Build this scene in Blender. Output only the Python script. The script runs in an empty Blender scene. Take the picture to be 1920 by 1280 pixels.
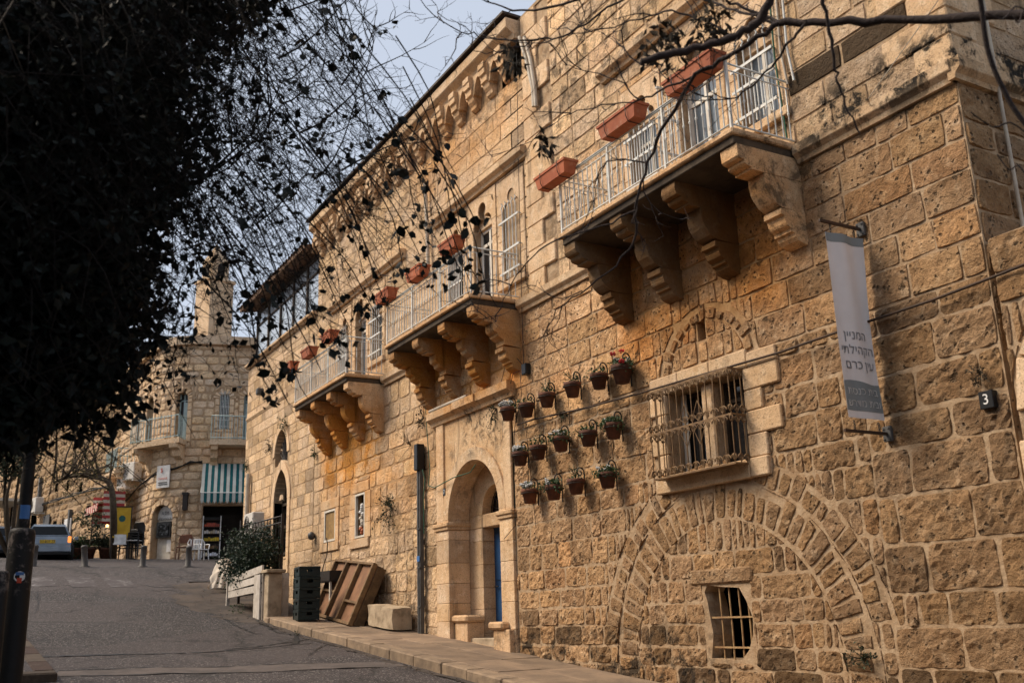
import bpy, math, random
from mathutils import Vector, Matrix, noise as mno
from mathutils.geometry import tessellate_polygon
rnd = random.Random(7)
R = math.radians
SC = bpy.context.scene
COL = SC.collection

# ---------------------------------------------------------------- camera
# X runs along the street (towards -X it climbs), the long facade is the plane Y = 0, Z is up
CAM = Vector((0, -8.0, 1.7))
YAW, PIT, ROL, FPX = R(30.236), R(15.385), R(-1.8315), 1867.0
_f = Vector((-math.cos(YAW) * math.cos(PIT), math.sin(YAW) * math.cos(PIT), math.sin(PIT)))
_r0 = Vector((math.sin(YAW), math.cos(YAW), 0))
_u0 = _r0.cross(_f)
_r = _r0 * math.cos(ROL) + _u0 * math.sin(ROL)
_u = -_r0 * math.sin(ROL) + _u0 * math.cos(ROL)
cam = bpy.data.cameras.new('camera')
cam.sensor_width = 36; cam.lens = FPX * 36 / 1920; cam.clip_start = .05; cam.clip_end = 2000
cam.dof.use_dof = True; cam.dof.focus_distance = 14.0; cam.dof.aperture_fstop = 2.8
co = bpy.data.objects.new('camera', cam); COL.objects.link(co)
co.matrix_world = Matrix(((_r.x, _u.x, -_f.x, CAM.x), (_r.y, _u.y, -_f.y, CAM.y), (_r.z, _u.z, -_f.z, CAM.z), (0, 0, 0, 1)))
SC.camera = co

# ---------------------------------------------------------------- sky, sun, exposure
SUN_DIR = Vector((-.48, -.72, .92)).normalized()      # towards the sun
wd = bpy.data.worlds.new('World'); SC.world = wd; wd.use_nodes = True
wn = wd.node_tree; wn.nodes.clear()
sky = wn.nodes.new('ShaderNodeTexSky'); sky.sky_type = 'NISHITA'; sky.sun_disc = False
sky.sun_elevation = math.asin(SUN_DIR.z); sky.sun_rotation = math.atan2(SUN_DIR.x, SUN_DIR.y)
sky.air_density = 1.0; sky.dust_density = 4.5; sky.ozone_density = 1.0
mx = wn.nodes.new('ShaderNodeMix'); mx.data_type = 'RGBA'; mx.inputs[0].default_value = .72       # thin even evening cloud over the sky
mx.inputs[7].default_value = (4.75, 5.2, 6.0, 1)
bg = wn.nodes.new('ShaderNodeBackground'); bg.inputs[1].default_value = .10
wo = wn.nodes.new('ShaderNodeOutputWorld')
wn.links.new(sky.outputs[0], mx.inputs[6]); wn.links.new(mx.outputs[2], bg.inputs[0]); wn.links.new(bg.outputs[0], wo.inputs[0])
sl = bpy.data.lights.new('sun', 'SUN'); sl.energy = 3.1; sl.angle = R(26); sl.color = (1, .845, .665)
so = bpy.data.objects.new('sun', sl); COL.objects.link(so)
so.rotation_euler = SUN_DIR.to_track_quat('Z', 'Y').to_euler(); so.location = (-30, -30, 40)
SC.view_settings.view_transform = 'Standard'; SC.view_settings.look = 'None'
SC.view_settings.exposure = 0.60; SC.view_settings.gamma = 1; SC.view_settings.use_curve_mapping = False
SC.render.engine = 'CYCLES'
SC.cycles.max_bounces = 6; SC.cycles.transparent_max_bounces = 12
SC.cycles.use_denoising = True; SC.cycles.use_adaptive_sampling = True; SC.cycles.adaptive_threshold = .025

# ---------------------------------------------------------------- geometry helpers
def ray(px, py): return _f + _r * ((px - 960) / FPX) - _u * ((py - 640) / FPX)
def W(px, py, Y=0.0):                        # a point of the photograph on the plane Y
    d = ray(px, py); return CAM + d * ((Y + 8.0) / d.y)
def AT(px, py, dist):                        # a point at a given distance from the camera
    return CAM + ray(px, py).normalized() * dist
def proj(p):
    v = Vector(p) - CAM; w = v.dot(_f)
    if w < .05: return (-9999, -9999, w)
    return (960 + FPX * v.dot(_r) / w, 640 - FPX * v.dot(_u) / w, w)
_KX = [-40, -10, 0, 20, 24, 28, 32, 34, 43, 60, 100, 400]
_KZ = [-2.9, -1.0, -.19, 1.55, 1.95, 2.55, 3.25, 3.57, 4.36, 5.6, 8, 22]
def gz(X):                                   # road surface height
    t = -X
    if t <= _KX[0]: return _KZ[0]
    for i in range(len(_KX) - 1):
        if t <= _KX[i + 1]:
            k = (t - _KX[i]) / (_KX[i + 1] - _KX[i]); return _KZ[i] + k * (_KZ[i + 1] - _KZ[i])
    return _KZ[-1]
def zs(X): return -.042 - .0869 * X          # pavement height along the facade
def GR(px, py, off=0.0, fz=gz):              # where a pixel's ray meets the ground
    d = ray(px, py); t = 2.0
    while t < 160:
        p = CAM + d * t
        if p.z < fz(p.x) + off: return p
        t += .02
    return CAM + d * 60

class MB:
    def __init__(s): s.v = []; s.f = []; s.c = []; s.sm = []
    def add(s, vs, fs, col=(1, 1, 1), sm=False):
        b = len(s.v); s.v.extend([tuple(v) for v in vs])
        for f in fs: s.f.append(tuple(b + i for i in f)); s.c.append(col); s.sm.append(sm)
    def box(s, x0, x1, y0, y1, z0, z1, col=(1, 1, 1), M=None, bev=0.0):
        if bev > 0:
            b = bev; vs = []; 
            # chamfered box: 24 verts
            for (sx, sy, sz) in [(i, j, k) for i in (0, 1) for j in (0, 1) for k in (0, 1)]:
                X = (x0, x1)[sx]; Y = (y0, y1)[sy]; Z = (z0, z1)[sz]
                dx = b if sx == 0 else -b; dy = b if sy == 0 else -b; dz = b if sz == 0 else -b
                vs += [(X, Y + dy, Z + dz), (X + dx, Y, Z + dz), (X + dx, Y + dy, Z)]
            def I(a, bb, c, k): return (a * 4 + bb * 2 + c) * 3 + k
            fs = []
            for a in (0, 1):
                fs.append([I(a, 0, 0, 0), I(a, 1, 0, 0), I(a, 1, 1, 0), I(a, 0, 1, 0)][::1 if a else -1])
                fs.append([I(0, a, 0, 1), I(1, a, 0, 1), I(1, a, 1, 1), I(0, a, 1, 1)][::-1 if a else 1])
                fs.append([I(0, 0, a, 2), I(1, 0, a, 2), I(1, 1, a, 2), I(0, 1, a, 2)][::1 if a else -1])
            for p in (0, 1):
                for q in (0, 1):
                    o = 1 if p == q else -1
                    fs.append([I(p, q, 0, 0), I(p, q, 0, 1), I(p, q, 1, 1), I(p, q, 1, 0)][::o])
                    fs.append([I(p, 0, q, 2), I(p, 0, q, 0), I(p, 1, q, 0), I(p, 1, q, 2)][::o])
                    fs.append([I(0, p, q, 1), I(0, p, q, 2), I(1, p, q, 2), I(1, p, q, 1)][::o])
            for a in (0, 1):
                for bb in (0, 1):
                    for c in (0, 1):
                        fs.append([I(a, bb, c, 0), I(a, bb, c, 1), I(a, bb, c, 2)])
        else:
            vs = [(x0, y0, z0), (x1, y0, z0), (x1, y1, z0), (x0, y1, z0), (x0, y0, z1), (x1, y0, z1), (x1, y1, z1), (x0, y1, z1)]
            fs = [(3, 2, 1, 0), (4, 5, 6, 7), (0, 1, 5, 4), (1, 2, 6, 5), (2, 3, 7, 6), (3, 0, 4, 7)]
        if M is not None: vs = [M @ Vector(v) for v in vs]
        s.add(vs, fs, col)
        return s
    def tube(s, pts, r, n=6, col=(1, 1, 1), cap=True, sm=True):
        pts = [Vector(p) for p in pts]
        rr = r if isinstance(r, (list, tuple)) else [r] * len(pts)
        vs = []; fs = []; prev = None
        for i, p in enumerate(pts):
            t = (pts[min(i + 1, len(pts) - 1)] - pts[max(i - 1, 0)])
            t = t.normalized() if t.length > 1e-9 else Vector((0, 0, 1))
            if prev is None:
                a = Vector((0, 0, 1)) if abs(t.z) < .9 else Vector((1, 0, 0))
                nx = t.cross(a).normalized()
            else:
                nx = prev - t * prev.dot(t)
                nx = nx.normalized() if nx.length > 1e-6 else t.orthogonal().normalized()
            prev = nx; ny = t.cross(nx)
            for k in range(n):
                a = 2 * math.pi * k / n
                vs.append(p + (nx * math.cos(a) + ny * math.sin(a)) * rr[i])
        for i in range(len(pts) - 1):
            for k in range(n):
                fs.append((i * n + k, i * n + (k + 1) % n, (i + 1) * n + (k + 1) % n, (i + 1) * n + k))
        s.add(vs, fs, col, sm)
        if cap:
            m = len(pts) - 1
            s.add([vs[k] for k in range(n)][::-1], [tuple(range(n))], col)
            s.add([vs[m * n + k] for k in range(n)], [tuple(range(n))], col)
        return s
    def lathe(s, prof, c=(0, 0, 0), n=14, col=(1, 1, 1), sm=True):
        vs = []; fs = []
        for (r, z) in prof:
            for k in range(n):
                a = 2 * math.pi * k / n; vs.append((c[0] + r * math.cos(a), c[1] + r * math.sin(a), c[2] + z))
        for i in range(len(prof) - 1):
            for k in range(n): fs.append((i * n + k, i * n + (k + 1) % n, (i + 1) * n + (k + 1) % n, (i + 1) * n + k))
        s.add(vs, fs, col, sm); return s
    def prism(s, poly, m, d0, d1, col=(1, 1, 1), sm=False):   # poly of (a,b), m(a,b,d) -> point
        n = len(poly)
        vs = [m(a, b, d0) for a, b in poly] + [m(a, b, d1) for a, b in poly]
        s.add(vs, [tuple(range(n))[::-1], tuple(range(n, 2 * n))], col)
        s.add(vs, [(i, (i + 1) % n, n + (i + 1) % n, n + i) for i in range(n)], col, sm); return s
    def build(s, name, mat, parent=None, kind=None):
        me = bpy.data.meshes.new(name); me.from_pydata(s.v, [], s.f)
        at = me.attributes.new('tint', 'FLOAT_COLOR', 'FACE')
        fl = []
        for c in s.c: fl += [c[0], c[1], c[2], 1.0]
        at.data.foreach_set('color', fl)
        me.polygons.foreach_set('use_smooth', s.sm)
        me.materials.append(MAT[mat] if isinstance(mat, str) else mat)
        return link(name, me, parent, kind)
def link(name, me, parent=None, kind=None):
    o = bpy.data.objects.new(name, me); COL.objects.link(o)
    if parent is not None: setp(o, parent)
    if kind: o['kind'] = kind
    return o
LOCS = {}
def setp(o, parent):
    o.parent = parent
    if parent.name in LOCS: o.matrix_parent_inverse = Matrix.Translation(-LOCS[parent.name])
def thing(name, label, cat, loc=(0, 0, 0), group=None):
    o = bpy.data.objects.new(name, None); COL.objects.link(o); o.empty_display_size = .2
    o.location = loc; LOCS[o.name] = Vector(loc)
    return tag(o, label, cat, group)
def tag(o, label, cat, group=None):
    o['label'] = label; o['category'] = cat
    if group: o['group'] = group
    return o
def copy_tree(o, parent=None):
    c = o.copy(); COL.objects.link(c)
    if parent is not None: c.parent = parent
    for ch in list(o.children): copy_tree(ch, c)
    return c
def TF(loc, rz=0.0, sc=1.0): return Matrix.Translation(Vector(loc)) @ Matrix.Rotation(rz, 4, 'Z') @ Matrix.Scale(sc, 4)
def xf(mb, M):
    mb.v = [tuple(M @ Vector(v)) for v in mb.v]; return mb
def text_obj(name, body, size, M, mat, parent=None, ext=.002, align='CENTER'):
    cu = bpy.data.curves.new(name, 'FONT'); cu.body = body; cu.size = size; cu.align_x = align; cu.align_y = 'CENTER'
    cu.extrude = ext; cu.resolution_u = 3
    t = bpy.data.objects.new(name + '_curve', cu); COL.objects.link(t)
    dg = bpy.context.evaluated_depsgraph_get(); dg.update()
    me = bpy.data.meshes.new_from_object(t.evaluated_get(dg))
    bpy.data.objects.remove(t); bpy.data.curves.remove(cu)
    me.transform(M); at = me.attributes.new('tint', 'FLOAT_COLOR', 'FACE'); at.data.foreach_set('color', [1.0] * (4 * len(me.polygons))); me.materials.clear(); me.materials.append(MAT[mat])
    return link(name, me, parent)

# ---------------------------------------------------------------- materials
MAT = {}
class NT:
    def __init__(s, name):
        m = bpy.data.materials.new(name); m.use_nodes = True; MAT[name] = m
        s.t = m.node_tree; s.t.nodes.clear()
        s.out = s.t.nodes.new('ShaderNodeOutputMaterial')
        s.pos = s.n('ShaderNodeNewGeometry').outputs['Position']
    def n(s, typ, ins=None, **pr):
        nd = s.t.nodes.new(typ)
        for k, v in pr.items(): setattr(nd, k, v)
        for k, v in (ins or {}).items():
            sk = nd.inputs[k]
            if isinstance(v, bpy.types.NodeSocket): s.t.links.new(v, sk)
            else: sk.default_value = v
        return nd
    def math(s, op, a, b=0.0, c=0.0, clamp=False): return s.n('ShaderNodeMath', {0: a, 1: b, 2: c}, operation=op, use_clamp=clamp).outputs[0]
    def mix(s, fac, a, b, blend='MIX'):
        def C(x): return (*x, 1) if isinstance(x, tuple) and len(x) == 3 else x
        return s.n('ShaderNodeMix', {0: fac, 6: C(a), 7: C(b)}, data_type='RGBA', blend_type=blend).outputs[2]
    def noise(s, sc, det=4, rough=.6, vec=None, out='Fac', dist=0.0):
        return s.n('ShaderNodeTexNoise', {'Vector': vec or s.pos, 'Scale': sc, 'Detail': det, 'Roughness': rough, 'Distortion': dist}).outputs[out]
    def vor(s, sc, vec=None, out='Distance', **pr): return s.n('ShaderNodeTexVoronoi', {'Vector': vec or s.pos, 'Scale': sc}, **pr).outputs[out]
    def ramp(s, v, a, b, lo=0.0, hi=1.0, smooth=True):
        return s.n('ShaderNodeMapRange', {0: v, 1: a, 2: b, 3: lo, 4: hi}, interpolation_type='SMOOTHSTEP' if smooth else 'LINEAR').outputs[0]
    def bump(s, h, st, dist=.02, nrm=None):
        i = {'Height': h, 'Strength': st, 'Distance': dist}
        if nrm: i['Normal'] = nrm
        return s.n('ShaderNodeBump', i).outputs[0]
    def bsdf(s, col, rough=.8, nrm=None, metal=0.0, spec=.3, **kw):
        i = {'Base Color': (*col, 1) if isinstance(col, tuple) and len(col) == 3 else col, 'Roughness': rough, 'Metallic': metal, 'Specular IOR Level': spec}
        if nrm: i['Normal'] = nrm
        i.update(kw)
        b = s.n('ShaderNodeBsdfPrincipled', i); s.t.links.new(b.outputs[0], s.out.inputs[0]); return b
    def tint(s): return s.n('ShaderNodeAttribute', attribute_name='tint').outputs['Color']
    def zone(s, x0, x1, z0, z1, fx=.4, fz=.4):
        sp = getattr(s, '_sp', None)
        if sp is None: s._sp = sp = s.n('ShaderNodeSeparateXYZ', {0: s.pos})
        X, Z = sp.outputs[0], sp.outputs[2]
        a = s.math('MULTIPLY', s.ramp(X, x0 - fx, x0 + fx), s.ramp(X, x1 - fx, x1 + fx, 1, 0))
        b = s.math('MULTIPLY', s.ramp(Z, z0 - fz, z0 + fz), s.ramp(Z, z1 - fz, z1 + fz, 1, 0))
        return s.math('MULTIPLY', a, b)

# stains that sit on the facade: soot and lichen, and ochre seepage under the balconies
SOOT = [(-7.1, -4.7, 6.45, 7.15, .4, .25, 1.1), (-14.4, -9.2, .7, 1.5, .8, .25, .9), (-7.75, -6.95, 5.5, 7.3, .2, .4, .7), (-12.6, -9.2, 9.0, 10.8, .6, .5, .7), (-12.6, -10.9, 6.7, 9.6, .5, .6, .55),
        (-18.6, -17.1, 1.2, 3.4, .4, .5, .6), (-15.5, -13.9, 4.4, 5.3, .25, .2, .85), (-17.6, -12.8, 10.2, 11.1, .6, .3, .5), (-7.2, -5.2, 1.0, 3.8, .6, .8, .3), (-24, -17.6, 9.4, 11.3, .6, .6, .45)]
OCHRE = [(-17.1, -13.3, 5.25, 6.6, .4, .35, 1.0), (-22.9, -19.2, 4.5, 6.5, .5, .6, 1.15), (-10.8, -7.2, 4.9, 6.6, .4, .4, .8), (-17.5, -13.0, 9.8, 11.0, .8, .4, .5), (-22.5, -16.5, 3.6, 5.2, .8, .7, .5)]
def stone_mat(name, c1, c2, c3, bump=.6, pit=.5, fine=18.0, zones=True, pits_dark=.55, rough=.92, soot_all=.25):
    T = NT(name); P = T.pos
    n1 = T.noise(1.7, 5, .65); n2 = T.noise(7.5, 5, .62); n3 = T.noise(fine * 2.6, 5, .65)
    col = T.mix(T.ramp(n1, .36, .66), c1, c2)
    col = T.mix(T.ramp(n2, .48, .74), col, c3)
    col = T.mix(1.0, col, T.tint(), 'MULTIPLY')
    v = T.vor(fine, T.n('ShaderNodeVectorMath', {0: P, 1: T.n('ShaderNodeVectorMath', {0: T.noise(9, 3, .6, out='Color'), 1: (.09, .09, .09)}, operation='MULTIPLY').outputs[0]}, operation='ADD').outputs[0])
    hole = T.math('MULTIPLY', T.ramp(v, .16, .34, 1, 0), T.ramp(n2, .44, .60))     # pitted limestone
    cav = T.math('MULTIPLY', T.ramp(T.vor(fine * .32, T.n('ShaderNodeVectorMath', {0: P, 1: T.n('ShaderNodeVectorMath', {0: T.noise(4, 4, .7, out='Color'), 1: (.35, .35, .35)}, operation='MULTIPLY').outputs[0]}, operation='ADD').outputs[0]), .14, .24, 1, 0), T.ramp(n1, .5, .6))
    hole = T.math('MAXIMUM', hole, T.math('MULTIPLY', cav, min(1.0, pit)))
    col = T.mix(T.math('MULTIPLY', hole, pits_dark), col, (.05, .035, .022))
    col = T.mix(T.ramp(n3, .50, .70, 0, .55), col, (.10, .066, .038))
    col = T.mix(T.ramp(T.noise(fine * 1.1, 6, .75), .54, .66, 0, .5), col, (.12, .08, .047))
    grain = T.noise(fine * 9, 3, .6)
    col = T.mix(T.ramp(grain, .3, .7, .0, .22), col, (.85, .70, .48), 'MULTIPLY')
    if soot_all:
        sv_ = T.n('ShaderNodeVectorMath', {0: P, 1: (5.0, 5.0, .55)}, operation='MULTIPLY').outputs[0]      # rain streaks
        col = T.mix(T.math('MULTIPLY', T.math('MULTIPLY', T.ramp(T.noise(1.0, 6, .65, vec=sv_), .54, .70), T.ramp(T.noise(.55, 4, .6), .42, .60)), soot_all * 1.25), col, (.10, .072, .05))
        col = T.mix(T.math('MULTIPLY', T.ramp(T.noise(2.3, 8, .72), .57, .70), soot_all), col, (.055, .042, .032))
    if zones:
        s_n = T.noise(3.6, 8, .72, dist=.4); o_n = T.noise(1.3, 6, .6)
        so_ = None
        for z in OCHRE:
            k = T.math('MULTIPLY', T.zone(*z[:6]), z[6]); so_ = k if so_ is None else T.math('MAXIMUM', so_, k)
        col = T.mix(T.math('MULTIPLY', so_, T.ramp(o_n, .3, .62), clamp=True), col, (.97, .60, .20), 'MULTIPLY')
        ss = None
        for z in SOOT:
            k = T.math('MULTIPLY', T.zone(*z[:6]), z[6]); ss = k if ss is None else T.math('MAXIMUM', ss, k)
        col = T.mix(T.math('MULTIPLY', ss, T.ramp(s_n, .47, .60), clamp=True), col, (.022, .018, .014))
    h = T.math('ADD', T.math('MULTIPLY', T.noise(fine * .55, 8, .68), 1.0), T.math('MULTIPLY', hole, -.45 * pit))
    h = T.math('ADD', h, T.math('MULTIPLY', n3, .25))
    T.bsdf(col, rough, T.bump(h, bump, .075), spec=.15)
stone_mat('rough_stone', (.43, .272, .146), (.29, .172, .088), (.53, .37, .225), bump=1.0, pit=1.3, fine=15, pits_dark=.8)
stone_mat('ashlar', (.70, .505, .325), (.58, .398, .232), (.78, .60, .41), bump=.75, pit=.9, fine=22, pits_dark=.6, soot_all=.5)
stone_mat('trim', (.69, .505, .33), (.57, .385, .225), (.75, .585, .41), bump=.35, pit=.35, fine=26, pits_dark=.3, soot_all=.55)
stone_mat('far_stone', (.72, .54, .365), (.60, .425, .27), (.78, .62, .44), bump=.7, pit=.5, fine=14, zones=False, soot_all=.3)
stone_mat('dark_far_stone', (.50, .345, .20), (.36, .235, .13), (.56, .42, .27), bump=.8, pit=.6, fine=10, zones=False, soot_all=.7)
T = NT('mortar'); n = T.noise(6, 6, .65); col = T.mix(T.ramp(n, .35, .65), (.35, .235, .138), (.45, .33, .215))
col = T.mix(T.ramp(T.noise(2.2, 7, .7), .55, .72, 0, .6), col, (.20, .145, .09))
oz = None
for z in OCHRE:
    k = T.math('MULTIPLY', T.zone(*z[:6]), z[6]); oz = k if oz is None else T.math('MAXIMUM', oz, k)
col = T.mix(T.math('MULTIPLY', oz, .8, clamp=True), col, (.98, .66, .26), 'MULTIPLY')
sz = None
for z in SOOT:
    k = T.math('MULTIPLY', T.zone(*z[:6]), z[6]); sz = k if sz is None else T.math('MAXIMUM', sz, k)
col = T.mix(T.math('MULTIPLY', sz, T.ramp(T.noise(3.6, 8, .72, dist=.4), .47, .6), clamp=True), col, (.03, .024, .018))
T.bsdf(col, .95, T.bump(T.noise(22, 7, .7), .8, .03), spec=.1)

def simple(name, c1, c2=None, sc=6.0, rough=.7, bump=.15, bsc=30.0, metal=0.0, spec=.3, dirt=.0, dc=(.05, .04, .03), dsc=5.0, tint=True, **kw):
    T = NT(name); c2 = c2 or tuple(x * .75 for x in c1)
    col = T.mix(T.ramp(T.noise(sc, 5, .6), .35, .65), c1, c2)
    if tint: col = T.mix(1.0, col, T.tint(), 'MULTIPLY')
    if dirt: col = T.mix(T.ramp(T.noise(dsc, 7, .7), .52, .7, 0, dirt), col, dc)
    T.bsdf(col, rough, T.bump(T.noise(bsc, 5, .6), bump, .02) if bump else None, metal, spec, **kw)
simple('white_iron', (.62, .63, .60), (.52, .53, .50), 9, .45, .1, dirt=.5, dc=(.30, .17, .09), dsc=8)
simple('white_frame', (.66, .62, .54), (.55, .50, .42), 4, .5, .1, dirt=.3, dc=(.25, .18, .11))
simple('terracotta', (.42, .125, .055), (.33, .092, .042), 5, .75, .2, dirt=.35, dc=(.42, .27, .18), dsc=9)
simple('clay_pot', (.14, .055, .031), (.075, .032, .02), 9, .85, .3, dirt=.5, dc=(.06, .04, .03), dsc=14)
simple('black_iron', (.018, .016, .015), (.03, .022, .016), 9, .55, .2)
simple('grille_iron', (.21, .125, .056), (.13, .075, .035), 8, .6, .3, dirt=.5, dc=(.12, .06, .03), dsc=16)
simple('rusty_bar', (.40, .27, .13), (.26, .15, .07), 8, .7, .3, dirt=.4, dc=(.14, .07, .03))
simple('soil', (.035, .024, .016), None, 20, .95, .6)
simple('dark_wood', (.055, .036, .022), (.03, .02, .013), 5, .7, .3)
simple('pallet_wood', (.21, .125, .055), (.12, .07, .032), 7, .75, .4, bsc=40, dirt=.5, dc=(.06, .035, .02))
simple('pallet_ply', (.23, .115, .058), (.15, .075, .038), 3, .8, .3, dirt=.35, dc=(.12, .06, .03))
simple('brown_chair', (.16, .06, .03), (.10, .04, .02), 6, .5)
simple('white_wood', (.52, .47, .41), (.42, .37, .31), 5, .7, .3, dirt=.55, dc=(.14, .10, .07), dsc=7)
simple('white_plastic', (.70, .69, .67), None, 5, .4, 0)
simple('ac_white', (.60, .57, .52), (.50, .47, .42), 3, .5, .05, dirt=.35, dc=(.25, .2, .15))
simple('crate_green', (.006, .016, .014), (.004, .010, .009), 6, .45, .1)
simple('black_plastic', (.012, .012, .013), None, 6, .4, 0)
simple('conduit', (.085, .082, .078), (.06, .058, .056), 6, .5, .1)
simple('pvc_pipe', (.50, .44, .35), (.38, .32, .25), 6, .55, .1, dirt=.4, dc=(.2, .14, .08))
simple('green_cable', (.02, .10, .055), None, 6, .5, 0)
simple('black_cable', (.013, .012, .011), None, 6, .6, 0)
simple('rust_cable', (.035, .022, .015), (.06, .032, .018), 4, .7, .2)
simple('blue_paint', (.014, .062, .16), (.011, .045, .12), 4, .5, .1)
simple('banner_white', (.76, .73, .72), (.69, .66, .65), 2, .8, .05, bsc=200)
simple('banner_grey', (.23, .255, .26), (.20, .22, .23), 3, .8, .05)
simple('banner_text', (.36, .36, .37), None, 3, .8, 0)
simple('white_text', (.88, .87, .85), None, 3, .7, 0)
simple('plate_black', (.012, .013, .015), None, 5, .4, 0)
simple('red_text', (.50, .06, .025), None, 5, .6, 0)
simple('dark_text', (.05, .05, .05), None, 5, .6, 0)
simple('cloth', (.56, .50, .42), (.46, .40, .33), 3, .9, .2, bsc=60)
simple('soffit', (.10, .075, .052), (.05, .038, .028), 2.5, .95, .4, dirt=.7, dc=(.018, .014, .011), dsc=3)  # soot and the shade under the slab put into one dark colour
simple('cut_stone', (.42, .33, .225), (.29, .22, .145), 4, .9, .6, bsc=18, dirt=.5, dc=(.10, .085, .05), dsc=4)
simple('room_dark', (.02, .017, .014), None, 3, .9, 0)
simple('curtain_dark', (.10, .085, .07), (.05, .042, .035), 6, .9, .2)
simple('slat_yellow', (.34, .21, .075), (.24, .14, .05), 8, .7, .2)
simple('silver_paint', (.22, .26, .305), None, 2, .28, 0, metal=.45, spec=.5)
simple('blue_car_paint', (.06, .075, .10), None, 2, .25, 0, metal=.4, spec=.5)
simple('red_car_paint', (.25, .24, .24), None, 2, .3, 0, metal=.3, spec=.5)
simple('rubber', (.012, .012, .012), None, 9, .8, 0)
simple('plate_yellow', (.62, .40, .03), None, 9, .5, 0)
simple('yellow_panel', (.60, .38, .03), (.5, .3, .02), 4, .5, 0)
simple('green_tea', (.03, .12, .11), None, 4, .8, 0)
simple('awning_teal', (.007, .092, .098), (.005, .07, .075), 2, .85, 0)
simple('awning_white', (.50, .49, .44), (.42, .41, .36), 2, .85, 0)
simple('awning_red', (.36, .05, .055), (.29, .045, .05), 2, .85, 0)
simple('awning_cream', (.56, .45, .37), (.48, .38, .3), 2, .85, 0)
simple('pale_blue_iron', (.34, .44, .44), (.28, .37, .37), 6, .5, .1, dirt=.3, dc=(.2, .13, .08))
simple('bollard_iron', (.075, .068, .062), (.05, .046, .042), 6, .6, .2)
simple('roof_tile', (.20, .12, .075), (.14, .085, .05), 6, .85, .5)
simple('bark', (.045, .034, .029), (.028, .021, .018), 20, .9, .6, bsc=60)
simple('branch_bark', (.05, .036, .033), (.03, .022, .021), 14, .85, .5, bsc=60)
simple('twig', (.016, .012, .010), (.010, .008, .007), 9, .9, 0)
simple('far_trunk', (.10, .075, .05), (.06, .045, .03), 9, .9, .3)
simple('red_flower', (.55, .03, .025), (.42, .02, .03), 9, .7, 0)
simple('white_flower', (.66, .66, .64), (.5, .5, .48), 9, .8, 0)
simple('sticker_blue', (.06, .17, .42), None, 4, .5, 0)
simple('goods_red', (.45, .08, .04), None, 4, .5, 0)
simple('goods_yellow', (.62, .42, .03), None, 4, .5, 0)
simple('weed_dry', (.055, .042, .026), None, 4, .9, 0)
simple('kerb_stone', (.29, .21, .14), (.20, .145, .10), 5, .9, .5, bsc=25, dirt=.5, dc=(.12, .09, .065), dsc=5)
simple('paving', (.25, .178, .118), (.17, .122, .084), 2.5, .85, .4, bsc=30, dirt=.45, dc=(.14, .105, .075), dsc=3)
simple('earth', (.13, .10, .07), (.09, .07, .05), 1.5, .95, .6, bsc=12)
simple('dirt_strip', (.075, .058, .047), (.042, .034, .029), 1.6, .95, .7, bsc=20, dirt=.5, dc=(.05, .04, .03), dsc=2.5)
simple('concrete_strip', (.105, .086, .078), (.07, .059, .054), 3, .9, .4, bsc=30, dirt=.5, dc=(.06, .05, .045), dsc=4)
simple('old_paint', (.42, .40, .38), (.30, .28, .27), 5, .85, .2)
def leaf(name, c1, c2, rough=.6, trans=.25):
    T = NT(name)
    col = T.mix(T.ramp(T.noise(5, 3, .6), .3, .7), c1, c2); col = T.mix(1.0, col, T.tint(), 'MULTIPLY')
    b = T.n('ShaderNodeBsdfPrincipled', {'Base Color': col, 'Roughness': rough, 'Specular IOR Level': .25})
    t = T.n('ShaderNodeBsdfTranslucent', {'Color': col})
    m = T.n('ShaderNodeMixShader', {0: trans, 1: b.outputs[0], 2: t.outputs[0]})
    T.t.links.new(m.outputs[0], T.out.inputs[0])
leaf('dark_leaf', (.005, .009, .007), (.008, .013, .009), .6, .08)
leaf('bush_leaf', (.016, .030, .019), (.028, .044, .026), .5, .15)
leaf('green_leaf', (.04, .075, .03), (.06, .085, .04))
leaf('grey_leaf', (.10, .13, .10), (.15, .17, .13))
leaf('far_leaf', (.16, .125, .05), (.11, .10, .04), .8, .3)
leaf('far_dark_leaf', (.03, .042, .022), (.05, .058, .03), .7, .2)
def glass(name, c, rough=.04):
    T = NT(name); T.bsdf(c, rough, T.bump(T.noise(.9, 2, .5), .02, .05), 0.0, .15 if rough > .2 else .55 if 'dark' in name else .9)
glass('dark_glass', (.012, .013, .015)); glass('sky_glass', (.10, .125, .15), .03); glass('car_glass', (.01, .012, .014), .35)
T = NT('sky_tone_glass'); T.bsdf((.42, .48, .54), .12, T.bump(T.noise(.7, 2, .5), .03, .05), .25, .8)  # pale sky reflection painted into the colour of the terrace panes
T = NT('tail_light'); b = T.bsdf((.6, .08, .02), .3); b.inputs['Emission Color'].default_value = (1, .30, .06, 1); b.inputs['Emission Strength'].default_value = .9
T = NT('lamp_glow'); b = T.bsdf((.9, .7, .4), .3); b.inputs['Emission Color'].default_value = (1, .55, .2, 1); b.inputs['Emission Strength'].default_value = 3.0
# painted post: black enamel, torn paper remains
T = NT('post_paint'); n = T.noise(7, 6, .7); n2 = T.noise(20, 5, .7)
zz = T.n('ShaderNodeSeparateXYZ', {0: T.pos}).outputs[2]
band = T.math('MULTIPLY', T.ramp(zz, 1.9, 2.2), T.ramp(zz, 2.62, 2.72, 1, 0))
col = T.mix(T.math('MULTIPLY', T.ramp(T.math('ADD', n, T.math('MULTIPLY', n2, .3)), .68, .78), band), (.009, .0092, .0095), (.13, .11, .10))
T.bsdf(col, .6, T.bump(n2, .3, .02), spec=.2)
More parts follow.
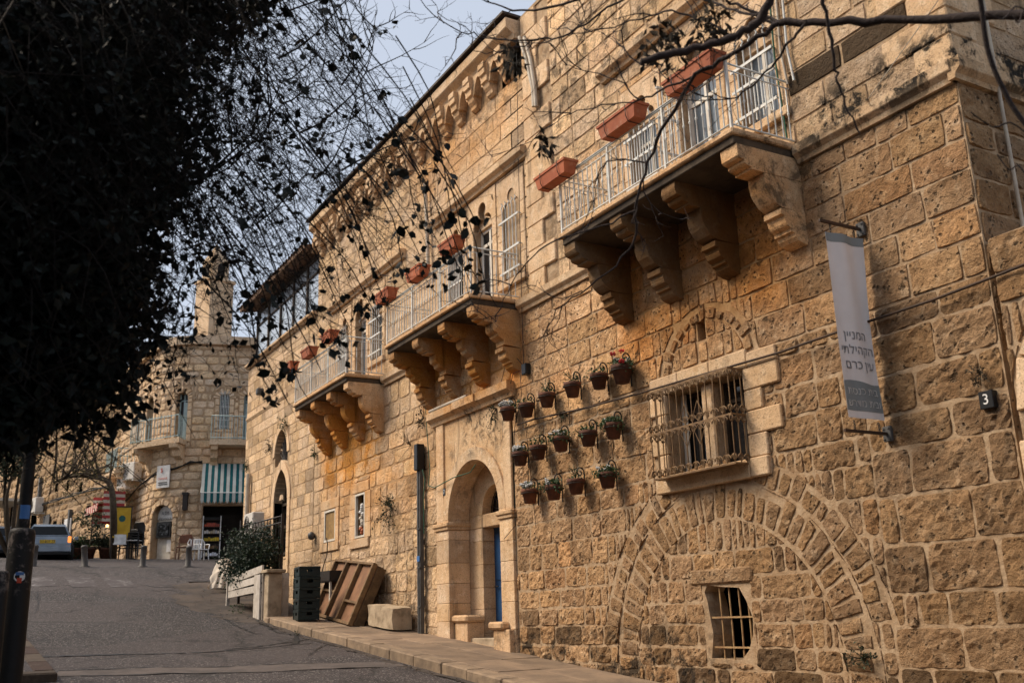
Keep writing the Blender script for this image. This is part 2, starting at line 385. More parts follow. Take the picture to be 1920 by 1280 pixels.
# asphalt: dark new lay on the ramp, paler old lay on the crossing street, cracks and pale stones
# worn paint: the bars of the crossing, rubbed through to the asphalt
T = NT('worn_paint'); n = T.math('ADD', T.noise(2.5, 7, .75), T.math('MULTIPLY', T.noise(14, 5, .7), .35))
T.bsdf(T.mix(T.ramp(n, .66, .95), (.056, .047, .047), (.26, .245, .24)), .85, T.bump(T.noise(40, 4, .7), .3, .02))
T = NT('asphalt'); sp = T.n('ShaderNodeSeparateXYZ', {0: T.pos}); X = sp.outputs[0]
wob = T.math('MULTIPLY', T.math('SUBTRACT', T.noise(.6, 4, .6), .5), 2.2)
Xw = T.math('ADD', X, wob)
old = T.math('MAXIMUM', T.ramp(Xw, -27.6, -29.2), T.ramp(Xw, -17.6, -17.0))
col = T.mix(old, (.0165, .0128, .0128), (.040, .032, .0315))
col = T.mix(T.ramp(T.noise(.9, 7, .65), .4, .68, 0, .75), col, (.019, .0158, .0165))
sp2 = T.vor(55, out='Color'); sv = T.n('ShaderNodeSeparateColor', {0: sp2}).outputs[0]
col = T.mix(T.ramp(sv, .82, 1.0, 0, .8), col, (.30, .27, .25))
col = T.mix(T.ramp(T.noise(60, 3, .7), .5, .75, 0, .5), col, (.03, .027, .027))
crv = T.vor(.55, T.n('ShaderNodeVectorMath', {0: T.pos, 1: T.n('ShaderNodeVectorMath', {0: T.noise(1.6, 5, .7, out='Color'), 1: (1.3, 1.3, 0)}, operation='MULTIPLY').outputs[0]}, operation='ADD').outputs[0], feature='DISTANCE_TO_EDGE')
crack = T.math('MULTIPLY', T.ramp(crv, .008, .03, 1, 0), T.ramp(T.noise(.5, 3, .5), .40, .52))
pat = T.ramp(T.n('ShaderNodeSeparateColor', {0: T.vor(.28, out='Color')}).outputs[0], .3, .7)
col = T.mix(T.math('MULTIPLY', pat, .45), col, (.058, .046, .044))
col = T.mix(T.math('MULTIPLY', crack, .85), col, (.015, .013, .012))
h = T.math('SUBTRACT', T.math('ADD', T.noise(45, 5, .7), T.math('MULTIPLY', T.noise(1.2, 4, .6), 2.0)), T.math('MULTIPLY', crack, 1.5))
T.bsdf(col, .82, T.bump(h, .5, .04), spec=.35)
# ================================================================ ground, road, pavement
def sheet(name, xs, ys, fz, mat, kind='structure', jag=None):
    mb = MB(); vs = []; nx, ny = len(xs), len(ys)
    for x in xs:
        for y in ys: vs.append((x, y, fz(x, y)))
    fs = [(i * ny + j, (i + 1) * ny + j, (i + 1) * ny + j + 1, i * ny + j + 1) for i in range(nx - 1) for j in range(ny - 1)]
    mb.add(vs, fs, sm=True); return mb.build(name, mat, kind=kind)
def rng(a, b, n): return [a + (b - a) * i / n for i in range(n + 1)]
XS = [-400, -200, -100, -70] + rng(-60, -44, 8) + rng(-43, 4, 94) + [10, 20, 40, 80, 200]
def bumpz(x, y): return .03 * mno.noise(Vector((x * .45, y * .45, 3.1))) + .012 * mno.noise(Vector((x * 1.7, y * 1.7, 8)))
sheet('ground', XS, [-300, -120, -60, -30, -15, -7, 0, 10, 30, 80, 300], lambda x, y: gz(x) - .06, 'earth')
sheet('road', XS[3:-3], rng(-9.0, -1.45, 30), lambda x, y: gz(x) + bumpz(x, y) * (1 if y < -1.9 else .3), 'asphalt')
sheet('cross_street', rng(-43.5, -30.2, 26), [-40, -25, -16, -11, -9.0] , lambda x, y: gz(x) + .004, 'asphalt')
sheet('side_street', rng(-43.5, -30.2, 26), rng(-1.45, 12, 12), lambda x, y: gz(x) + .004, 'asphalt')
# earth verge between the end of the pavement and the crossing, worn edge
mb = MB(); vs = []; fs = []
NV = 40
for i in range(NV + 1):
    x = -21.3 - 8.6 * i / NV
    wv = -1.75 - .75 * math.sin(math.pi * min(1, i / NV * 1.02)) ** .7 + .55 * mno.noise(Vector((x * .9, 0, 5))) + .25 * mno.noise(Vector((x * 3.1, 0, 9)))
    for j in range(7):
        y = wv * (1 - j / 6) + .1 * (j / 6)
        vs.append((x, y, gz(x) + .006 + .05 * (j / 6) + .03 * mno.noise(Vector((x * 2, y * 2, 1))) * (1 if j else .1)))
for i in range(NV):
    for j in range(6): fs.append((i * 7 + j, i * 7 + j + 1, (i + 1) * 7 + j + 1, (i + 1) * 7 + j))
mb.add(vs, fs, sm=True); mb.build('verge', 'dirt_strip', kind='structure')
# old concrete strip across the road, two open joints
def road_band(name, p0, p1, w0, w1, mat, lift, seed, n=40, kind='structure', wob=.06):
    mb = MB(); vs = []; a = Vector(p0); b = Vector(p1); d = (b - a).normalized(); nn = Vector((-d.y, d.x))
    for i in range(n + 1):
        p = a.lerp(b, i / n); w = w0 + (w1 - w0) * i / n
        for s in (-1, 1):
            q = p + nn * (s * w / 2 + wob * mno.noise(Vector((i * .35, s * 3.0, seed))))
            vs.append((q.x, q.y, gz(q.x) + bumpz(q.x, q.y) + lift))
    mb.add(vs, [(2 * i, 2 * i + 1, 2 * i + 3, 2 * i + 2) for i in range(n)], sm=True)
    o = mb.build(name, mat); o['kind'] = kind; return o
road_band('concrete_gutter', (-15.2, -6.35), (-14.4, -1.7), .62, .62, 'concrete_strip', .005, 1)
for k, (p0, p1, w) in enumerate([((-17.3, -6.4), (-16.9, -4.3), .10), ((-16.95, -4.2), (-17.6, -2.0), .09), ((-15.62, -6.3), (-14.85, -2.6), .045), ((-14.85, -6.1), (-14.1, -1.8), .04), ((-17.6, -2.3), (-19.2, -1.75), .12)]):
    road_band('road_joint', p0, p1, w, w * .5, 'black_cable', .009, 5 + k, wob=.05)
for k, (px, py) in enumerate([(75, 1090), (152, 1091), (222, 1091)]):    # worn zebra bars
    g = GR(px, py); mbz = MB(); vs = []
    for i in range(7):
        for j in range(3): x, y = g.x - 1.0 + 2.0 * i / 6, g.y - .33 + .33 * j; vs.append((x + .05 * mno.noise(Vector((i, j, k))), y + .04 * mno.noise(Vector((i * 2, j, k + 5))), gz(x) + bumpz(x, y) + .008))
    mbz.add(vs, [(i * 3 + j, (i + 1) * 3 + j, (i + 1) * 3 + j + 1, i * 3 + j + 1) for i in range(6) for j in range(2)], sm=True); mbz.build('zebra_marking', 'worn_paint', kind='structure')
road_band('gutter_dirt', (-21.6, -1.73), (-7, -1.73), .17, .13, 'dirt_strip', .007, 21, 90, wob=.07)
mbl = MB()
for k in range(420):
    if k < 260: x = rnd.uniform(-21.5, -9); y = -1.72 - abs(rnd.gauss(0, .10))
    else: x = rnd.uniform(-28, -21.6); y = rnd.uniform(-2.4, -.5)
    r_ = rnd.uniform(.008, .03); a0 = rnd.uniform(0, 6.28); c_ = rnd.uniform(.5, 1.6); z = gz(x) + bumpz(x, y) + (.012 if k < 260 else .05)
    mbl.add([(x + r_ * math.cos(a0 + t) * (1 if t % 2 else .5), y + r_ * math.sin(a0 + t), z + rnd.uniform(0, .015)) for t in (0, 1.6, 3.1, 4.7)], [(0, 1, 2, 3)], (c_, c_ * .9, c_ * .75))
mbl.build('leaf_litter', 'concrete_strip', kind='stuff')
def crack(name, pts, w, mat='black_cable', lift=.008, seed=0):
    P = [GR(*p) for p in pts]; Q = []
    for a, b in zip(P, P[1:]):
        n = max(3, int((b - a).length / .10))
        for i in range(n): Q.append(a.lerp(b, i / n) + Vector((mno.noise(Vector((len(Q) * .7, seed, 0))) * .10, mno.noise(Vector((len(Q) * .7, seed, 9))) * .10, 0)))
    mb = MB(); vs = []
    for i, q in enumerate(Q):
        d = (Q[min(i + 1, len(Q) - 1)] - Q[max(i - 1, 0)]); nn = Vector((-d.y, d.x, 0)).normalized(); ww = w * (.35 + .9 * abs(mno.noise(Vector((i * .5, seed, 3))))) * min(1, i / 3 + .2, (len(Q) - 1 - i) / 3 + .2)
        for s_ in (-1, 1): r_ = q + nn * ww * s_; vs.append((r_.x, r_.y, gz(r_.x) + bumpz(r_.x, r_.y) + lift))
    mb.add(vs, [(2 * i, 2 * i + 1, 2 * i + 3, 2 * i + 2) for i in range(len(Q) - 1)]); mb.build(name, mat, kind='structure')
for k, (pts, w) in enumerate([([(262, 1096), (300, 1101), (345, 1099), (375, 1103), (400, 1112), (420, 1130), (450, 1150), (480, 1163), (500, 1165)], .05), ([(270, 1104), (300, 1108), (330, 1104)], .04), ([(330, 1093), (345, 1078), (380, 1068), (415, 1064)], .02),
        ([(180, 1200), (260, 1190), (330, 1196), (380, 1205)], .012), ([(480, 1163), (520, 1185), (560, 1190), (600, 1195)], .06), ([(380, 1118), (400, 1140), (440, 1172), (480, 1188)], .035), ([(575, 1232), (590, 1222), (600, 1215), (620, 1205)], .02), ([(420, 1216), (470, 1212), (520, 1206), (580, 1197), (610, 1196)], .07), ([(70, 1110), (72, 1130), (66, 1150)], .02), ([(110, 1040 + 40), (112, 1085)], .01)]): crack('road_crack', pts, w, seed=k)
# pavement with kerb stones and slabs
pave = sheet('pavement', rng(-21.45, 2, 40), [-1.48, -.8, .25], lambda x, y: zs(x) - .012, 'mortar')
KERB = []
x = -21.45; i = 0
while x < -6:
    L = rnd.uniform(.75, 1.15); c = rnd.uniform(.8, 1.12); x1 = x + L
    mb = MB(); h = rnd.uniform(-.006, .006); g = .006
    M = Matrix(((1, 0, 0, 0), (0, 1, 0, 0), (-.0869, 0, 1, 0), (0, 0, 0, 1)))
    mb.box(x + g, x1 - g, -1.64 + rnd.uniform(-.012, .012), -1.36, -.042 - .32, -.042 + h, (c, c, c * .98), M, bev=.018)
    mb.build('kerb_stone', 'kerb_stone', pave); x = x1
mb = MB(); mb.box(-21.72, -21.46, -1.66, .02, -.042 - .3, -.042 - .002, (1, 1, 1), M, bev=.02); mb.build('kerb_stone', 'kerb_stone', pave)
x = -21.45
while x < -6:
    L = rnd.uniform(.8, 1.5); 
    ys = [-1.355, rnd.uniform(-.8, -.6), .0]
    for a, b in zip(ys, ys[1:]):
        mb = MB(); c = rnd.uniform(.82, 1.12)
        mb.box(x + .004, x + L - .004, a + .004, b - .004, -.1, -.042 + rnd.uniform(-.006, .004), (c, c, c), M, bev=.006); mb.build('paving_slab', 'paving', pave)
    x += L
# left pavement with a striped kerb
lp = sheet('left_pavement', rng(-22, -14.7, 14) , [-9.3, -7.5, -6.55], lambda x, y: gz(x) + .11, 'asphalt')
for k in range(7):
    x0 = -14.72 - k * .98; M2 = Matrix(((1, 0, 0, 0), (0, 1, 0, 0), (-.087, 0, 1, 0), (0, 0, 0, 1)))
    c = (.30, .31, .33) if k % 2 else (.19, .15, .16)
    mb = MB(); mb.box(x0 - .97, x0, -6.68, -6.42, -.19 - .25, -.19 + .125, c, M2, bev=.02)
    mb.build('kerb_stone', 'kerb_stone', lp)
mb = MB(); mb.box(-14.70, -14.45, -9.3, -6.42, -.19 - .25, -.19 + .122, (.22, .22, .23), M2, bev=.02); mb.build('kerb_stone', 'kerb_stone', lp)

# ================================================================ walls and stones
def arc(cx, cz, r, a0, a1, n): return [(cx + r * math.cos(R(a0 + (a1 - a0) * i / n)), cz + r * math.sin(R(a0 + (a1 - a0) * i / n))) for i in range(n + 1)]
def rectp(x0, x1, z0, z1): return [(x0, z0), (x1, z0), (x1, z1), (x0, z1)]
def roundp(x0, x1, z0, zsp, n=14): return [(x0, z0), (x1, z0)] + arc((x0 + x1) / 2, zsp, (x1 - x0) / 2, 0, 180, n)
def pointp(x0, x1, z0, zsp, k=.75, n=8):
    w = x1 - x0; r = w * k; c1 = x1 - r; c2 = x0 + r; xm = (x0 + x1) / 2
    top = math.degrees(math.acos((xm - c1) / r))
    return [(x0, z0), (x1, z0)] + arc(c1, zsp, r, 0, top, n) + arc(c2, zsp, r, 180 - top, 180, n)[1:]
def trefoil(x0, x1, z0, zsp):
    w = x1 - x0; xc = (x0 + x1) / 2
    return [(x0, z0), (x1, z0)] + arc(x1 - .25 * w, zsp, .25 * w, 0, 118, 6) + arc(xc, zsp + .42 * w, .21 * w, -25, 205, 8) + arc(x0 + .25 * w, zsp, .25 * w, 62, 180, 6)
def mapF(a, z, out): return (a, -out, z)
def wall_panel(mb, outer, holes, mp=mapF, out=0.0):
    loops = [outer] + [h[0] for h in holes]
    tris = tessellate_polygon([[Vector((a, z, 0)) for a, z in lp_] for lp_ in loops])
    flat = [p for lp_ in loops for p in lp_]
    mb.add([mp(a, z, out) for a, z in flat], [tuple(t) for t in tris])
    for poly, dep in holes:
        n = len(poly)
        mb.add([mp(a, z, out) for a, z in poly] + [mp(a, z, out - dep) for a, z in poly], [(i, (i + 1) % n, n + (i + 1) % n, n + i) for i in range(n)])
def sub_rects(rects, hole):
    h0, h1, k0, k1 = hole; res = []
    for (a0, a1, z0, z1) in rects:
        if a1 <= h0 or a0 >= h1 or z1 <= k0 or z0 >= k1: res.append((a0, a1, z0, z1)); continue
        if a0 < h0: res.append((a0, h0, z0, z1))
        if a1 > h1: res.append((h1, a1, z0, z1))
        m0, m1 = max(a0, h0), min(a1, h1)
        if z0 < k0: res.append((m0, m1, z0, k0))
        if z1 > k1: res.append((m0, m1, k1, z1))
    return res
def layout(a0, a1, z0, z1, hs, ws, holes, rg, split=()):
    out = []; z = z0; 
    while z < z1 - .02:
        h = rg.uniform(*hs)
        if z1 - z - h < hs[0] * .6: h = z1 - z
        a = a0 - rg.uniform(0, ws[0])
        while a < a1:
            w = rg.uniform(*ws) * (1.25 if rg.random() < .15 else 1)
            b = a + w
            if a1 - b < ws[0] * .5: b = a1 + .001
            out.append((max(a, a0), min(b, a1), z, min(z + h, z1))); a = b
        z += h
    for hh in holes: out = sub_rects(out, hh)
    res = []
    for r_ in out:
        if r_[1] - r_[0] < .05 or r_[3] - r_[2] < .045: continue
        res.append(r_)
    return res
def stone_geo(mp, q, proud, rough, seed, smooth, cell=.075, edge=.018, jit=.006, snap=None, corner=.02):
    (bl, br, tr, tl) = q
    w = .5 * (math.dist(bl, br) + math.dist(tl, tr)); h = .5 * (math.dist(bl, tl) + math.dist(br, tr))
    if w < .03 or h < .03: return None
    nx = 1 if cell is None else max(2, min(12, round(w / cell))); nz = 1 if cell is None else max(2, min(8, round(h / cell)))
    eu = min(edge / w, .3); ev = min(edge / h, .3)
    us = [0] + [eu + (1 - 2 * eu) * i / nx for i in range(nx + 1)] + [1]
    vs_ = [0] + [ev + (1 - 2 * ev) * i / nz for i in range(nz + 1)] + [1]
    nu, nv = len(us), len(vs_); V = []; warp = .030 if jit > .0065 else 0.0
    slope = (mno.noise(Vector((seed, 1.7, 0))) * rough * .8, mno.noise(Vector((seed, 7.7, 0))) * rough * .8)
    for j, v in enumerate(vs_):
        for i, u in enumerate(us):
            a = (bl[0] * (1 - u) + br[0] * u) * (1 - v) + (tl[0] * (1 - u) + tr[0] * u) * v
            z = (bl[1] * (1 - u) + br[1] * u) * (1 - v) + (tl[1] * (1 - u) + tr[1] * u) * v
            bi = i in (0, nu - 1); bj = j in (0, nv - 1); ri = i in (0, 1, nu - 2, nu - 1); rj = j in (0, 1, nv - 2, nv - 1)
            if warp:                          # wandering joints
                q_ = Vector((a * 1.6, z * 1.9, 4.4)); a, z = a + warp * mno.noise(q_), z + warp * 1.2 * mno.noise(q_ + Vector((7, 3, 0)))
            if ri and rj:                     # round the corners
                a += corner * (1 if u < .5 else -1); z += corner * (1 if v < .5 else -1)
            if jit and (ri or rj):
                a += jit * 2 * mno.noise(Vector((a * 6, z * 6, seed))); z += jit * 2 * mno.noise(Vector((a * 6, z * 6, seed + 9)))
            if snap: a, z = snap(a, z)
            if bi or bj: o = -.012
            else:
                p = Vector((a * 5.5, z * 5.5, seed * 3.1))
                rdg = abs(mno.noise(p * 1.3 + Vector((5, 5, 5))))
                o = proud + rough * (.75 * mno.noise(p) + .6 * mno.noise(p * 2.7) + .45 * mno.noise(p * 6) - 1.3 * max(0, .16 - rdg) / .16 * .45) + slope[0] * (u - .5) + slope[1] * (v - .5)
                if ri or rj: o = o * (.8 if rough > .02 else .95)
                o = max(o, .001)
            V.append(mp(a, z, o))
    F = [(j * nu + i, j * nu + i + 1, (j + 1) * nu + i + 1, (j + 1) * nu + i) for j in range(nv - 1) for i in range(nu - 1)]
    return V, F, False
def score(V):
    ps = [proj(V[0]), proj(V[len(V) // 2]), proj(V[-1])]
    if any(p[2] < .5 for p in ps): return 0
    x0 = min(p[0] for p in ps); x1 = max(p[0] for p in ps); y0 = min(p[1] for p in ps); y1 = max(p[1] for p in ps)
    x0, x1, y0, y1 = max(x0, 0), min(x1, 1920), max(y0, 0), min(y1, 1280)
    return max(0, x1 - x0) * max(0, y1 - y0)
def emit(stones, bld, mat, name='stone', limit=300):   # stones: (V,F,smooth,col)
    by = sorted(stones, key=lambda s: -score(s[0])); rest = {}
    for k, s in enumerate(by):
        m = s[4] if len(s) > 4 else mat
        if k < limit and score(s[0]) > 25:
            mb = MB(); mb.add(s[0], s[1], s[3], s[2]); mb.build(name, m, bld)
        else:
            rest.setdefault(m, MB()).add(s[0], s[1], s[3], s[2])
    for m, mb in rest.items(): mb.build('remaining_' + name + 's', m, bld, 'stuff')
def tintv(rg, lo=.72, hi=1.12, hue=.08):
    b = rg.uniform(lo, hi); h = rg.uniform(-hue, hue)
    return (b * (1 + h * .4), b, b * (1 - h))
def ring_snap(rings, a, z):
    # which side of each ring the stone's centre is on
    side = []
    for (ca, cz, ri, ro, zmin) in rings:
        d = math.hypot(a - ca, z - cz)
        if z < zmin: side.append(0)
        elif d >= ro - .11: side.append(1)
        elif d <= ri + .11: side.append(-1)
        else: return None
    def f(x, y):
        for (ca, cz, ri, ro, zmin), s in zip(rings, side):
            if y < zmin - .05: continue
            d = math.hypot(x - ca, y - cz)
            if s == 1 and d < ro + .012:
                k = (ro + .012) / max(d, .01); x = ca + (x - ca) * k; y = cz + (y - cz) * k
            elif s == -1 and d > ri - .012:
                k = (ri - .012) / d; x = ca + (x - ca) * k; y = cz + (y - cz) * k
        return x, y
    return f
def voussoirs(mp, ca, cz, ri, ro, a0, a1, n, rg, proud, rough, mat, gap=.010, tlo=.8, cell=.075, jit=.006):
    out = []; ang = [a0 + (a1 - a0) * i / n for i in range(n + 1)]
    for i in range(1, n): ang[i] += rg.uniform(-.2, .2) * (a1 - a0) / n
    for i in range(n):
        r0 = ri + rg.uniform(-.01, .01) + gap; r1 = ro + rg.uniform(-.10, .03) * (1 if rough > .005 else 0) - gap
        g0 = math.degrees(gap / ri); 
        t0, t1 = ang[i] + g0, ang[i + 1] - g0
        P = lambda r, t: (ca + r * math.cos(R(t)), cz + r * math.sin(R(t)))
        q = (P(r0, t1), P(r0, t0), P(r1, t0), P(r1, t1))
        g = stone_geo(mp, q, proud, rough, rg.uniform(0, 90), rough > .005, cell, .014, jit, None, .008)
        if g: out.append((*g, tintv(rg, tlo, 1.1), mat))
    return out
def course_stones(mp, rects, rg, proud, rough, mat, gap, rings=(), cell=.075, jit=.006, tl=.72, th=1.12, hue=.08, edge=.018, corner=.02, special=None):
    out = []
    todo = list(rects); fin = []
    for r_ in todo:                         # split stones that an arch ring crosses
        cs = [r_]
        for (ca, cz, ri, ro, zmin) in list(rings) * 2:
            nn = []
            for (a0, a1, z0, z1) in cs:
                ds = [math.hypot(a - ca, z - cz) for a in (a0, a1) for z in (z0, z1)]
                if z1 > zmin and min(ds) < ro and max(ds) > ri and (a1 - a0) > .17:
                    m = (a0 + a1) / 2; nn += [(a0, m, z0, z1), (m, a1, z0, z1)]
                else: nn.append((a0, a1, z0, z1))
            cs = nn
        fin += cs
    for (a0, a1, z0, z1) in fin:
        sn = None
        if rings:
            sn = ring_snap(rings, (a0 + a1) / 2, (z0 + z1) / 2)
            if sn is None: continue
        g_ = gap * rg.uniform(.7, 1.3); j = lambda: rg.uniform(-1, 1) * jit
        q = ((a0 + g_ + j(), z0 + g_ + j()), (a1 - g_ + j(), z0 + g_ + j()), (a1 - g_ + j(), z1 - g_ + j()), (a0 + g_ + j(), z1 - g_ + j()))
        g = stone_geo(mp, q, proud * rg.uniform(.7, 1.4), rough, rg.uniform(0, 90), rough > .004, cell, edge, jit * .5, sn, corner)
        if not g: continue
        c = tintv(rg, tl, th, hue); m = mat
        if special:
            sres = special((a0 + a1) / 2, (z0 + z1) / 2, c, rg)
            if sres: c = sres
        out.append((*g, c, m))
    return out
def block(bld, name, x0, x1, y0, y1, z0, z1, mat='trim', col=None, bev=.012, M=None):
    mb = MB(); c = col or tintv(rnd, .85, 1.08, .04); mb.box(x0, x1, y0, y1, z0, z1, c, M, bev); return mb.build(name, mat, bld)
def shell(bld, x0, x1, z0, z1, depth):       # sides, back and roof behind a facade
    mb = MB()
    mb.add([(x0, .9, z0), (x0, depth, z0), (x0, depth, z1), (x0, .9, z1)], [(0, 1, 2, 3)])
    mb.add([(x1, .9, z0), (x1, depth, z0), (x1, depth, z1), (x1, .9, z1)], [(0, 1, 2, 3)])
    mb.add([(x0, depth, z0), (x1, depth, z0), (x1, depth, z1), (x0, depth, z1)], [(0, 1, 2, 3)])
    mb.add([(x0, .9, z0), (x1, .9, z0), (x1, .9, z1), (x0, .9, z1)], [(0, 1, 2, 3)])
    mb.build('inner_wall', 'room_dark', bld)
    mb = MB(); mb.box(x0, x1, -.02, depth, z1, z1 + .06); mb.build('roof', 'mortar', bld)
    mb = MB(); mb.add([(x0, 0, z0), (x0, .9, z0), (x0, .9, z1), (x0, 0, z1), (x1, 0, z0), (x1, .9, z0), (x1, .9, z1), (x1, 0, z1)], [(0, 1, 2, 3), (4, 5, 6, 7)]); mb.build('end_wall', 'mortar', bld)

# ---------------------------------------------------------------- window and balcony parts
def pane_window(bld, x0, x1, z0, z1, y, name='window', frame='white_frame', gl='dark_glass', mull=1, trans=None, fw=.045):
    mb = MB(); e = .002
    mb.box(x0, x0 + fw, y, y + .06, z0, z1); mb.box(x1 - fw, x1, y, y + .06, z0, z1)
    mb.box(x0 + fw - e, x1 - fw + e, y + .003, y + .057, z0, z0 + fw); mb.box(x0 + fw - e, x1 - fw + e, y + .003, y + .057, z1 - fw, z1)
    xs = [x0 + fw]
    for k in range(mull):
        xm = x0 + (x1 - x0) * (k + 1) / (mull + 1); mb.box(xm - fw * .5, xm + fw * .5, y - .004, y + .055, z0 + fw - e, z1 - fw + e); xs += [xm - fw * .5, xm + fw * .5]
    xs.append(x1 - fw)
    zl = [z0 + fw, z1 - fw]
    if trans: mb.box(x0 + fw - e, x1 - fw + e, y + .004, y + .054, trans - fw / 2, trans + fw / 2); zl = [z0 + fw, trans - fw / 2, trans + fw / 2, z1 - fw]
    w = mb.build(name, frame, bld)
    for i in range(0, len(xs), 2):
        for j in range(0, len(zl), 2):
            m2 = MB(); m2.box(xs[i] - .005, xs[i + 1] + .005, y + .025, y + .032, zl[j] - .005, zl[j + 1] + .005); m2.build('pane', gl, w)
    return w
def bar_grille(bld, x0, x1, z0, z1, y, nv, zh, mat='white_iron', name='window_bars', r=.011):
    g = None
    for z in zh:
        mb = MB(); mb.box(x0 - .05, x1 + .05, y - .02, y - .008, z - .018, z + .018)
        for s in (x0 - .04, x1 + .04): mb.box(s - .008, s + .008, y - .012, .03, z - .008, z + .008)
        if g is None: g = mb.build(name, mat, bld)
        else: mb.build('cross_bar', mat, g)
    me = None
    for k in range(nv):
        x = x0 + (x1 - x0) * (k + .5) / nv
        m2 = MB(); m2.tube([(0, 0, z0), (0, 0, z1 - .12), (0, -.02, z1 - .07), (0, .012, z1 - .02), (0, -.01, z1 + .02)], r, 6)
        if me is None:
            o = m2.build('bar', mat, g); me = o.data
        else: o = link('bar', me, g)
        o.location = (x, y, 0)
    return g
def corbel_profile(L, H, kind):
    # (y outwards, z) from the slab's underside, the wall at y = 0; three stepped tiers
    q = lambda cx, cz, r, rz, t0, t1, n: [(cx + r * math.cos(R(t0 + (t1 - t0) * i / n)), cz + rz * math.sin(R(t0 + (t1 - t0) * i / n))) for i in range(n + 1)]
    P = [(0, 0), (L, 0), (L, -.085 * H)]
    P += q(L - .045, -.105 * H, .045, .055, 0, -90, 3) + [(L - .085, -.165 * H)]                       # nose roll
    P += q(L - .13, -.175 * H, .045, .05, 0, -90, 3) + [(L - .19, -.235 * H), (L - .19, -.26 * H)]      # second roll
    y2 = L * .60
    if kind == 0: P += [(y2, -.275 * H), (y2, -.335 * H)] + q(y2 - .27 * H, -.335 * H, .27 * H, .29 * H, 0, -90, 8)     # big drum
    else:
        P += [(y2, -.28 * H), (y2, -.35 * H)] + q(y2 - .04, -.36 * H, .04, .05, 0, -90, 3) + [(y2 - .08, -.43 * H)] + q(y2 - .12, -.44 * H, .04, .05, 0, -90, 3) + [(y2 - .16, -.51 * H), (y2 - .2, -.53 * H), (y2 - .2, -.6 * H)]
    y3 = L * .38
    P += [(y3 + .02, -.635 * H), (y3 + .02, -.70 * H), (y3 - .03, -.71 * H), (y3 - .03, -.755 * H)] + q(y3 - .08, -.765 * H, .05, .06, 0, -80, 3) + [(y3 - .11, -.845 * H), (y3 - .11, -.88 * H)]
    P += q(.0, -.89 * H, y3 - .15, .11 * H, 0, -90, 4)
    return P
BALUSTER = None
def balcony(bld, x0, x1, dep, zt, ncorb, kind, cw=.24, rail=.80, mesh=False, H=1.02, dark=1.0):
    zb = zt - .17
    mb = MB()
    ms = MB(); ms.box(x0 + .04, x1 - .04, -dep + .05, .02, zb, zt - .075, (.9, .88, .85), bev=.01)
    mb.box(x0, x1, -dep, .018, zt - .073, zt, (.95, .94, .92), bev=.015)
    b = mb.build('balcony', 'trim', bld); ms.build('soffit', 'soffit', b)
    prof = corbel_profile(dep - .08, H, kind)
    for k in range(ncorb):
        xc = x0 + .16 + (x1 - x0 - .32) * k / (ncorb - 1); c = rnd.uniform(.85, 1.05) * (dark if k < ncorb - 1 else 1)  # dark: under-slab shade painted into all but the nearest corbel
        m2 = MB(); tiers = [(0, -.262 * H), (-.262 * H, -.632 * H), (-.632 * H, -H)]
        for ti, (ta, tb) in enumerate(tiers):      # three courses of stone, never quite alike
            pts = [(y + rnd.uniform(-.006, .006), z) for y, z in prof[1:] if tb - 1e-6 <= z <= ta + 1e-6 and not (z == ta and ti)]
            poly = [(0, ta - (.003 if ti else 0))] + pts + [(0, tb + .001)]
            if ti: poly.insert(1, (pts[0][0], ta - .003))
            dw = rnd.uniform(-.008, .008); cc = c * rnd.uniform(.88, 1.06)
            m2.prism(poly, lambda a, bb, d: (xc + d, -a, zb - .002 + bb), -cw / 2 - dw, cw / 2 + dw, (cc, cc * .97, cc * .92))
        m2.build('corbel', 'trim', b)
    zr0, zr1 = zt + .06, zt + rail; yi = -dep + .05
    m2 = MB(); xa, xb = x0 + .05, x1 - .05
    for z, r in ((zr0, .012), (zr1, .014), (zr1 - .085, .009)):
        m2.tube([(xa, .0, z), (xa, yi, z), (xb, yi, z), (xb, .0, z)], r, 6)
    m2.box(xa - .02, xb + .02, yi - .022, yi + .012, zr1 + .012, zr1 + .02)
    for (x, y) in ((xa, yi), (xb, yi), ((xa * 2 + xb) / 3, yi), ((xa + 2 * xb) / 3, yi)):
        m2.box(x - .014, x + .014, y - .014, y + .014, zt - .005, zr1 + .03)
    nb = int((xb - xa) / .14)
    for k in range(nb):                        # S scrolls between the two top rails
        x = xa + (xb - xa) * (k + .5) / nb; zc = zr1 - .043
        m2.tube([(x + .03 * math.cos(R(t)) * (1 if t < 360 else 1), yi, zc + .026 * math.sin(R(t))) for t in range(0, 330, 40)], .0035, 4, cap=False)
    if mesh:
        for k in range(14): z = zt + .08 + k * .045; m2.tube([(xa, yi + .012, z), (xb, yi + .012, z), (xb - .012, -.02, z)], .0016, 3)
        nn = int((xb - xa) / .05)
        for k in range(nn): x = xa + (xb - xa) * k / nn; m2.tube([(x, yi + .012, zr0), (x, yi + .012, zr1 - .09)], .0014, 3)
    rl = m2.build('railing', 'white_iron', b)
    pts = []
    n1 = int((xb - xa) / .108)
    for k in range(1, n1): pts.append((xa + (xb - xa) * k / n1, yi))
    n2 = int(-yi / .115)
    for k in range(n2): 
        for x in (xa, xb): pts.append((x, yi + .115 * (k + 1) * (-yi) / (n2 * .115 + .06)))
    me = None
    for (x, y) in pts:
        if me is None:
            m3 = MB(); m3.tube([(0, 0, zr0), (0, 0, zr0 + .30), (0, 0, zr0 + .315), (0, 0, zr0 + .33), (0, 0, zr0 + .345), (0, 0, zr1 - .085)], [.0085, .0085, .016, .016, .0085, .0085], 6, cap=False)
            o = m3.build('baluster', 'white_iron', b); me = o.data
        else: o = link('baluster', me, b)
        o.location = (x, y, 0)
    return b
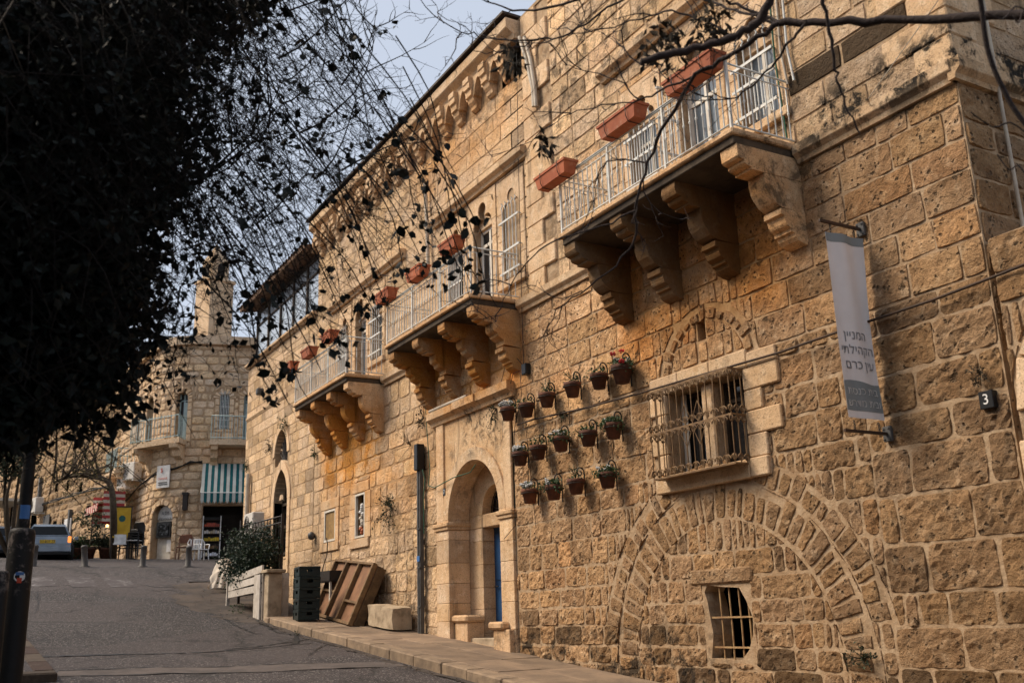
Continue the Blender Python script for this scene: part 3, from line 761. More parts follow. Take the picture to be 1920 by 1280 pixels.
def ledge(bld, x0, x1, z0, z1, pr, name='ledge_stone', step=1.1, mat='trim', y1=.02):
    x = x0
    while x < x1 - .01:
        b = min(x + step * rnd.uniform(.8, 1.2), x1)
        if x1 - b < .3: b = x1
        mb = MB(); c = tintv(rnd, .72, 1.0, .04); g = .003; h = z1 - z0
        prof = [(-y1, 0), (pr * .45, 0), (pr * .55, h * .25), (pr * .95, h * .45), (pr, h * .5), (pr, h), (-y1, h)]
        mb.prism(prof, lambda a, bb, d: (d, -a, z0 + bb), x + g, b - g, c); mb.build(name, mat, bld); x = b
# ================================================================ house with the flower pots (A)
rg = random.Random(11)
XA0, XA1, ZL0, ZL1, ZTOP = -13.05, -5.18, 6.45, 6.66, 11.72
A = thing('stone_house', 'rough stone house with arched doorway, flower pots and the nearest long balcony', 'house', (-9, 0, zs(-9)))
BIG = (-9.05, 1.0, 1.72, 2.15, .2); BIG2 = (-9.05, .98, 2.17, 2.45, 1.55)           # relieving arch round the cellar window
TOPA = (-9.03, 4.42, .72, .92, 4.58)          # small arch over the barred window
cell_hole = [(-9.36, 1.16), (-8.86, 1.14), (-8.72, 1.26), (-8.64, 1.42), (-8.62, 1.6), (-8.70, 1.78), (-8.80, 1.93), (-9.1, 1.95), (-9.34, 1.98), (-9.40, 1.9), (-9.36, 1.8), (-9.33, 1.6), (-9.30, 1.42)]
holesA = [(rectp(-9.82, -8.39, 3.33, 4.37), .34), (cell_hole, .30), (rectp(-9.14, -8.99, 4.90, 5.15), .2)]
UPA = [(-7.70, .60, 7.22, 8.24, 'window'), (-8.75, .72, ZL1 + .02, 8.42, 'door'), (-9.92, .60, 7.22, 8.30, 'window')]
for (xc, w, z0, zp, k) in UPA: holesA.append((trefoil(xc - w / 2, xc + w / 2, z0, zp), .22))
mb = MB(); wall_panel(mb, rectp(-13.78, XA1, -.4, ZTOP), holesA)
mb.build('wall', 'mortar', A)
shell(A, XA0, XA1 - .02, -.4, ZTOP, 9)
openA = [(-10.14, -8.36, 3.1, 4.62), (-9.16, -8.97, 4.88, 5.17)]
st = []
def spA(a, z, c, rg):
    k_ = 1.34 - .52 * max(0, min(1, (a + 12.5) / 6)); c = tuple(x * k_ for x in c)        # browner stone plus painted shade in the tint, growing towards the near end
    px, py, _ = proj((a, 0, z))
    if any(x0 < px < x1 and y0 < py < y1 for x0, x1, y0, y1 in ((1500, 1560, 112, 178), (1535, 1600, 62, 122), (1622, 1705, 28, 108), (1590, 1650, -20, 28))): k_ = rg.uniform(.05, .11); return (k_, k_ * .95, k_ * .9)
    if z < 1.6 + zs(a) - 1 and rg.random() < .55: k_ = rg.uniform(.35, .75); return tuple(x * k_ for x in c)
    if rg.random() < .07: return (c[0] * 1.0, c[1] * .92, c[2] * .84)
    if rg.random() < .08: return tuple(x * .68 for x in c)
    return c
rects = layout(-13.78, -6.72, .45, 4.55, (.21, .40), (.24, .72), openA + [(-9.42, -8.62, 1.12, 1.98)], rg) + layout(-6.72, XA1, .3, 4.55, (.27, .46), (.38, .95), [], rg)
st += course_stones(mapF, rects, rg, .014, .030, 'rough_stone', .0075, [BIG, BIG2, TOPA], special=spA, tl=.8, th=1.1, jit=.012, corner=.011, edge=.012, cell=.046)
rects = layout(-13.78, XA1, 4.55, ZL0, (.27, .38), (.36, .85), openA, rg)
st += course_stones(mapF, rects, rg, .016, .015, 'rough_stone', .006, [TOPA], special=lambda a, z, c, r_: tuple(x * 1.35 for x in spA(a, z, c, r_) or c), tl=.8, jit=.007, corner=.006, edge=.010)
upholes = []
for (xc, w, z0, zp, k) in UPA: upholes.append((xc - w / 2 - .16, xc + w / 2 + .16, z0 - (.12 if k == 'window' else .1), zp + .62))
upholes += [(-10.75, -6.95, 9.26, 9.48), (-13.05, -12.2, ZL1, ZTOP)]
rects = layout(-12.2, XA1, ZL1, ZTOP, (.27, .34), (.42, .95), upholes, rg)
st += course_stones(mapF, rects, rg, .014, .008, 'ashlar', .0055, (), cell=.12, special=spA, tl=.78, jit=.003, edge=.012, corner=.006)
# infill inside the little arch and sidewall stones of the corner
mapR = lambda a, z, out: (XA1 + out, a, z)
mb = MB(); wall_panel(mb, rectp(0, 9, -.4, ZTOP), [], mapR); mb.build('side_wall', 'mortar', A)
rects = layout(.0, 4.5, 3.8, ZL0, (.27, .38), (.36, .8), [], rg)
st += course_stones(mapR, rects, rg, .022, .024, 'rough_stone', .008, (), tl=.66, th=1.0, jit=.010, corner=.010, edge=.012)
rects = layout(.0, 4.5, ZL1, ZTOP, (.27, .34), (.42, .95), [], rg)
st += course_stones(mapR, rects, rg, .012, .006, 'ashlar', .006, (), cell=.12, tl=.7, th=1.0, jit=.003, edge=.012, corner=.006)
emit(st, A, 'rough_stone', 'stone', 300)
vs_ = voussoirs(mapF, *BIG[:4], -14, 196, 40, rg, .02, .022, 'rough_stone', .012, .74, jit=.010, cell=.05)
vs_ += voussoirs(mapF, -9.05, .98, 2.17, 2.46, 14, 166, 31, rg, .018, .022, 'rough_stone', .010, .7, jit=.010)
vs_ += voussoirs(mapF, TOPA[0], TOPA[1], TOPA[2], TOPA[3], 12, 168, 13, rg, .028, .010, 'rough_stone', .008, .92)
emit(vs_, A, 'rough_stone', 'voussoir', 100)
# string course
ledge(A, -7.19, XA1 + .02, ZL0, ZL1, .12); ledge(A, -13.38, -10.72, ZL0, ZL1, .12)
mb = MB(); prof = [(-.02, 0), (.055, 0), (.066, .05), (.114, .095), (.12, .105), (.12, .21), (-.02, .21)]
mb.prism(prof, lambda a, b, d: (XA1 + a, d, ZL0 + b), -.1, 8, (.8, .78, .74)); mb.build('ledge_stone', 'trim', A)
# quoins at the far edge of the house, long and short
z = ZL1 + .01; k = 0
while z < ZTOP - .1:
    h = rnd.uniform(.34, .42); w = .80 if k % 2 else .47
    block(A, 'quoin', -13.03, -13.03 + w, -.045, .02, z + .004, min(z + h, ZTOP) - .004, bev=.012, col=tintv(rnd, .95, 1.12, .03)); z += h; k += 1
z = ZL1 + .01; k = 0
while z < ZTOP - .1:                                # corner quoins
    h = rnd.uniform(.28, .34)
    wa, wb = (.75, .4) if k % 2 else (.4, .75)
    c = tintv(rnd, .85, 1.02, .03)
    block(A, 'quoin', XA1 - wa, XA1 + .028, -.028, wb, z + .003, min(z + h, ZTOP) - .003, col=c, bev=.014); z += h; k += 1
# corner wire on the upper arris
# barred ground window: quoined surround, sill, lintel, mullion, casements
for k, (z0, z1, w) in enumerate([(3.335, 3.60, .30), (3.60, 3.87, .55), (3.87, 4.11, .28), (4.11, 4.37, .56)]):
    block(A, 'jamb_stone', -8.385, -8.385 + w, -.05, .30, z0 + .004, z1 - .004)
    block(A, 'jamb_stone', -9.825 - w * .62, -9.825, -.045, .30, z0 + .004, z1 - .004)
for a, b in ((-10.12, -9.55), (-9.55, -8.95), (-8.95, -8.30), (-8.30, -8.02)): block(A, 'lintel_stone', a + .003, b - .003, -.05, .30, 4.373, 4.60 if b < -8.1 else 4.52)
block(A, 'lintel_stone', -8.29, -7.83, -.052, .05, 4.37, 4.545)
block(A, 'sill', -10.08, -8.37, -.085, .30, 3.115, 3.33); block(A, 'sill', -8.366, -8.08, -.075, .05, 3.118, 3.332)
block(A, 'mullion', -9.24, -9.03, .05, .28, 3.332, 4.371, bev=.02)
pane_window(A, -9.82, -9.24, 3.34, 4.36, .24, frame='dark_wood', mull=1, trans=4.12)
pane_window(A, -9.03, -8.39, 3.34, 4.36, .24, frame='dark_wood', mull=1, trans=4.12)
mb = MB(); mb.box(-9.80, -9.70, .20, .215, 3.34, 4.36); mb.build('shutter', 'white_frame', A)
# wrought iron basket grille
gx0, gx1, gy, gz0, gz1, gzm = -9.86, -8.38, -.268, 3.275, 4.37, 3.835
mb = MB()
for z in (gz0, gzm, gz1):
    mb.box(gx0 - .008, gx1 + .008, gy - .006, gy + .006, z - .011, z + .011)
    mb.box(gx0 - .006, gx0 + .006, gy, .0, z - .0105, z + .0105); mb.box(gx1 - .006, gx1 + .006, gy, .0, z - .0105, z + .0105)
mb.box(gx0, gx1, gy + .02, .0, gz0 - .008, gz0 - .004)
gr = mb.build('window_grille', 'grille_iron', A)
scr = MB()
for s in (-1, 1):
    pts = []
    for t in range(0, 13):
        a = t / 12 * 2 * math.pi * 1.2; r = .046 * (1 - .62 * t / 12)
        pts.append((s * (.003 + .046 - .046 * (1 - .45 * t / 12) * math.cos(a) * 1.0 - .0), 0, -.035 + .035 * 0 + r * math.sin(a) + .02 * 0))
    pts = [(s * (.058 - .056 * (1 - t / 14) * math.cos(R(t * 32)) ), 0, .056 * (1 - t / 16) * math.sin(R(t * 32))) for t in range(12)]
    scr.tube(pts, .0085, 4, cap=False)
SCR = scr.build('scroll', 'grille_iron', gr)
nc = 11; first = True
cellw = (gx1 - gx0) / nc
bme = None
for k in range(nc + 1):
    m2 = MB(); x = gx0 + cellw * k
    if bme is None:
        m2.tube([(0, 0, gz0), (0, 0, gz1)], .0075, 6); o = m2.build('bar', 'grille_iron', gr); bme = o.data
    else: o = link('bar', bme, gr)
    o.location = (x, gy, 0)
for x in (gx0, gx1):
    for y in (gy * .66, gy * .33): o = link('bar', bme, gr); o.location = (x, y, 0)
spots = []
for k in range(nc):
    for z in (gz0 + .06, gzm - .06, gzm + .06, gz1 - .06): spots.append((gx0 + cellw * (k + .5), gy, z, 0))
for k in range(3):
    for x in (gx0, gx1):
        for z in (gz0 + .06, gzm - .06, gzm + .06, gz1 - .06): spots.append((x, gy * (k + .5) / 3, z, R(90)))
for i, (x, y, z, rz) in enumerate(spots):
    o = SCR if i == 0 else link('scroll', SCR.data, gr)
    o.location = (x, y, z); o.rotation_euler = (0, 0, rz); o.scale = (1 if rz == 0 else .8, 1, 1)
mb = MB(); xc = gx0 + cellw * 6
for s in (-1, 1):
    for v in (-1, 1):
        mb.tube([(xc - .12 + s * .0, gy - .01, gzm + v * .02), (xc - .12 + s * .09, gy - .01, gzm + v * .09), (xc - .12 + s * .05, gy - .01, gzm + v * .17), (xc - .12, gy - .01, gzm + v * .26)], .006, 5)
        mb.tube([(xc + .12, gy - .01, gzm + v * .02), (xc + .12 + s * .09, gy - .01, gzm + v * .09), (xc + .12 + s * .05, gy - .01, gzm + v * .17), (xc + .12, gy - .01, gzm + v * .26)], .006, 5)
mb.build('ornament', 'grille_iron', gr)
# cellar window bars
mb = MB(); mb.box(-9.42, -8.6, .02, .034, 1.27, 1.29); mb.box(-9.42, -8.6, .02, .034, 1.60, 1.62)
cb = mb.build('cellar_window_bars', 'rusty_bar', A)
for x in (-9.18, -9.02, -8.86, -8.72):
    m2 = MB(); m2.tube([(x, .045, 1.1), (x + .006, .045, 1.5), (x - .004, .045, 2.0)], .011, 6); m2.build('bar', 'rusty_bar', cb)
block(A, 'lintel_stone', -9.62, -8.55, -.035, .2, 1.985, 2.16, mat='rough_stone', bev=.02)
# upper floor: frames round the windows, tympana, bars
def upper_group(H, group, hood, ztop, gl='sky_glass'):
    for (xc, w, z0, zp, kind) in group:
        x0, x1 = xc - w / 2, xc + w / 2
        outer = rectp(x0 - .155, x1 + .155, z0 - (.0 if kind == 'window' else 0), zp + .6)
        mb = MB(); tre = trefoil(x0 + .004, x1 - .004, z0 + .001, zp)
        # moulded stone frame with a trefoil head, split at the springing
        c = tintv(rnd, .92, 1.08, .04)
        loops = [outer, [(a, z) for a, z in trefoil(x0, x1, z0, zp)]]
        for sx, (p, q) in ((0, (x0 - .155, x0 - .001)), (1, (x1 + .001, x1 + .155))):
            z = z0
            while z < zp - .02:
                h = rnd.uniform(.30, .42); zz = min(z + h, zp)
                if zp - zz < .12: zz = zp
                block(H, 'jamb_stone', p, q, -.022, .20, z + .002, zz - .002, bev=.008); z = zz
        mbh = MB(); top = trefoil(x0, x1, z0, zp)[2:]
        poly = [(x1 + .155, zp), (x1 + .155, zp + .6), (x0 - .155, zp + .6), (x0 - .155, zp)] + top[::-1]
        mbh.prism(poly, lambda a, b, d: (a, -d, b), -.10, .024, c); mbh.build('window_head', 'trim', H)
        mbt = MB(); tp = [(a, b) for a, b in top]
        mbt.prism(tp, lambda a, b, d: (a, -d, b), -.16, -.09, tuple(x * .93 for x in c)); mbt.build('tympanum', 'trim', H)
        if kind == 'window':
            block(H, 'sill', x0 - .17, x1 + .17, -.07, .2, z0 - .12, z0 - .001, bev=.012)
            pane_window(H, x0, x1, z0, zp, .14, mull=1, gl=gl, trans=zp - .28)
            bar_grille(H, x0, x1, z0 + .02, zp + .12, -.07, 5, (z0 + .14, z0 + .52, zp - .22))
        else:
            wv = pane_window(H, x0, x1, z0 + .02, zp, .14, 'balcony_door', mull=1, gl=gl, trans=zp - .30, fw=.06)
            m4 = MB(); m4.box(x0 + .05, x1 - .05, .137, .15, z0 + .03, z0 + .32); m4.build('door_panel', 'white_frame', wv)
    ledge(H, hood[0], hood[1], ztop, ztop + .2, .16, 'hood_stone', 1.4)
upper_group(A, UPA, (-10.75, -6.95), 9.27)
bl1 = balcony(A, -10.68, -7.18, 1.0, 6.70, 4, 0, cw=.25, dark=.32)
# open window bars leaf of the middle door (white iron shutter folded back)
mb = MB()
for k in range(5): mb.tube([(-9.13 - k * .004, -.04 - k * .075, ZL1 + .1), (-9.13 - k * .004, -.04 - k * .075, 8.35)], .009, 5)
for z in (6.85, 7.4, 7.9, 8.33): mb.box(-9.16, -9.13, -.36, -.02, z - .015, z + .015)
mb.build('iron_shutter', 'white_iron', A)

# ---------------------------------------------------------------- the arched doorway
dx0, dx1, dsp = -16.08, -14.22, 3.38; dcx = (dx0 + dx1) / 2; dr = (dx1 - dx0) / 2
# ================================================================ middle house (B)
rg = random.Random(23)
B = thing('stone_house', 'long pale stone house with corbelled cornice and two balconies with iron railings', 'house', (-18, 0, zs(-18)))
XB0, XB1 = -23.55, -13.06
UPB = [(-13.58, .56, 7.12, 8.40, 'window'), (-14.62, .70, ZL1 + .02, 8.45, 'door'), (-15.68, .56, 7.12, 8.40, 'window'),
       (-19.55, .58, 7.15, 8.26, 'window'), (-20.52, .66, ZL1 + .02, 8.40, 'door'), (-21.55, .58, 7.15, 8.26, 'window')]
holesB = [(rectp(-22.70, -21.96, 3.48, 4.20), .16), (rectp(-20.72, -20.16, 3.42, 4.36), .2),
          ([(dx0 - .1, -.2), (dx1 + .1, -.2)] + arc(dcx, dsp, dr + .1, 0, 180, 18), .40)]
for (xc, w, z0, zp, k) in UPB: holesB.append((trefoil(xc - w / 2, xc + w / 2, z0, zp), .22))
mb = MB(); wall_panel(mb, rectp(XB0, -13.80, -.4, ZL1), holesB[:3]); wall_panel(mb, rectp(XB0, XB1, ZL1, ZTOP), holesB[3:]); mb.build('wall', 'mortar', B)
shell(B, XB0, XB1 - .02, -.4, ZTOP, 9)
st = []
doorbox = (-16.62, -13.74, 0, 5.42)
lowB = [doorbox, (-22.95, -21.72, 3.25, 4.42), (-20.95, -19.9, 3.15, 4.6)]
def spB(a, z, c, r_):
    if r_.random() < .12: return tuple(x * .7 for x in c)
    if r_.random() < .12: return tuple(min(x * 1.15, 1.25) for x in c)
rects = layout(-21.0, -16.6, .8, 4.4, (.24, .40), (.30, .70), lowB, rg); st += course_stones(mapF, rects, rg, .016, .022, 'ashlar', .011, (), special=spB, tl=.76, jit=.014, corner=.014, edge=.012)
rects = layout(XB0, -21.0, 1.0, 4.4, (.24, .34), (.30, .65), lowB, rg); st += course_stones(mapF, rects, rg, .012, .012, 'ashlar', .007, (), special=spB, tl=.8, jit=.008, corner=.008, edge=.010)
rects = layout(XB0, -13.78, 4.4, ZL0, (.27, .36), (.4, .85), lowB, rg); st += course_stones(mapF, rects, rg, .014, .010, 'ashlar', .006, (), special=spB, tl=.82, jit=.004, cell=.11)
uph = [(xc - w / 2 - .16, xc + w / 2 + .16, z0 - (.12 if k == 'window' else .1), zp + .62) for (xc, w, z0, zp, k) in UPB]
uph += [(-16.6, -12.98, 9.08, 9.3), (-22.45, -18.0, 8.96, 9.18), (XB0, XB1, 10.75, ZTOP)]
rects = layout(XB0, XB1, ZL1, 10.75, (.30, .38), (.5, 1.05), uph, rg); st += course_stones(mapF, rects, rg, .008, .003, 'ashlar', .004, (), cell=None, special=spB, tl=.88, th=1.1, jit=.002, edge=.008, corner=.003)
emit(st, B, 'ashlar', 'stone', 300)
for a, b in ((-19.1, -16.95), (XB0, -22.62)): ledge(B, a, b, ZL0, ZL1, .12)
upper_group(B, UPB[:3], (-16.6, -12.98), 9.09, 'dark_glass'); upper_group(B, UPB[3:], (-22.45, -18.0), 8.97)
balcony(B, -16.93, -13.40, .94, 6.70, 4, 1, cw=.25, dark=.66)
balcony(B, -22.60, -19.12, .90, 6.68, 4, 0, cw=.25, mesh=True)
# cornice: corbels with little arched niches between them, moulded band above, lead strip
ledge(B, XB0, XB1 - .02, 11.36, ZTOP, .30, 'cornice_stone', 1.3)
mb = MB(); mb.box(XB0 - .1, XB1 - .02, -.36, .3, ZTOP + .062, ZTOP + .11); mb.build('cornice_flashing', 'dark_wood', B)
cme = None; nme = None; sp = .605
k = 0; x = XB1 - .42
while x > XB0 + .2:
    if cme is None:
        mbc = MB(); pr = [(-.02, .62), (.27, .62), (.27, .52), (.25, .50), (.25, .40), (.21, .38), (.21, .26), (.17, .24), (.15, .16), (.10, .10), (.09, .04), (.04, .0), (-.02, .0)]
        mbc.prism(pr, lambda a, b, d: (d, -a, 10.74 + b), -.11, .11, (1, .98, .95)); o = mbc.build('corbel', 'trim', B); cme = o.data
        nb_ = MB(); w = sp - .23
        poly = [(-w / 2, 10.96), (-w / 2, 11.36), (w / 2, 11.36), (w / 2, 10.96)] + [(w / 2 * .78, 10.98)] + [(w / 2 * .72 * math.cos(R(t)) * (1 - .15 * math.sin(R(t))), 11.04 + .24 * math.sin(R(t)) ** 1.3) for t in (0, 25, 50, 75, 90, 105, 130, 155, 180)] + [(-w / 2 * .78, 10.98)]
        nb_.prism(poly, lambda a, b, d: (a, -d, b), .0, .17, (1, .97, .93)); o2 = nb_.build('niche_arch', 'trim', B); nme = o2.data
    else: o = link('corbel', cme, B); o2 = link('niche_arch', nme, B)
    off = Matrix.Translation(-LOCS[B.name] + Vector((x, 0, 0))); o.matrix_parent_inverse = off
    o2.matrix_parent_inverse = Matrix.Translation(-LOCS[B.name] + Vector((x - sp / 2, 0, 0)))
    x -= sp; k += 1
# small windows low on the wall
for (x0, x1, z0, z1) in ((-22.70, -21.96, 3.48, 4.20), (-20.72, -20.16, 3.42, 4.36)):
    for a, b, c_, d in ((x0 - .22, x0 - .002, z0 - .02, z1 + .02), (x1 + .002, x1 + .2, z0 - .02, z1 + .02)):
        zz = c_
        while zz < d - .05:
            e = min(zz + rnd.uniform(.28, .36), d); 
            if d - e < .12: e = d
            block(B, 'jamb_stone', a - (rnd.choice((0, .12)) if a < x0 else 0), b + (rnd.choice((0, .12)) if a > x0 else 0), -.028, .14, zz + .002, e - .002, bev=.008); zz = e
    block(B, 'lintel_stone', x0 - .24, x1 + .22, -.03, .15, z1 + .022, z1 + .25); block(B, 'sill', x0 - .26, x1 + .24, -.045, .15, z0 - .22, z0 - .022)
mb = MB(); f = .045
for (x0, x1, z0, z1) in ((-22.70, -21.96, 3.48, 4.20),):
    mb.box(x0, x1, -.03, .03, z0, z0 + f); mb.box(x0, x1, -.03, .03, z1 - f, z1); mb.box(x0, x0 + f, -.028, .028, z0 + f, z1 - f); mb.box(x1 - f, x1, -.028, .028, z0 + f, z1 - f)
    w1 = mb.build('window', 'white_frame', B)
    for k in range(6):
        m2 = MB(); xa = x0 + f + (x1 - x0 - 2 * f) * k / 6; m2.box(xa + .004, xa + (x1 - x0 - 2 * f) / 6 - .004, .0, .02 + .006 * (k % 2), z0 + f, z1 - f, tintv(rnd, .7, 1.1)); m2.build('slat', 'slat_yellow', w1)
mb = MB(); x0, x1, z0, z1 = -20.72, -20.16, 3.42, 4.36
mb.box(x0, x1, -.03, .03, z0, z0 + .04); mb.box(x0, x1, -.03, .03, z1 - .04, z1); mb.box(x0, x0 + .04, -.028, .028, z0 + .04, z1 - .04); mb.box(x1 - .04, x1, -.028, .028, z0 + .04, z1 - .04)
w2 = mb.build('window', 'white_frame', B)
m2 = MB(); m2.box(x0 + .03, x1 - .03, .12, .13, z0, z1); m2.build('pane', 'dark_glass', w2)
for k in range(14):
    m2 = MB(); xx = x0 + .14 + .05 * math.sin(k * 1.7) + .1; zz = z0 + .1 + k * .045; r = rnd.uniform(.035, .06)
    m2.lathe([(0, -r), (r * .8, -r * .5), (r, 0), (r * .7, r * .6), (0, r)], (xx + rnd.uniform(-.04, .04), .04, zz), 7, (1, 1, 1)); m2.build('ornament', rnd.choice(['white_plastic', 'terracotta', 'cloth']), w2)
m2 = MB(); m2.tube([(x1 - .16, .05, z1 - .05), (x1 - .14, .05, z0 + .5)], .02, 6); m2.build('hanging_rod', 'slat_yellow', w2)

# doorway parts belong to the middle house
for side in (0, 1):
    z = zs(dx0 if side == 0 else dx1) - .1; ztop_ = 3.20; k = 0
    while z < ztop_ - .02:
        h = rnd.uniform(.30, .42); zz = min(z + h, ztop_)
        if ztop_ - zz < .15: zz = ztop_
        c = tintv(rnd, .86, 1.1, .05)
        if side == 0:
            block(B, 'jamb_stone', -16.58, dx0, -.055, .365, z + .002, zz - .002, col=c, bev=.007)
        else: block(B, 'jamb_stone', dx1, -13.80, -.055, .365, z + .002, zz - .002, col=c, bev=.007)
        z = zz; k += 1
    a, b = (-16.64, dx0 + .05) if side == 0 else (dx1 - .05, -13.74)
    mb = MB(); mb.box(a, b, -.11, .40, 3.26, 3.335, (.9, .86, .8), bev=.015); mb.box(a + .025, b - .025, -.085, .38, 3.203, 3.262, (.85, .82, .78), bev=.01); mb.build('impost', 'trim', B)
    a, b = (-16.56, -16.26) if side == 0 else (-14.06, -13.80)
    block(B, 'pilaster', a, b, -.055, .1, 3.34, 5.13, bev=.01)
for i in range(7):
    t0, t1 = i * 180 / 7, (i + 1) * 180 / 7; c = tintv(rnd, .92, 1.05, .02); mb = MB(); n_ = 5
    ring = arc(dcx, dsp, dr, t0 + .15, t1 - .15, n_) + arc(dcx, dsp, dr + .215, t1 - .15, t0 + .15, n_)
    mb.prism(ring, lambda a, b, d: (a, -d, b), -.365, .06, c); mb.build('voussoir', 'trim', B)
mb = MB()
for s in (-1, 1):                                # stilted piece between impost and springing
    xa = dcx + s * dr; mb.box(min(xa, xa + s * .215), max(xa, xa + s * .215), -.058, .365, 3.337, dsp - .001, (1, .98, .95))
mb.build('springer', 'trim', B)
poly = [(-16.56, 3.34), (dcx - dr - .2, 3.34)] + arc(dcx, dsp, dr + .2, 180, 0, 20) + [(-13.80, 3.34), (-13.80, 5.14), (-16.56, 5.14)]
mb = MB(); mb.prism(poly, lambda a, b, d: (a, -d, b), -.05, .018, (.98, .95, .9)); mb.build('spandrel', 'trim', B)
for (a, b) in ((-16.74, -15.62), (-15.615, -14.78), (-14.775, -13.66)):
    mb = MB(); pr = .20 if a > -15.7 and a < -15 else .17; c = tintv(rnd, .9, 1.05, .03)
    prof = [(-.02, 0), (.07, 0), (.09, .06), (.13, .09), (pr, .12), (pr, .25), (-.02, .25)]
    mb.prism(prof, lambda y, zz, d: (d, -y, 5.14 + zz), a, b, c); mb.build('door_cornice', 'trim', B)
# inner order, recessed
for side in (0, 1):
    z = 1.1; 
    while z < 3.2:
        h = rnd.uniform(.30, .42); zz = min(z + h, 3.2)
        if 3.2 - zz < .15: zz = 3.2
        a, b = (dx0 - .1, -15.60) if side == 0 else (-14.70, dx1 + .1)
        block(B, 'jamb_stone', a, b, .37, .62, z + .002, zz - .002, bev=.006, col=tintv(rnd, .72, 1.08, .06)); z = zz
block(B, 'lintel_stone', dx0 - .1, dx1 + .1, .372, .62, 3.203, 3.43)
poly = [(dx0 - .12, 3.432), (-15.6, 3.432)] + arc(-15.15, 3.46, .45, 180, 0, 14) + [(-14.70, 3.432), (dx1 + .12, 3.432), (dx1 + .12, 4.5), (dx0 - .12, 4.5)]
mb = MB(); mb.prism(poly, lambda a, b, d: (a, -d, b), -.60, -.374, (.95, .92, .86)); mb.build('tympanum', 'trim', B)
mb = MB(); mb.prism([(-15.6, 3.44)] + arc(-15.15, 3.46, .45, 180, 0, 12) + [(-14.7, 3.44)], lambda a, b, d: (a, -d, b), -.59, -.58); lun = mb.build('fanlight', 'dark_glass', B)
m2 = MB()
for t in range(15, 180, 25): m2.tube([(-15.15 + .08 * math.cos(R(t)), .55, 3.47 + .08 * math.sin(R(t))), (-15.15 + .44 * math.cos(R(t)), .55, 3.46 + .44 * math.sin(R(t)))], .009, 5)
for r_ in (.08, .25, .43): m2.tube([(x, .55, z) for x, z in arc(-15.15, 3.46, r_, 0, 180, 14)], .009, 5)
m2.build('bars', 'black_iron', lun)
mb = MB(); mb.box(-15.62, -14.68, .60, .66, 1.2, 3.21); door = mb.build('door', 'blue_paint', B)
for (a, b, c_, d) in ((-15.55, -15.2, 1.45, 2.2), (-15.1, -14.75, 1.45, 2.2), (-15.55, -15.2, 2.3, 3.1), (-15.1, -14.75, 2.3, 3.1)):
    m2 = MB(); m2.box(a, b, .585, .605, c_, d, bev=.012); m2.build('door_panel', 'blue_paint', door)
m2 = MB(); m2.tube([(-15.5, .58, 2.2), (-15.5, .54, 2.2), (-15.38, .54, 2.2)], .012, 6); m2.build('handle', 'black_iron', door)
block(B, 'threshold', dx0, dx1, .1, .7, 1.0, 1.36, mat='cut_stone')
# stone seats either side
mb = MB(); mb.box(-16.12, -15.52, -.02, .362, 1.62, 1.74, (.9, .85, .8), bev=.03); mb.box(-16.06, -15.58, .03, .36, 1.1, 1.62, (.95, .9, .85), bev=.01); mb.build('stone_seat', 'trim', B)
mb = MB(); mb.box(-14.44, -13.98, -.20, .362, 1.50, 1.62, (.9, .85, .8), bev=.03); mb.box(-14.36, -13.84, -.14, .36, .95, 1.50, (.95, .9, .85), bev=.01); mb.build('stone_seat', 'trim', B)

# ================================================================ adjoining wall on the near side
rg = random.Random(5)
Fw = thing('adjoining_wall', 'lower rough stone wall with a dressed arch, past the crack beside number three', 'wall', (-3.5, 0, zs(-3.5)))
ARF = (-3.88, 3.25, 1.02, 1.24, 2.2)
mb = MB(); wall_panel(mb, rectp(-5.10, -1.8, -.6, 4.82), [], lambda a, z, o: (a, -.03 - o, z)); mb.box(-5.10, -1.8, -.03, .5, 4.815, 4.83); mb.add([(-5.1, -.03, -.6), (-5.1, .3, -.6), (-5.1, .3, 4.82), (-5.1, -.03, 4.82)], [(0, 1, 2, 3)]); mb.build('wall', 'mortar', Fw)
rects = layout(-5.12, -1.8, .2, 4.84, (.27, .40), (.32, .66), [(-4.9, -2.86, 0, 3.25)], rg)
st = course_stones(lambda a, z, o: (a, -.03 - o, z), rects, rg, .022, .028, 'rough_stone', .009, [ARF], tl=.66, th=1.0, jit=.011, corner=.010, edge=.012)
emit(st, Fw, 'rough_stone', 'stone', 200)
vs_ = voussoirs(lambda a, z, o: (a, -.03 - o, z), *ARF[:4], 0, 180, 9, rg, .035, .0, 'trim', .004, .95, cell=None, jit=0)
emit(vs_, Fw, 'trim', 'voussoir')
for z in rng(.6, 3.0, 6)[:-1]:
    block(Fw, 'jamb_stone', -5.12, -4.9, -.075, .1, z + .003, z + .397); block(Fw, 'jamb_stone', -2.86, -2.64, -.075, .1, z + .003, z + .397)
mb = MB(); mb.box(-4.9, -2.86, .05, .1, .2, 4.2); mb.build('door', 'dark_wood', Fw)
# ================================================================ lower house with the glazed terrace (C)
rg = random.Random(31)
Cb = thing('stone_house', 'lower pale ashlar house with pointed doorway, lunette and glazed roof terrace', 'house', (-26.5, 0, 2.3))
XC0, XC1, ZC = -29.95, -23.57, 9.28
hC = [(pointp(-26.80, -25.62, 2.2, 4.85), .30), (pointp(-26.88, -25.75, 5.82, 6.10, .62), .22)]
mb = MB(); wall_panel(mb, rectp(XC0, XC1, 1.5, ZC), hC); mb.build('wall', 'mortar', Cb)
mb = MB(); wall_panel(mb, rectp(0, 8, 1.5, ZC), [], lambda a, z, o: (XC0 - o, a, z)); mb.build('side_wall', 'mortar', Cb)
shell(Cb, XC0 + .02, XC1 - .02, 1.5, ZC - .02, 8)
st = []
hc2 = [(-27.05, -25.38, 1.8, 4.85), (-27.0, -25.6, 5.72, 6.2)]
rings = [(-26.21, 4.82, .2, .98, 4.85), (-26.31, 6.15, .1, .72, 6.1)]
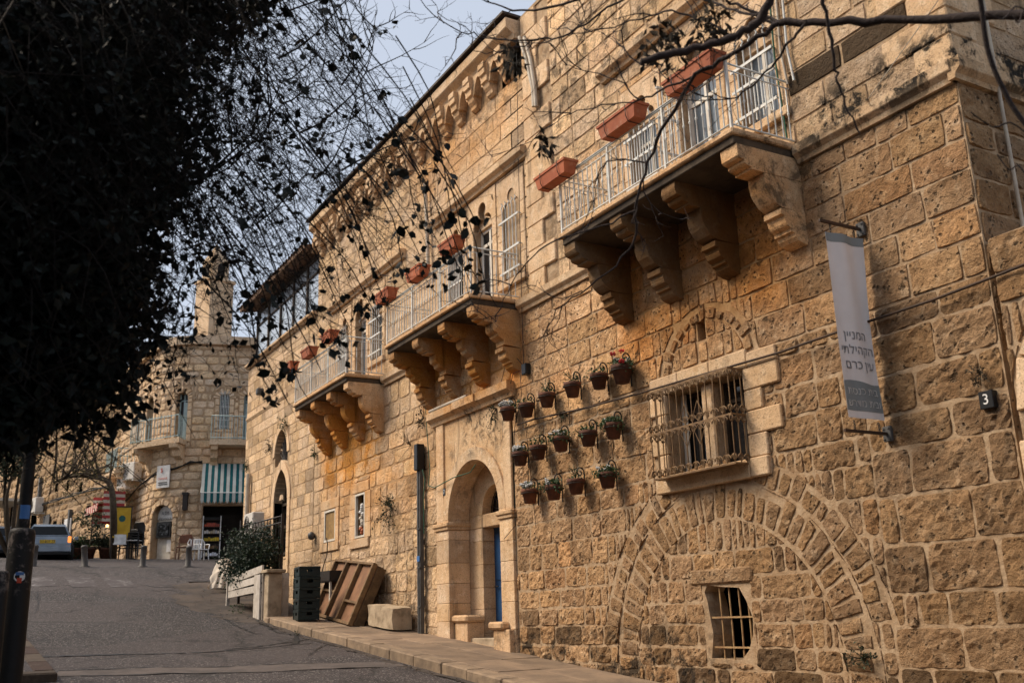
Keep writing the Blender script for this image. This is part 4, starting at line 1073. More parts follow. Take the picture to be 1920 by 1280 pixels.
rects = layout(XC0, XC1, 1.75, ZC - .02, (.25, .32), (.34, .75), hc2 + [(XC0, XC1, 7.62, 7.74)], rg)
st += course_stones(mapF, rects, rg, .009, .004, 'ashlar', .005, rings, cell=.2, tl=.86, th=1.12, jit=.003, edge=.009, corner=.004, special=spB)
emit(st, Cb, 'ashlar', 'stone', 300)
for s in (0, 1):                                   # dressed surround of the doorway
    z = 2.2
    while z < 4.84:
        zz = min(z + rnd.uniform(.38, .5), 4.85)
        if 4.85 - zz < .15: zz = 4.85
        a, b = (-27.04, -26.80) if s == 0 else (-25.62, -25.40)
        block(Cb, 'jamb_stone', a, b, -.03, .28, z + .002, zz - .002, bev=.008, col=tintv(rnd, 1.0, 1.15, .03)); z = zz
def pt_arch(x0, x1, zsp, k, ex, n=7):
    w = x1 - x0; r = w * k; c1, c2 = x1 - r, x0 + r; xm = (x0 + x1) / 2
    top = math.degrees(math.acos((xm - c1) / r)); r2 = r + ex; top2 = math.degrees(math.acos((xm - c1) / r2))
    for s in (0, 1):
        for i in range(3):
            f0, f1 = i / 3, (i + 1) / 3; m = 3
            inn = arc(c1, zsp, r, top * f0, top * f1, m); ou = arc(c1, zsp, r2, top2 * f0, top2 * f1, m)
            p = inn + ou[::-1]
            if s: p = [(2 * xm - a, b) for a, b in p]
            mb = MB(); mb.prism(p, lambda a, b, d: (a, -d, b), -.25, .032, tintv(rnd, 1.0, 1.12, .03)); mb.build('voussoir', 'trim', Cb)
pt_arch(-26.80, -25.62, 4.852, .75, .24); pt_arch(-26.88, -25.75, 6.10, .62, .18)
mb = MB(); mb.prism(pointp(-26.82, -25.6, 3.4, 4.85), lambda a, b, d: (a, -d, b), -.29, -.27); dw = mb.build('door_glazing', 'dark_glass', Cb)
m2 = MB()
for x in (-26.79, -26.25, -25.68): m2.box(x, x + .07, .2, .27, 2.2, 4.9)
for z in (3.45, 4.15, 4.75): m2.box(-26.8, -25.62, .195, .268, z, z + .07)
m2.build('door_frame', 'dark_wood', dw)
block(Cb, 'transom_panel', -26.8, -25.62, .18, .27, 3.05, 3.40)
m2 = MB(); m2.box(-26.8, -25.62, .2, .26, 2.2, 3.05); m2.build('door', 'dark_wood', Cb)
mb = MB(); mb.prism(pointp(-26.9, -25.73, 5.82, 6.10, .62), lambda a, b, d: (a, -d, b), -.2, -.19); lw = mb.build('lunette_window', 'dark_glass', Cb)
m2 = MB()
for t in range(10, 180, 16): m2.tube([(-26.31 + .05 * math.cos(R(t)), .12, 5.84), (-26.31 + .55 * math.cos(R(t)), .12, 5.84 + .74 * math.sin(R(t)) ** .8)], .014, 5)
m2.build('bars', 'black_iron', lw)
ledge(Cb, -29.9, -25.9, 7.63, 7.73, .05, 'ledge_stone', 2)
ledge(Cb, XC0 - .05, XC1, ZC, ZC + .12, .14, 'coping_stone', 1.2)
# glazed terrace
gl0, gl1, gb, gt = -29.6, -23.62, ZC + .13, 11.0
mb = MB()
nP = 5
for k in range(nP + 1):
    x = gl0 + (gl1 - gl0) * k / nP; mb.box(x - .05, x + .05, .10, .20, gb, gt)
mb.box(gl0, gl1, .09, .21, gt - .02, gt + .10); mb.box(gl0, gl1, .105, .195, gb - .02, gb + .05); mb.box(gl0, gl1, .11, .19, gt - .42, gt - .37)
te = mb.build('terrace_frame', 'dark_wood', Cb)
for y in (2, 4): m2 = MB(); m2.box(gl0 - .05, gl0 + .05, y - .05, y + .05, gb, gt); m2.build('side_post', 'dark_wood', te)
for k in range(nP):
    x = gl0 + (gl1 - gl0) * k / nP; x2 = gl0 + (gl1 - gl0) * (k + 1) / nP
    m2 = MB(); m2.box(x + .05, x2 - .05, .145, .155, gb + .05, gt - .42); m2.build('pane', 'sky_tone_glass', te)
    m2 = MB(); m2.box(x + .05, x2 - .05, .145, .155, gt - .37, gt - .02); m2.build('pane', 'sky_tone_glass', te)
m2 = MB(); m2.box(gl0 - .005, gl0 + .005, .2, 6, gb, gt); m2.build('pane', 'sky_glass', te)
mb = MB(); M = Matrix.Translation((0, -.35, gt + .1)) @ Matrix.Rotation(R(9), 4, 'X')
mb.box(gl0 - .35, gl1 - .03, 0, 6.4, 0, .09, M=M); ro = mb.build('terrace_roof', 'roof_tile', Cb)
for k in range(26):
    x = gl0 - .3 + (gl1 - gl0 + .2) * k / 26; m2 = MB()
    m2.add([M @ Vector((x + .10 * math.cos(R(t)), y, .09 + .07 * math.sin(R(t)))) for y in (-.03, 6.3) for t in range(0, 181, 36)], [(i, i + 1, i + 7, i + 6) for i in range(5)], tintv(rnd, .8, 1.1), True); m2.build('roof_tile', 'roof_tile', ro)

# ================================================================ corner house at the top of the street (D)
rg = random.Random(41)
DH = Vector((-.9701, .2427, 0)); DR = Vector((.2427, .9701, 0)); DO = Vector((-42.68, 2.68, 0)); KD = 44 / 1867
RAD = 2.3; THM = R(72)
def fpD(a, out):
    if a >= 0: s, t = -1.06 + a, -out
    else:
        th = min(-a / RAD, THM); s = -1.06 - (RAD + out) * math.sin(th); t = RAD - (RAD + out) * math.cos(th)
        ex = -a - RAD * THM
        if ex > 0: s -= math.cos(THM) * ex; t += math.sin(THM) * ex
    p = DO + DR * s + DH * t; return p
def mapD(a, z, out): p = fpD(a, out); return (p.x, p.y, z)
def aD(px):
    s = (px - 420) * KD
    if s >= -1.06: return s + 1.06
    q = (-1.06 - s) / RAD
    if q < math.sin(THM): return -RAD * math.asin(q)
    return -RAD * THM - (-1.06 - s - RAD * math.sin(THM)) / math.cos(THM)
def zD(y): return 4.36 + (1048 - y) * KD
Dh = thing('corner_house', 'stone corner house with rounded front, small balconies and a striped shop awning', 'house', (-43, 1, 4.3))
ZD1 = 13.9
opD = [('arch', aD(294), aD(329), zD(1060), zD(975)), ('arch', aD(324), aD(344), zD(840), zD(760)), ('arch', aD(400), aD(417), zD(816), zD(760)), ('arch', aD(443), aD(466), zD(842), zD(760)),
       ('arch', aD(268), aD(283), zD(835), zD(765)), ('rect', aD(380), aD(457), zD(1060), zD(955)), ('rect', aD(246), aD(252), zD(830), zD(770)), ('rect', aD(238), aD(258), zD(1050), zD(960))]
aL, aR = -RAD * THM - 6.5, 4.6
cuts = sorted(set([aL, aR] + rng(-RAD * THM, 0, 14) + [o[1] for o in opD] + [o[2] for o in opD])); zc = sorted(set([3.5, ZD1] + [o[3] for o in opD] + [o[4] + ((o[2] - o[1]) / 2 if o[0] == 'arch' else 0) for o in opD]))
boxes = [(o[1], o[2], o[3], o[4] + ((o[2] - o[1]) / 2 if o[0] == 'arch' else 0)) for o in opD]
mb = MB()
for i in range(len(cuts) - 1):
    for j in range(len(zc) - 1):
        am, zm = (cuts[i] + cuts[i + 1]) / 2, (zc[j] + zc[j + 1]) / 2
        if any(b[0] < am < b[1] and b[2] < zm < b[3] for b in boxes): continue
        mb.add([mapD(cuts[i], zc[j], 0), mapD(cuts[i + 1], zc[j], 0), mapD(cuts[i + 1], zc[j + 1], 0), mapD(cuts[i], zc[j + 1], 0)], [(0, 1, 2, 3)])
for (a0, a1, z0, z1) in boxes:
    for q in ((a0, z0, a0, z1), (a1, z0, a1, z1), (a0, z1, a1, z1)): mb.add([mapD(q[0], q[1], 0), mapD(q[2], q[3], 0), mapD(q[2], q[3], -.35), mapD(q[0], q[1], -.35)], [(0, 1, 2, 3)])
mb.build('wall', 'mortar', Dh)
mb = MB(); back = [fpD(a, -.02) for a in cuts]; far = [p + DH * 9 for p in (back[-1], back[0])]
ringp = back + far; mb.add([(p.x, p.y, ZD1 - .03) for p in ringp], [tuple(range(len(ringp)))])
for p, q in ((back[-1], far[0]), (far[0], far[1])): mb.add([(p.x, p.y, 3.5), (q.x, q.y, 3.5), (q.x, q.y, ZD1), (p.x, p.y, ZD1)], [(0, 1, 2, 3)])
mb.build('roof', 'mortar', Dh)
mb = MB(); inn = [fpD(a, -.9) for a in cuts]
for p, q in zip(inn, inn[1:]): mb.add([(p.x, p.y, 3.5), (q.x, q.y, 3.5), (q.x, q.y, ZD1 - .05), (p.x, p.y, ZD1 - .05)], [(0, 1, 2, 3)])
mb.build('inner_wall', 'room_dark', Dh)
st = []; ringsD = []
for o in opD:
    if o[0] == 'arch': r_ = (o[2] - o[1]) / 2; ringsD.append(((o[1] + o[2]) / 2, o[4], .01, r_ + .30, o[4]))
hD = [(b[0] - (.2 if o[0] == 'arch' else 0), b[1] + (.2 if o[0] == 'arch' else 0), b[2], o[4]) for b, o in zip(boxes, opD)] + [(aL, aR, ZD1 - .4, ZD1)]
rects = layout(aL, aR, 4.0, ZD1 - .4, (.30, .36), (.45, .85), hD, rg)
st = course_stones(mapD, rects, rg, .04, .02, 'far_stone', .012, ringsD, cell=.16, tl=.78, th=1.12, jit=.008, edge=.04, corner=.02)
emit(st, Dh, 'far_stone', 'stone', 300)
vs_ = []
for (ca, cz, ri, ro, zm), o in zip(ringsD, [o for o in opD if o[0] == 'arch']): vs_ += voussoirs(mapD, ca, cz, (o[2] - o[1]) / 2, ro, 0, 180, 9, rg, .05, .012, 'far_stone', .01, .9, cell=.2)
for o in opD:
    if o[0] == 'arch':
        for s in (0, 1):
            z = o[3]
            while z < o[4] - .05:
                zz = min(z + .34, o[4]); a, b = (o[1] - .2, o[1]) if s == 0 else (o[2], o[2] + .2)
                g = stone_geo(mapD, ((a + .006, z + .006), (b - .006, z + .006), (b - .006, zz - .006), (a + .006, zz - .006)), .05, .006, z, False, .2, .012, 0, None, .004)
                if g: vs_.append((*g, tintv(rg, .9, 1.1, .04), 'far_stone'))
                z = zz
emit(vs_, Dh, 'far_stone', 'dressed_stone', 160)
def dbox(bld, name, a0, a1, z0, z1, o0, o1, mat, col=(1, 1, 1)):   # box between out o0 and o1 on the curved wall
    mb = MB(); vs = [mapD(a, z, o) for o in (o1, o0) for (a, z) in ((a0, z0), (a1, z0), (a1, z1), (a0, z1))]
    mb.add(vs, [(0, 1, 2, 3), (7, 6, 5, 4), (0, 4, 5, 1), (1, 5, 6, 2), (2, 6, 7, 3), (3, 7, 4, 0)], col); return mb.build(name, mat, bld)
def dtube(mb, pts, r, n=5): mb.tube([mapD(*p) for p in pts], r, n)
a = -.0
x = aL
while x < aR: dbox(Dh, 'cornice_stone', x + .005, min(x + .9, aR) - .005, ZD1 - .38, ZD1, -.1, .22, 'far_stone', tintv(rg, .85, 1.1)); x += .9
for o in opD[1:5]:
    zt = o[4] + (o[2] - o[1]) / 2; w = dbox(Dh, 'window', o[1], o[2], o[3], zt, -.32, -.30, 'dark_glass')
    m2 = MB(); am = (o[1] + o[2]) / 2
    for aa in (o[1] + .03, am, o[2] - .03): dtube(m2, [(aa, o[3], -.27), (aa, zt, -.27)], .035, 4)
    for z in (o[3] + .03, o[4] - .05): dtube(m2, [(o[1], z, -.27), (o[2], z, -.27)], .035, 4)
    m2.build('frame', 'pale_blue_iron', w)
for (a0, a1) in ((aD(400), aD(417)),):
    m2 = MB()
    for k in range(6): aa = a0 + (a1 - a0) * (k + .5) / 6; dtube(m2, [(aa, zD(816), .03), (aa, zD(745), .03)], .012)
    for z in (zD(800), zD(775)): dtube(m2, [(a0 - .05, z, .03), (a1 + .05, z, .03)], .014)
    m2.build('window_bars', 'white_iron', Dh); m2 = MB()
    for z in (zD(812), zD(750)): dtube(m2, [(a0 - .05, z, .03), (a1 + .05, z, .03)], .014)
    m2.build('window_bars', 'white_iron', Dh)
m2 = dbox(Dh, 'shutter', aD(446), aD(464), zD(840), zD(765), -.28, -.24, 'pale_blue_iron'); dbox(Dh, 'shutter', aD(334), aD(343), zD(838), zD(765), -.28, -.24, 'pale_blue_iron')
def dbalc(a0, a1, zt, dep, zr):
    s = dbox(Dh, 'balcony', a0, a1, zt - .22, zt, -.05, dep, 'far_stone')
    for k in range(2):
        aa = a0 + .2 + (a1 - a0 - .4) * k; mb = MB()
        mb.prism([(0, 0), (dep - .1, 0), (dep - .12, -.18), (dep * .6, -.25), (dep * .55, -.5), (.2, -.62), (.12, -.9), (0, -1.0)], lambda y, z, d: mapD(aa + d, zt - .22 + z, y), -.14, .14, (1, .97, .92)); mb.build('corbel', 'far_stone', s)
    m2 = MB(); pth = [(a0 + .04, .0), (a0 + .04, dep - .05), (a1 - .04, dep - .05), (a1 - .04, .0)]
    for z in (zt + .08, zr): dtube(m2, [(p[0], z, p[1]) for p in pth], .022)
    m2.build('railing', 'pale_blue_iron', s)
    n = int((a1 - a0) / .12)
    for k in range(n + 1):
        aa = a0 + .05 + (a1 - a0 - .1) * k / n; m3 = MB(); dtube(m3, [(aa, zt, dep - .05), (aa, zr, dep - .05)], .012, 4); m3.build('baluster', 'pale_blue_iron', s)
    for k in range(1, 7):
        for aa in (a0 + .05, a1 - .05): m3 = MB(); oo = (dep - .05) * k / 7; dtube(m3, [(aa, zt, oo), (aa, zr, oo)], .012, 4); m3.build('baluster', 'pale_blue_iron', s)
dbalc(aD(281), aD(346), zD(838), .95, zD(797)); dbalc(aD(386), aR - .5, zD(842), .9, zD(799)); dbalc(aD(233), aD(262), zD(872), 1.1, zD(834))
# bank machine door
mw = dbox(Dh, 'machine_door', aD(295), aD(328), zD(1050), zD(975), -.30, -.26, 'white_frame')
rA = (aD(329) - aD(294)) / 2; ca = (aD(294) + aD(329)) / 2
mb = MB(); mb.prism(arc(ca, zD(975), rA - .01, 0, 180, 12), lambda a, z, d: mapD(a, z, d), -.3, -.22); mb.build('arched_sign', 'white_plastic', Dh)
m2 = dbox(mw, 'screen_frame', aD(298), aD(324), zD(1008), zD(980), -.26, -.10, 'black_plastic'); dbox(mw, 'screen', aD(301), aD(320), zD(1004), zD(984), -.10, -.09, 'dark_glass'); dbox(mw, 'notice', aD(314), aD(324), zD(1033), zD(1012), -.26, -.25, 'white_text')
def Dmat(a, z, out): # text frame on the wall
    p = Vector(mapD(a, z, out)); q = Vector(mapD(a + .05, z, out)); rt = (q - p).normalized(); nrm = Vector((rt.y, -rt.x, 0))
    return Matrix(((rt.x, 0, nrm.x, p.x), (rt.y, 0, nrm.y, p.y), (0, 1, 0, p.z), (0, 0, 0, 1)))
text_obj('lettering', 'ATM', .20, Dmat(ca, zD(965), -.21), 'dark_text', Dh)
text_obj('lettering', '\u05db\u05e1\u05e4\u05d5\u05de\u05d8'[::-1], .20, Dmat(ca, zD(972) - .08, -.20), 'dark_text', Dh)
sg = tag(dbox(None, 'hanging_sign', aD(302), aD(323), zD(921), zD(881), .10, .16, 'white_plastic'), 'white CHANGE sign with red lettering on the rounded corner', 'sign')
as_ = (aD(302) + aD(323)) / 2
text_obj('lettering', 'CHANGE', .125, Dmat(as_, zD(905), .165), 'red_text', sg); text_obj('lettering', '$', .26, Dmat(as_ - .06, zD(890), .165), 'red_text', sg)
dbox(sg, 'text_line', aD(305), aD(320), zD(912.5), zD(911), .16, .166, 'dark_text'); dbox(sg, 'text_line', aD(305), aD(320), zD(916), zD(914.5), .16, .166, 'dark_text')
lp_ = thing('wall_lantern', 'black wall lantern on the stone pier by the striped awning', 'lantern', mapD(aD(350), zD(965), .1))
dbox(lp_, 'body', aD(347), aD(354.5), zD(963), zD(936), .04, .2, 'black_iron'); dbox(lp_, 'cap', aD(346), aD(355.5), zD(936), zD(932), .0, .24, 'black_iron')
# striped awning, each stripe a strip
aw = thing('shop_awning', 'teal and white striped shop awning with scalloped edge', 'awning', mapD(aD(418), zD(957), .6))
nS = 17; a0, a1 = aD(376), aD(466)
for k in range(nS):
    b0, b1 = a0 + (a1 - a0) * k / nS, a0 + (a1 - a0) * (k + 1) / nS; mb = MB()
    def sect(a): 
        return [mapD(a, zD(880), .05), mapD(a, zD(892), .40), mapD(a, zD(915), .85), mapD(a, zD(938), 1.15), mapD(a, zD(938) - .002, 1.16), mapD(a, zD(952) + .0, 1.17)]
    P, Q = sect(b0), sect(b1); m_ = mapD((b0 + b1) / 2, zD(957), 1.17); n_ = len(P)
    mb.add(P + Q, [(i, n_ + i, n_ + i + 1, i + 1) for i in range(n_ - 1)]); mb.add([P[-1], Q[-1], m_], [(0, 1, 2)])
    mb.build('stripe', 'awning_teal' if k % 2 else 'awning_white', aw)
mb = MB()
for a in (a0, a1): dtube(mb, [(a, zD(938), 1.15), (a, zD(912), .0)], .02)
dtube(mb, [(a0, zD(938), 1.14), (a1, zD(938), 1.14)], .025); mb.build('frame', 'white_iron', aw)
for k in range(6):
    f0, f1 = k / 6, (k + 1) / 6; mb = MB(); zz = lambda f: zD(880 + 58 * f ** .8); oo = lambda f: .05 + 1.1 * f
    mb.add([mapD(a0, zD(938), oo(f0)), mapD(a0, zz(f0), oo(f0)), mapD(a0, zz(f1), oo(f1)), mapD(a0, zD(938), oo(f1))], [(0, 1, 2, 3)]); mb.build('side_stripe', 'awning_teal' if k % 2 else 'awning_white', aw)
# red striped awning on the receding side
ar = thing('shop_awning', 'faded awning with red and white striped sides over the cafe tables', 'awning', mapD(aD(250), zD(940), .6))
a0, a1 = aD(228), aD(262)
mb = MB(); vs = [mapD(a0, zD(908), .05), mapD(a1, zD(908), .05), mapD(a1, zD(938), 1.7), mapD(a0, zD(938), 1.7)]; mb.add(vs, [(0, 1, 2, 3)]); mb.build('canopy', 'awning_cream', ar)
for k in range(10):
    for (a, o0, o1) in ((a1, .6, 1.5), (a0, .5, 1.4)):
        mb = MB(); z0_, z1_ = zD(915 + k * 5.6), zD(915 + (k + 1) * 5.6)
        mb.add([mapD(a, z0_, o0), mapD(a, z0_, o1), mapD(a, z1_, o1), mapD(a, z1_, o0)], [(0, 1, 2, 3)]); mb.build('side_stripe', 'awning_red' if k % 2 == 0 else 'awning_white', ar)
for k in range(12):
    b0, b1 = a0 + (a1 - a0) * k / 12, a0 + (a1 - a0) * (k + 1) / 12
    mb = MB(); mb.add([mapD(b0, zD(938), 1.7), mapD(b1, zD(938), 1.7), mapD(b1, zD(952), 1.72), mapD(b0, zD(952), 1.72)], [(0, 1, 2, 3)]); mb.build('valance_stripe', 'awning_red' if k % 2 else 'awning_cream', ar)
def ac_unit(name, label, c, rz, parent=None, s=1.0):
    t = thing(name, label, 'air conditioner', c); m = TF(c, rz, s)
    mb = MB(); mb.box(-.40, .40, -.15, .15, 0, .56, M=m, bev=.02); mb.build('casing', 'ac_white', t)
    m2 = MB(); ct = (-.12, -.155, .29)
    for r_ in (.06, .11, .16, .21): m2.tube([m @ Vector((ct[0] + r_ * math.cos(R(a)), ct[1], ct[2] + r_ * math.sin(R(a)))) for a in range(0, 361, 30)], .008, 4, cap=False)
    for a in range(0, 360, 45): m2.tube([m @ Vector(ct), m @ Vector((ct[0] + .21 * math.cos(R(a)), ct[1], ct[2] + .21 * math.sin(R(a))))], .006, 4)
    m2.build('fan_guard', 'black_iron', t)
    
    for q in (-.35, .3): m2 = MB(); m2.box(q, q + .05, -.14, .3, -.05, 0, M=m); m2.build('bracket', 'white_iron', t)
    return t
dang = math.atan2(DR.y, DR.x)
ac_unit('air_conditioner', 'higher of two white outdoor units between the far balcony and the red striped awning', Vector(mapD(aD(264), zD(895), .45)), dang - R(55), s=1.35)
ac_unit('air_conditioner', 'lower white outdoor unit under the far left balcony', Vector(mapD(aD(254), zD(906), .5)), dang - R(62), s=1.25)
cb_ = MB()
pts = [(aD(240), zD(925), .15), (aD(270), zD(905), .12), (aD(300), zD(893), .1), (aD(335), zD(888), .1), (aD(355), zD(878), .1), (aD(375), zD(878), .1)]
for k in range(4): cb_.tube([Vector(mapD(p[0], p[1] + .05 * math.sin(i * 2.1 + k), p[2] + .02 * k)) for i, p in enumerate(pts)], .022, 4)
tag(cb_.build('cable_bundle', 'black_cable'), 'thick black cable bundle looping round the corner house above the sign', 'cable')
# shop interior: shelf rack with goods
sh = thing('goods_rack', 'tall dark rack of packaged goods in the shop doorway', 'rack', mapD(aD(395), zD(1046), -.1))
dbox(sh, 'back', aD(382), aD(412), zD(1045), zD(974), -.35, -.3, 'black_plastic')
for a in (aD(381.5), aD(411.5)): dbox(sh, 'upright', a - .02, a + .02, zD(1046), zD(973), -.28, .06, 'white_plastic')
for k, y in enumerate((980, 992, 1004, 1017, 1030, 1043)):
    dbox(sh, 'shelf', aD(382.5), aD(410.5), zD(y) - .02, zD(y), -.28, .05, 'dark_wood')
for k, (y, m_) in enumerate(((992, 'goods_red'), (1004, 'cloth'), (1017, 'goods_yellow'), (1030, 'pallet_wood'), (1043, 'white_plastic'))):
    for q in range(7):
        a = aD(384) + q * (aD(410) - aD(384)) / 7; h = rnd.uniform(.09, .17)
        p = tag(dbox(None, 'packet', a, a + .075, zD(y) + .003, zD(y) + h, -.2, .0, m_, tintv(rnd, .6, 1.3, .3)), ['red', 'beige', 'yellow', 'brown', 'white'][k] + ' packet, ' + ['first', 'second', 'third', 'fourth', 'fifth', 'sixth', 'last'][q] + ' from the left on the ' + ['second', 'third', 'fourth', 'fifth', 'bottom'][k] + ' rack shelf', 'packet', 'packets on the goods rack')
dl = dbox(Dh, 'shop_door', aD(414), aD(452), zD(1050), zD(968), -.7, -.65, 'room_dark')
# bell tower behind
tw = thing('bell_tower', 'warm stone bell tower behind the corner house, seen through the twigs', 'tower')
tp = CAM + ray(377, 1048) / math.hypot(ray(377, 1048).x, ray(377, 1048).y) * 75; k_ = 75 / 1867
zt0 = 1.7 + (1172 - 700) * k_; zt1 = 1.7 + (1172 - 545) * k_; zt2 = 1.7 + (1172 - 470) * k_
M = TF((tp.x, tp.y, 0), R(20))
mb = MB(); mb.box(-1.0, 1.0, -1.0, 1.0, 4, zt1, M=M, bev=.05); mb.build('shaft', 'far_stone', tw)
mb = MB(); mb.box(-.72, .72, -.72, .72, zt1, zt1 + 1.4, M=M, bev=.05); mb.build('belfry', 'far_stone', tw)
mb = MB(); mb.box(-1.12, 1.12, -1.12, 1.12, zt1 - .3, zt1 - .05, M=M, bev=.04); mb.build('cornice', 'far_stone', tw)
mb = MB(); vs = [M @ Vector(v) for v in ((-.76, -.76, zt1 + 1.4), (.76, -.76, zt1 + 1.4), (.76, .76, zt1 + 1.4), (-.76, .76, zt1 + 1.4), (0, 0, zt2))]; mb.add(vs, [(0, 1, 4), (1, 2, 4), (2, 3, 4), (3, 0, 4)]); mb.build('spire', 'far_stone', tw)
for a in range(4):
    mb = MB(); M2 = M @ Matrix.Rotation(R(90 * a), 4, 'Z'); mb.prism(pointp(-.3, .3, zt1 + .2, zt1 + .85), lambda x, z, d: M2 @ Vector((x, -.73 - d, z)), 0, .01); mb.build('belfry_opening', 'room_dark', tw)

# ================================================================ old row on the far left (E)
rg = random.Random(51)
def hor(px, d): r_ = ray(px, 1060); return CAM.xy + Vector((r_.x, r_.y)) / math.hypot(r_.x, r_.y) * d
e1 = hor(214, 51); e0 = hor(-120, 88)
EV = (e1 - e0); EL = EV.length; EV.normalize(); EN = Vector((EV.y, -EV.x))   # faces the street
def mapE(a, z, out): p = e0 + EV * a + EN * out; return (p.x, p.y, z)
Eb = thing('old_house_row', 'weathered old stone row behind the parked cars and the sparse tree', 'house', (e1.x, e1.y, 5))
def aE(px):
    lo, hi = 0, EL
    for _ in range(40):
        m = (lo + hi) / 2
        if proj(mapE(m, 7, 0))[0] < px: lo = m
        else: hi = m
    return lo
def zE(px, y):
    p = Vector(mapE(aE(px), 0, 0)); lo, hi = 0, 40
    for _ in range(40):
        m = (lo + hi) / 2
        if proj((p.x, p.y, m))[1] > y: lo = m
        else: hi = m
    return lo
opE = []
for (x0, x1, y0, y1) in ((98, 106, 998, 977), (160, 169, 970, 947), (115, 119, 1005, 972), (14, 24, 1010, 948), (55, 66, 1020, 945), (96, 102, 922, 905), (143, 149, 922, 903), (118, 123, 920, 900), (2, 8, 935, 918)):
    opE.append((aE(x0), aE(x1), zE((x0 + x1) / 2, y0), zE((x0 + x1) / 2, y1)))
zEt = zE(100, 770)
cuts = sorted(set([0, EL] + [o[0] for o in opE] + [o[1] for o in opE])); zc = sorted(set([3.5, zEt] + [o[2] for o in opE] + [o[3] for o in opE])); mb = MB()
for i in range(len(cuts) - 1):
    for j in range(len(zc) - 1):
        am, zm = (cuts[i] + cuts[i + 1]) / 2, (zc[j] + zc[j + 1]) / 2
        if any(b[0] < am < b[1] and b[2] < zm < b[3] for b in opE): continue
        mb.add([mapE(cuts[i], zc[j], 0), mapE(cuts[i + 1], zc[j], 0), mapE(cuts[i + 1], zc[j + 1], 0), mapE(cuts[i], zc[j + 1], 0)], [(0, 1, 2, 3)])
mb.build('wall', 'mortar', Eb)
mb = MB(); q = [mapE(0, 3, -.6), mapE(EL, 3, -.6), mapE(EL, zEt, -.6), mapE(0, zEt, -.6)]; mb.add(q, [(0, 1, 2, 3)]); mb.build('inner_wall', 'room_dark', Eb)
mb = MB(); vs = [mapE(0, 3, 0), mapE(EL, 3, 0), mapE(EL, 3, -8), mapE(0, 3, -8)]; vs += [(v[0], v[1], zEt + .01) for v in vs]; mb.add(vs, [(1, 2, 6, 5), (2, 3, 7, 6), (4, 5, 6, 7)]); mb.build('roof', 'mortar', Eb)
rects = layout(aE(-10), EL, 4.2, zEt, (.36, .46), (.55, 1.1), opE, rg)
st = course_stones(mapE, rects, rg, .05, .035, 'dark_far_stone', .02, (), cell=.22, tl=.55, th=1.15, jit=.03, edge=.05, corner=.04)
emit(st, Eb, 'dark_far_stone', 'stone', 250)
for o in opE: 
    mb = MB(); mb.add([mapE(o[0], o[2], -.3), mapE(o[1], o[2], -.3), mapE(o[1], o[3], -.3), mapE(o[0], o[3], -.3)], [(0, 1, 2, 3)]); mb.build('window', 'dark_glass', Eb)
def ebox(bld, name, a0, a1, z0, z1, o0, o1, mat, col=(1, 1, 1)):
    mb = MB(); vs = [mapE(a, z, o) for o in (o1, o0) for (a, z) in ((a0, z0), (a1, z0), (a1, z1), (a0, z1))]
    mb.add(vs, [(0, 1, 2, 3), (7, 6, 5, 4), (0, 4, 5, 1), (1, 5, 6, 2), (2, 6, 7, 3), (3, 7, 4, 0)], col); return mb.build(name, mat, bld)
ebox(Eb, 'rooflet', aE(8), aE(44), zE(30, 945), zE(30, 940), 0, 2.2, 'awning_white')
tag(ebox(None, 'notice_board', aE(84), aE(95), zE(90, 994), zE(90, 965), .08, .14, 'conduit'), 'grey metal cabinet door on the old row wall', 'cabinet')
tag(ebox(None, 'street_poster', aE(125), aE(137), zE(131, 1007), zE(131, 972), .08, .14, 'white_plastic'), 'white poster with black drawing on the old row wall', 'poster')
pp = ebox(Eb, 'drain_pipe', aE(133), aE(135.5), zE(134, 1046), zE(134, 955), .05, .2, 'conduit'); ebox(Eb, 'drain_pipe', aE(70), aE(72), zE(71, 950), zE(71, 895), .05, .2, 'conduit')
ac_unit('air_conditioner', 'white outdoor unit on the old row wall behind the silver car', Vector(mapE(aE(76), zE(76, 962), .35)), math.atan2(EV.y, EV.x), s=1.5)
cb_ = MB()
for k in range(3): cb_.tube([Vector(mapE(aE(px), zE(px, y) + .08 * math.sin(px * .07 + k * 2), .2)) for px, y in ((2, 948), (40, 942), (75, 948), (105, 938), (140, 928), (175, 918), (210, 912))], .03, 4)
tag(cb_.build('cable_bundle', 'black_cable'), 'sagging dark cables strung along the old row wall', 'cable')

# ================================================================ unseen house across the street, added to shade the road and lower wall
rg = random.Random(91)
Oh = thing('stone_house', 'unseen plain stone house added across the street to shade the road', 'house', (-6, -13.2, gz(-6)))
mapO = lambda a, z, o: (a, -13.2 + o, z)
hO = [(rectp(x, x + 1.1, z, z + 1.6), .25) for z in (2.2, 5.6) for x in (-21, -16, -11, -6, -1, 4)]
mb = MB(); wall_panel(mb, rectp(-24, 9, -2, 8.2), hO, mapO); mb.build('wall', 'mortar', Oh)
for (p, d) in hO:
    m2 = MB(); m2.box(p[0][0], p[1][0], -13.45, -13.42, p[0][1], p[2][1]); m2.build('window', 'dark_glass', Oh)
mb = MB(); mb.box(-24, 9, -20, -13.3, 8.2, 8.4); mb.box(-24.02, -23.9, -20, -13.22, -1, 8.19); mb.box(8.9, 9.02, -20, -13.22, -2.5, 8.19); mb.build('roof', 'mortar', Oh)
rects = layout(-24, 9, .0, 8.2, (.30, .42), (.5, 1.1), [(h[0][0][0], h[0][1][0], h[0][0][1], h[0][2][1]) for h in hO], rg)
st = course_stones(mapO, rects, rg, .02, .006, 'rough_stone', .008, (), cell=None, tl=.75, jit=.004, edge=.012, corner=.005)
mb = MB()
for s_ in st: mb.add(s_[0], s_[1], s_[3], s_[2])
mb.build('stones', 'rough_stone', Oh, 'stuff')
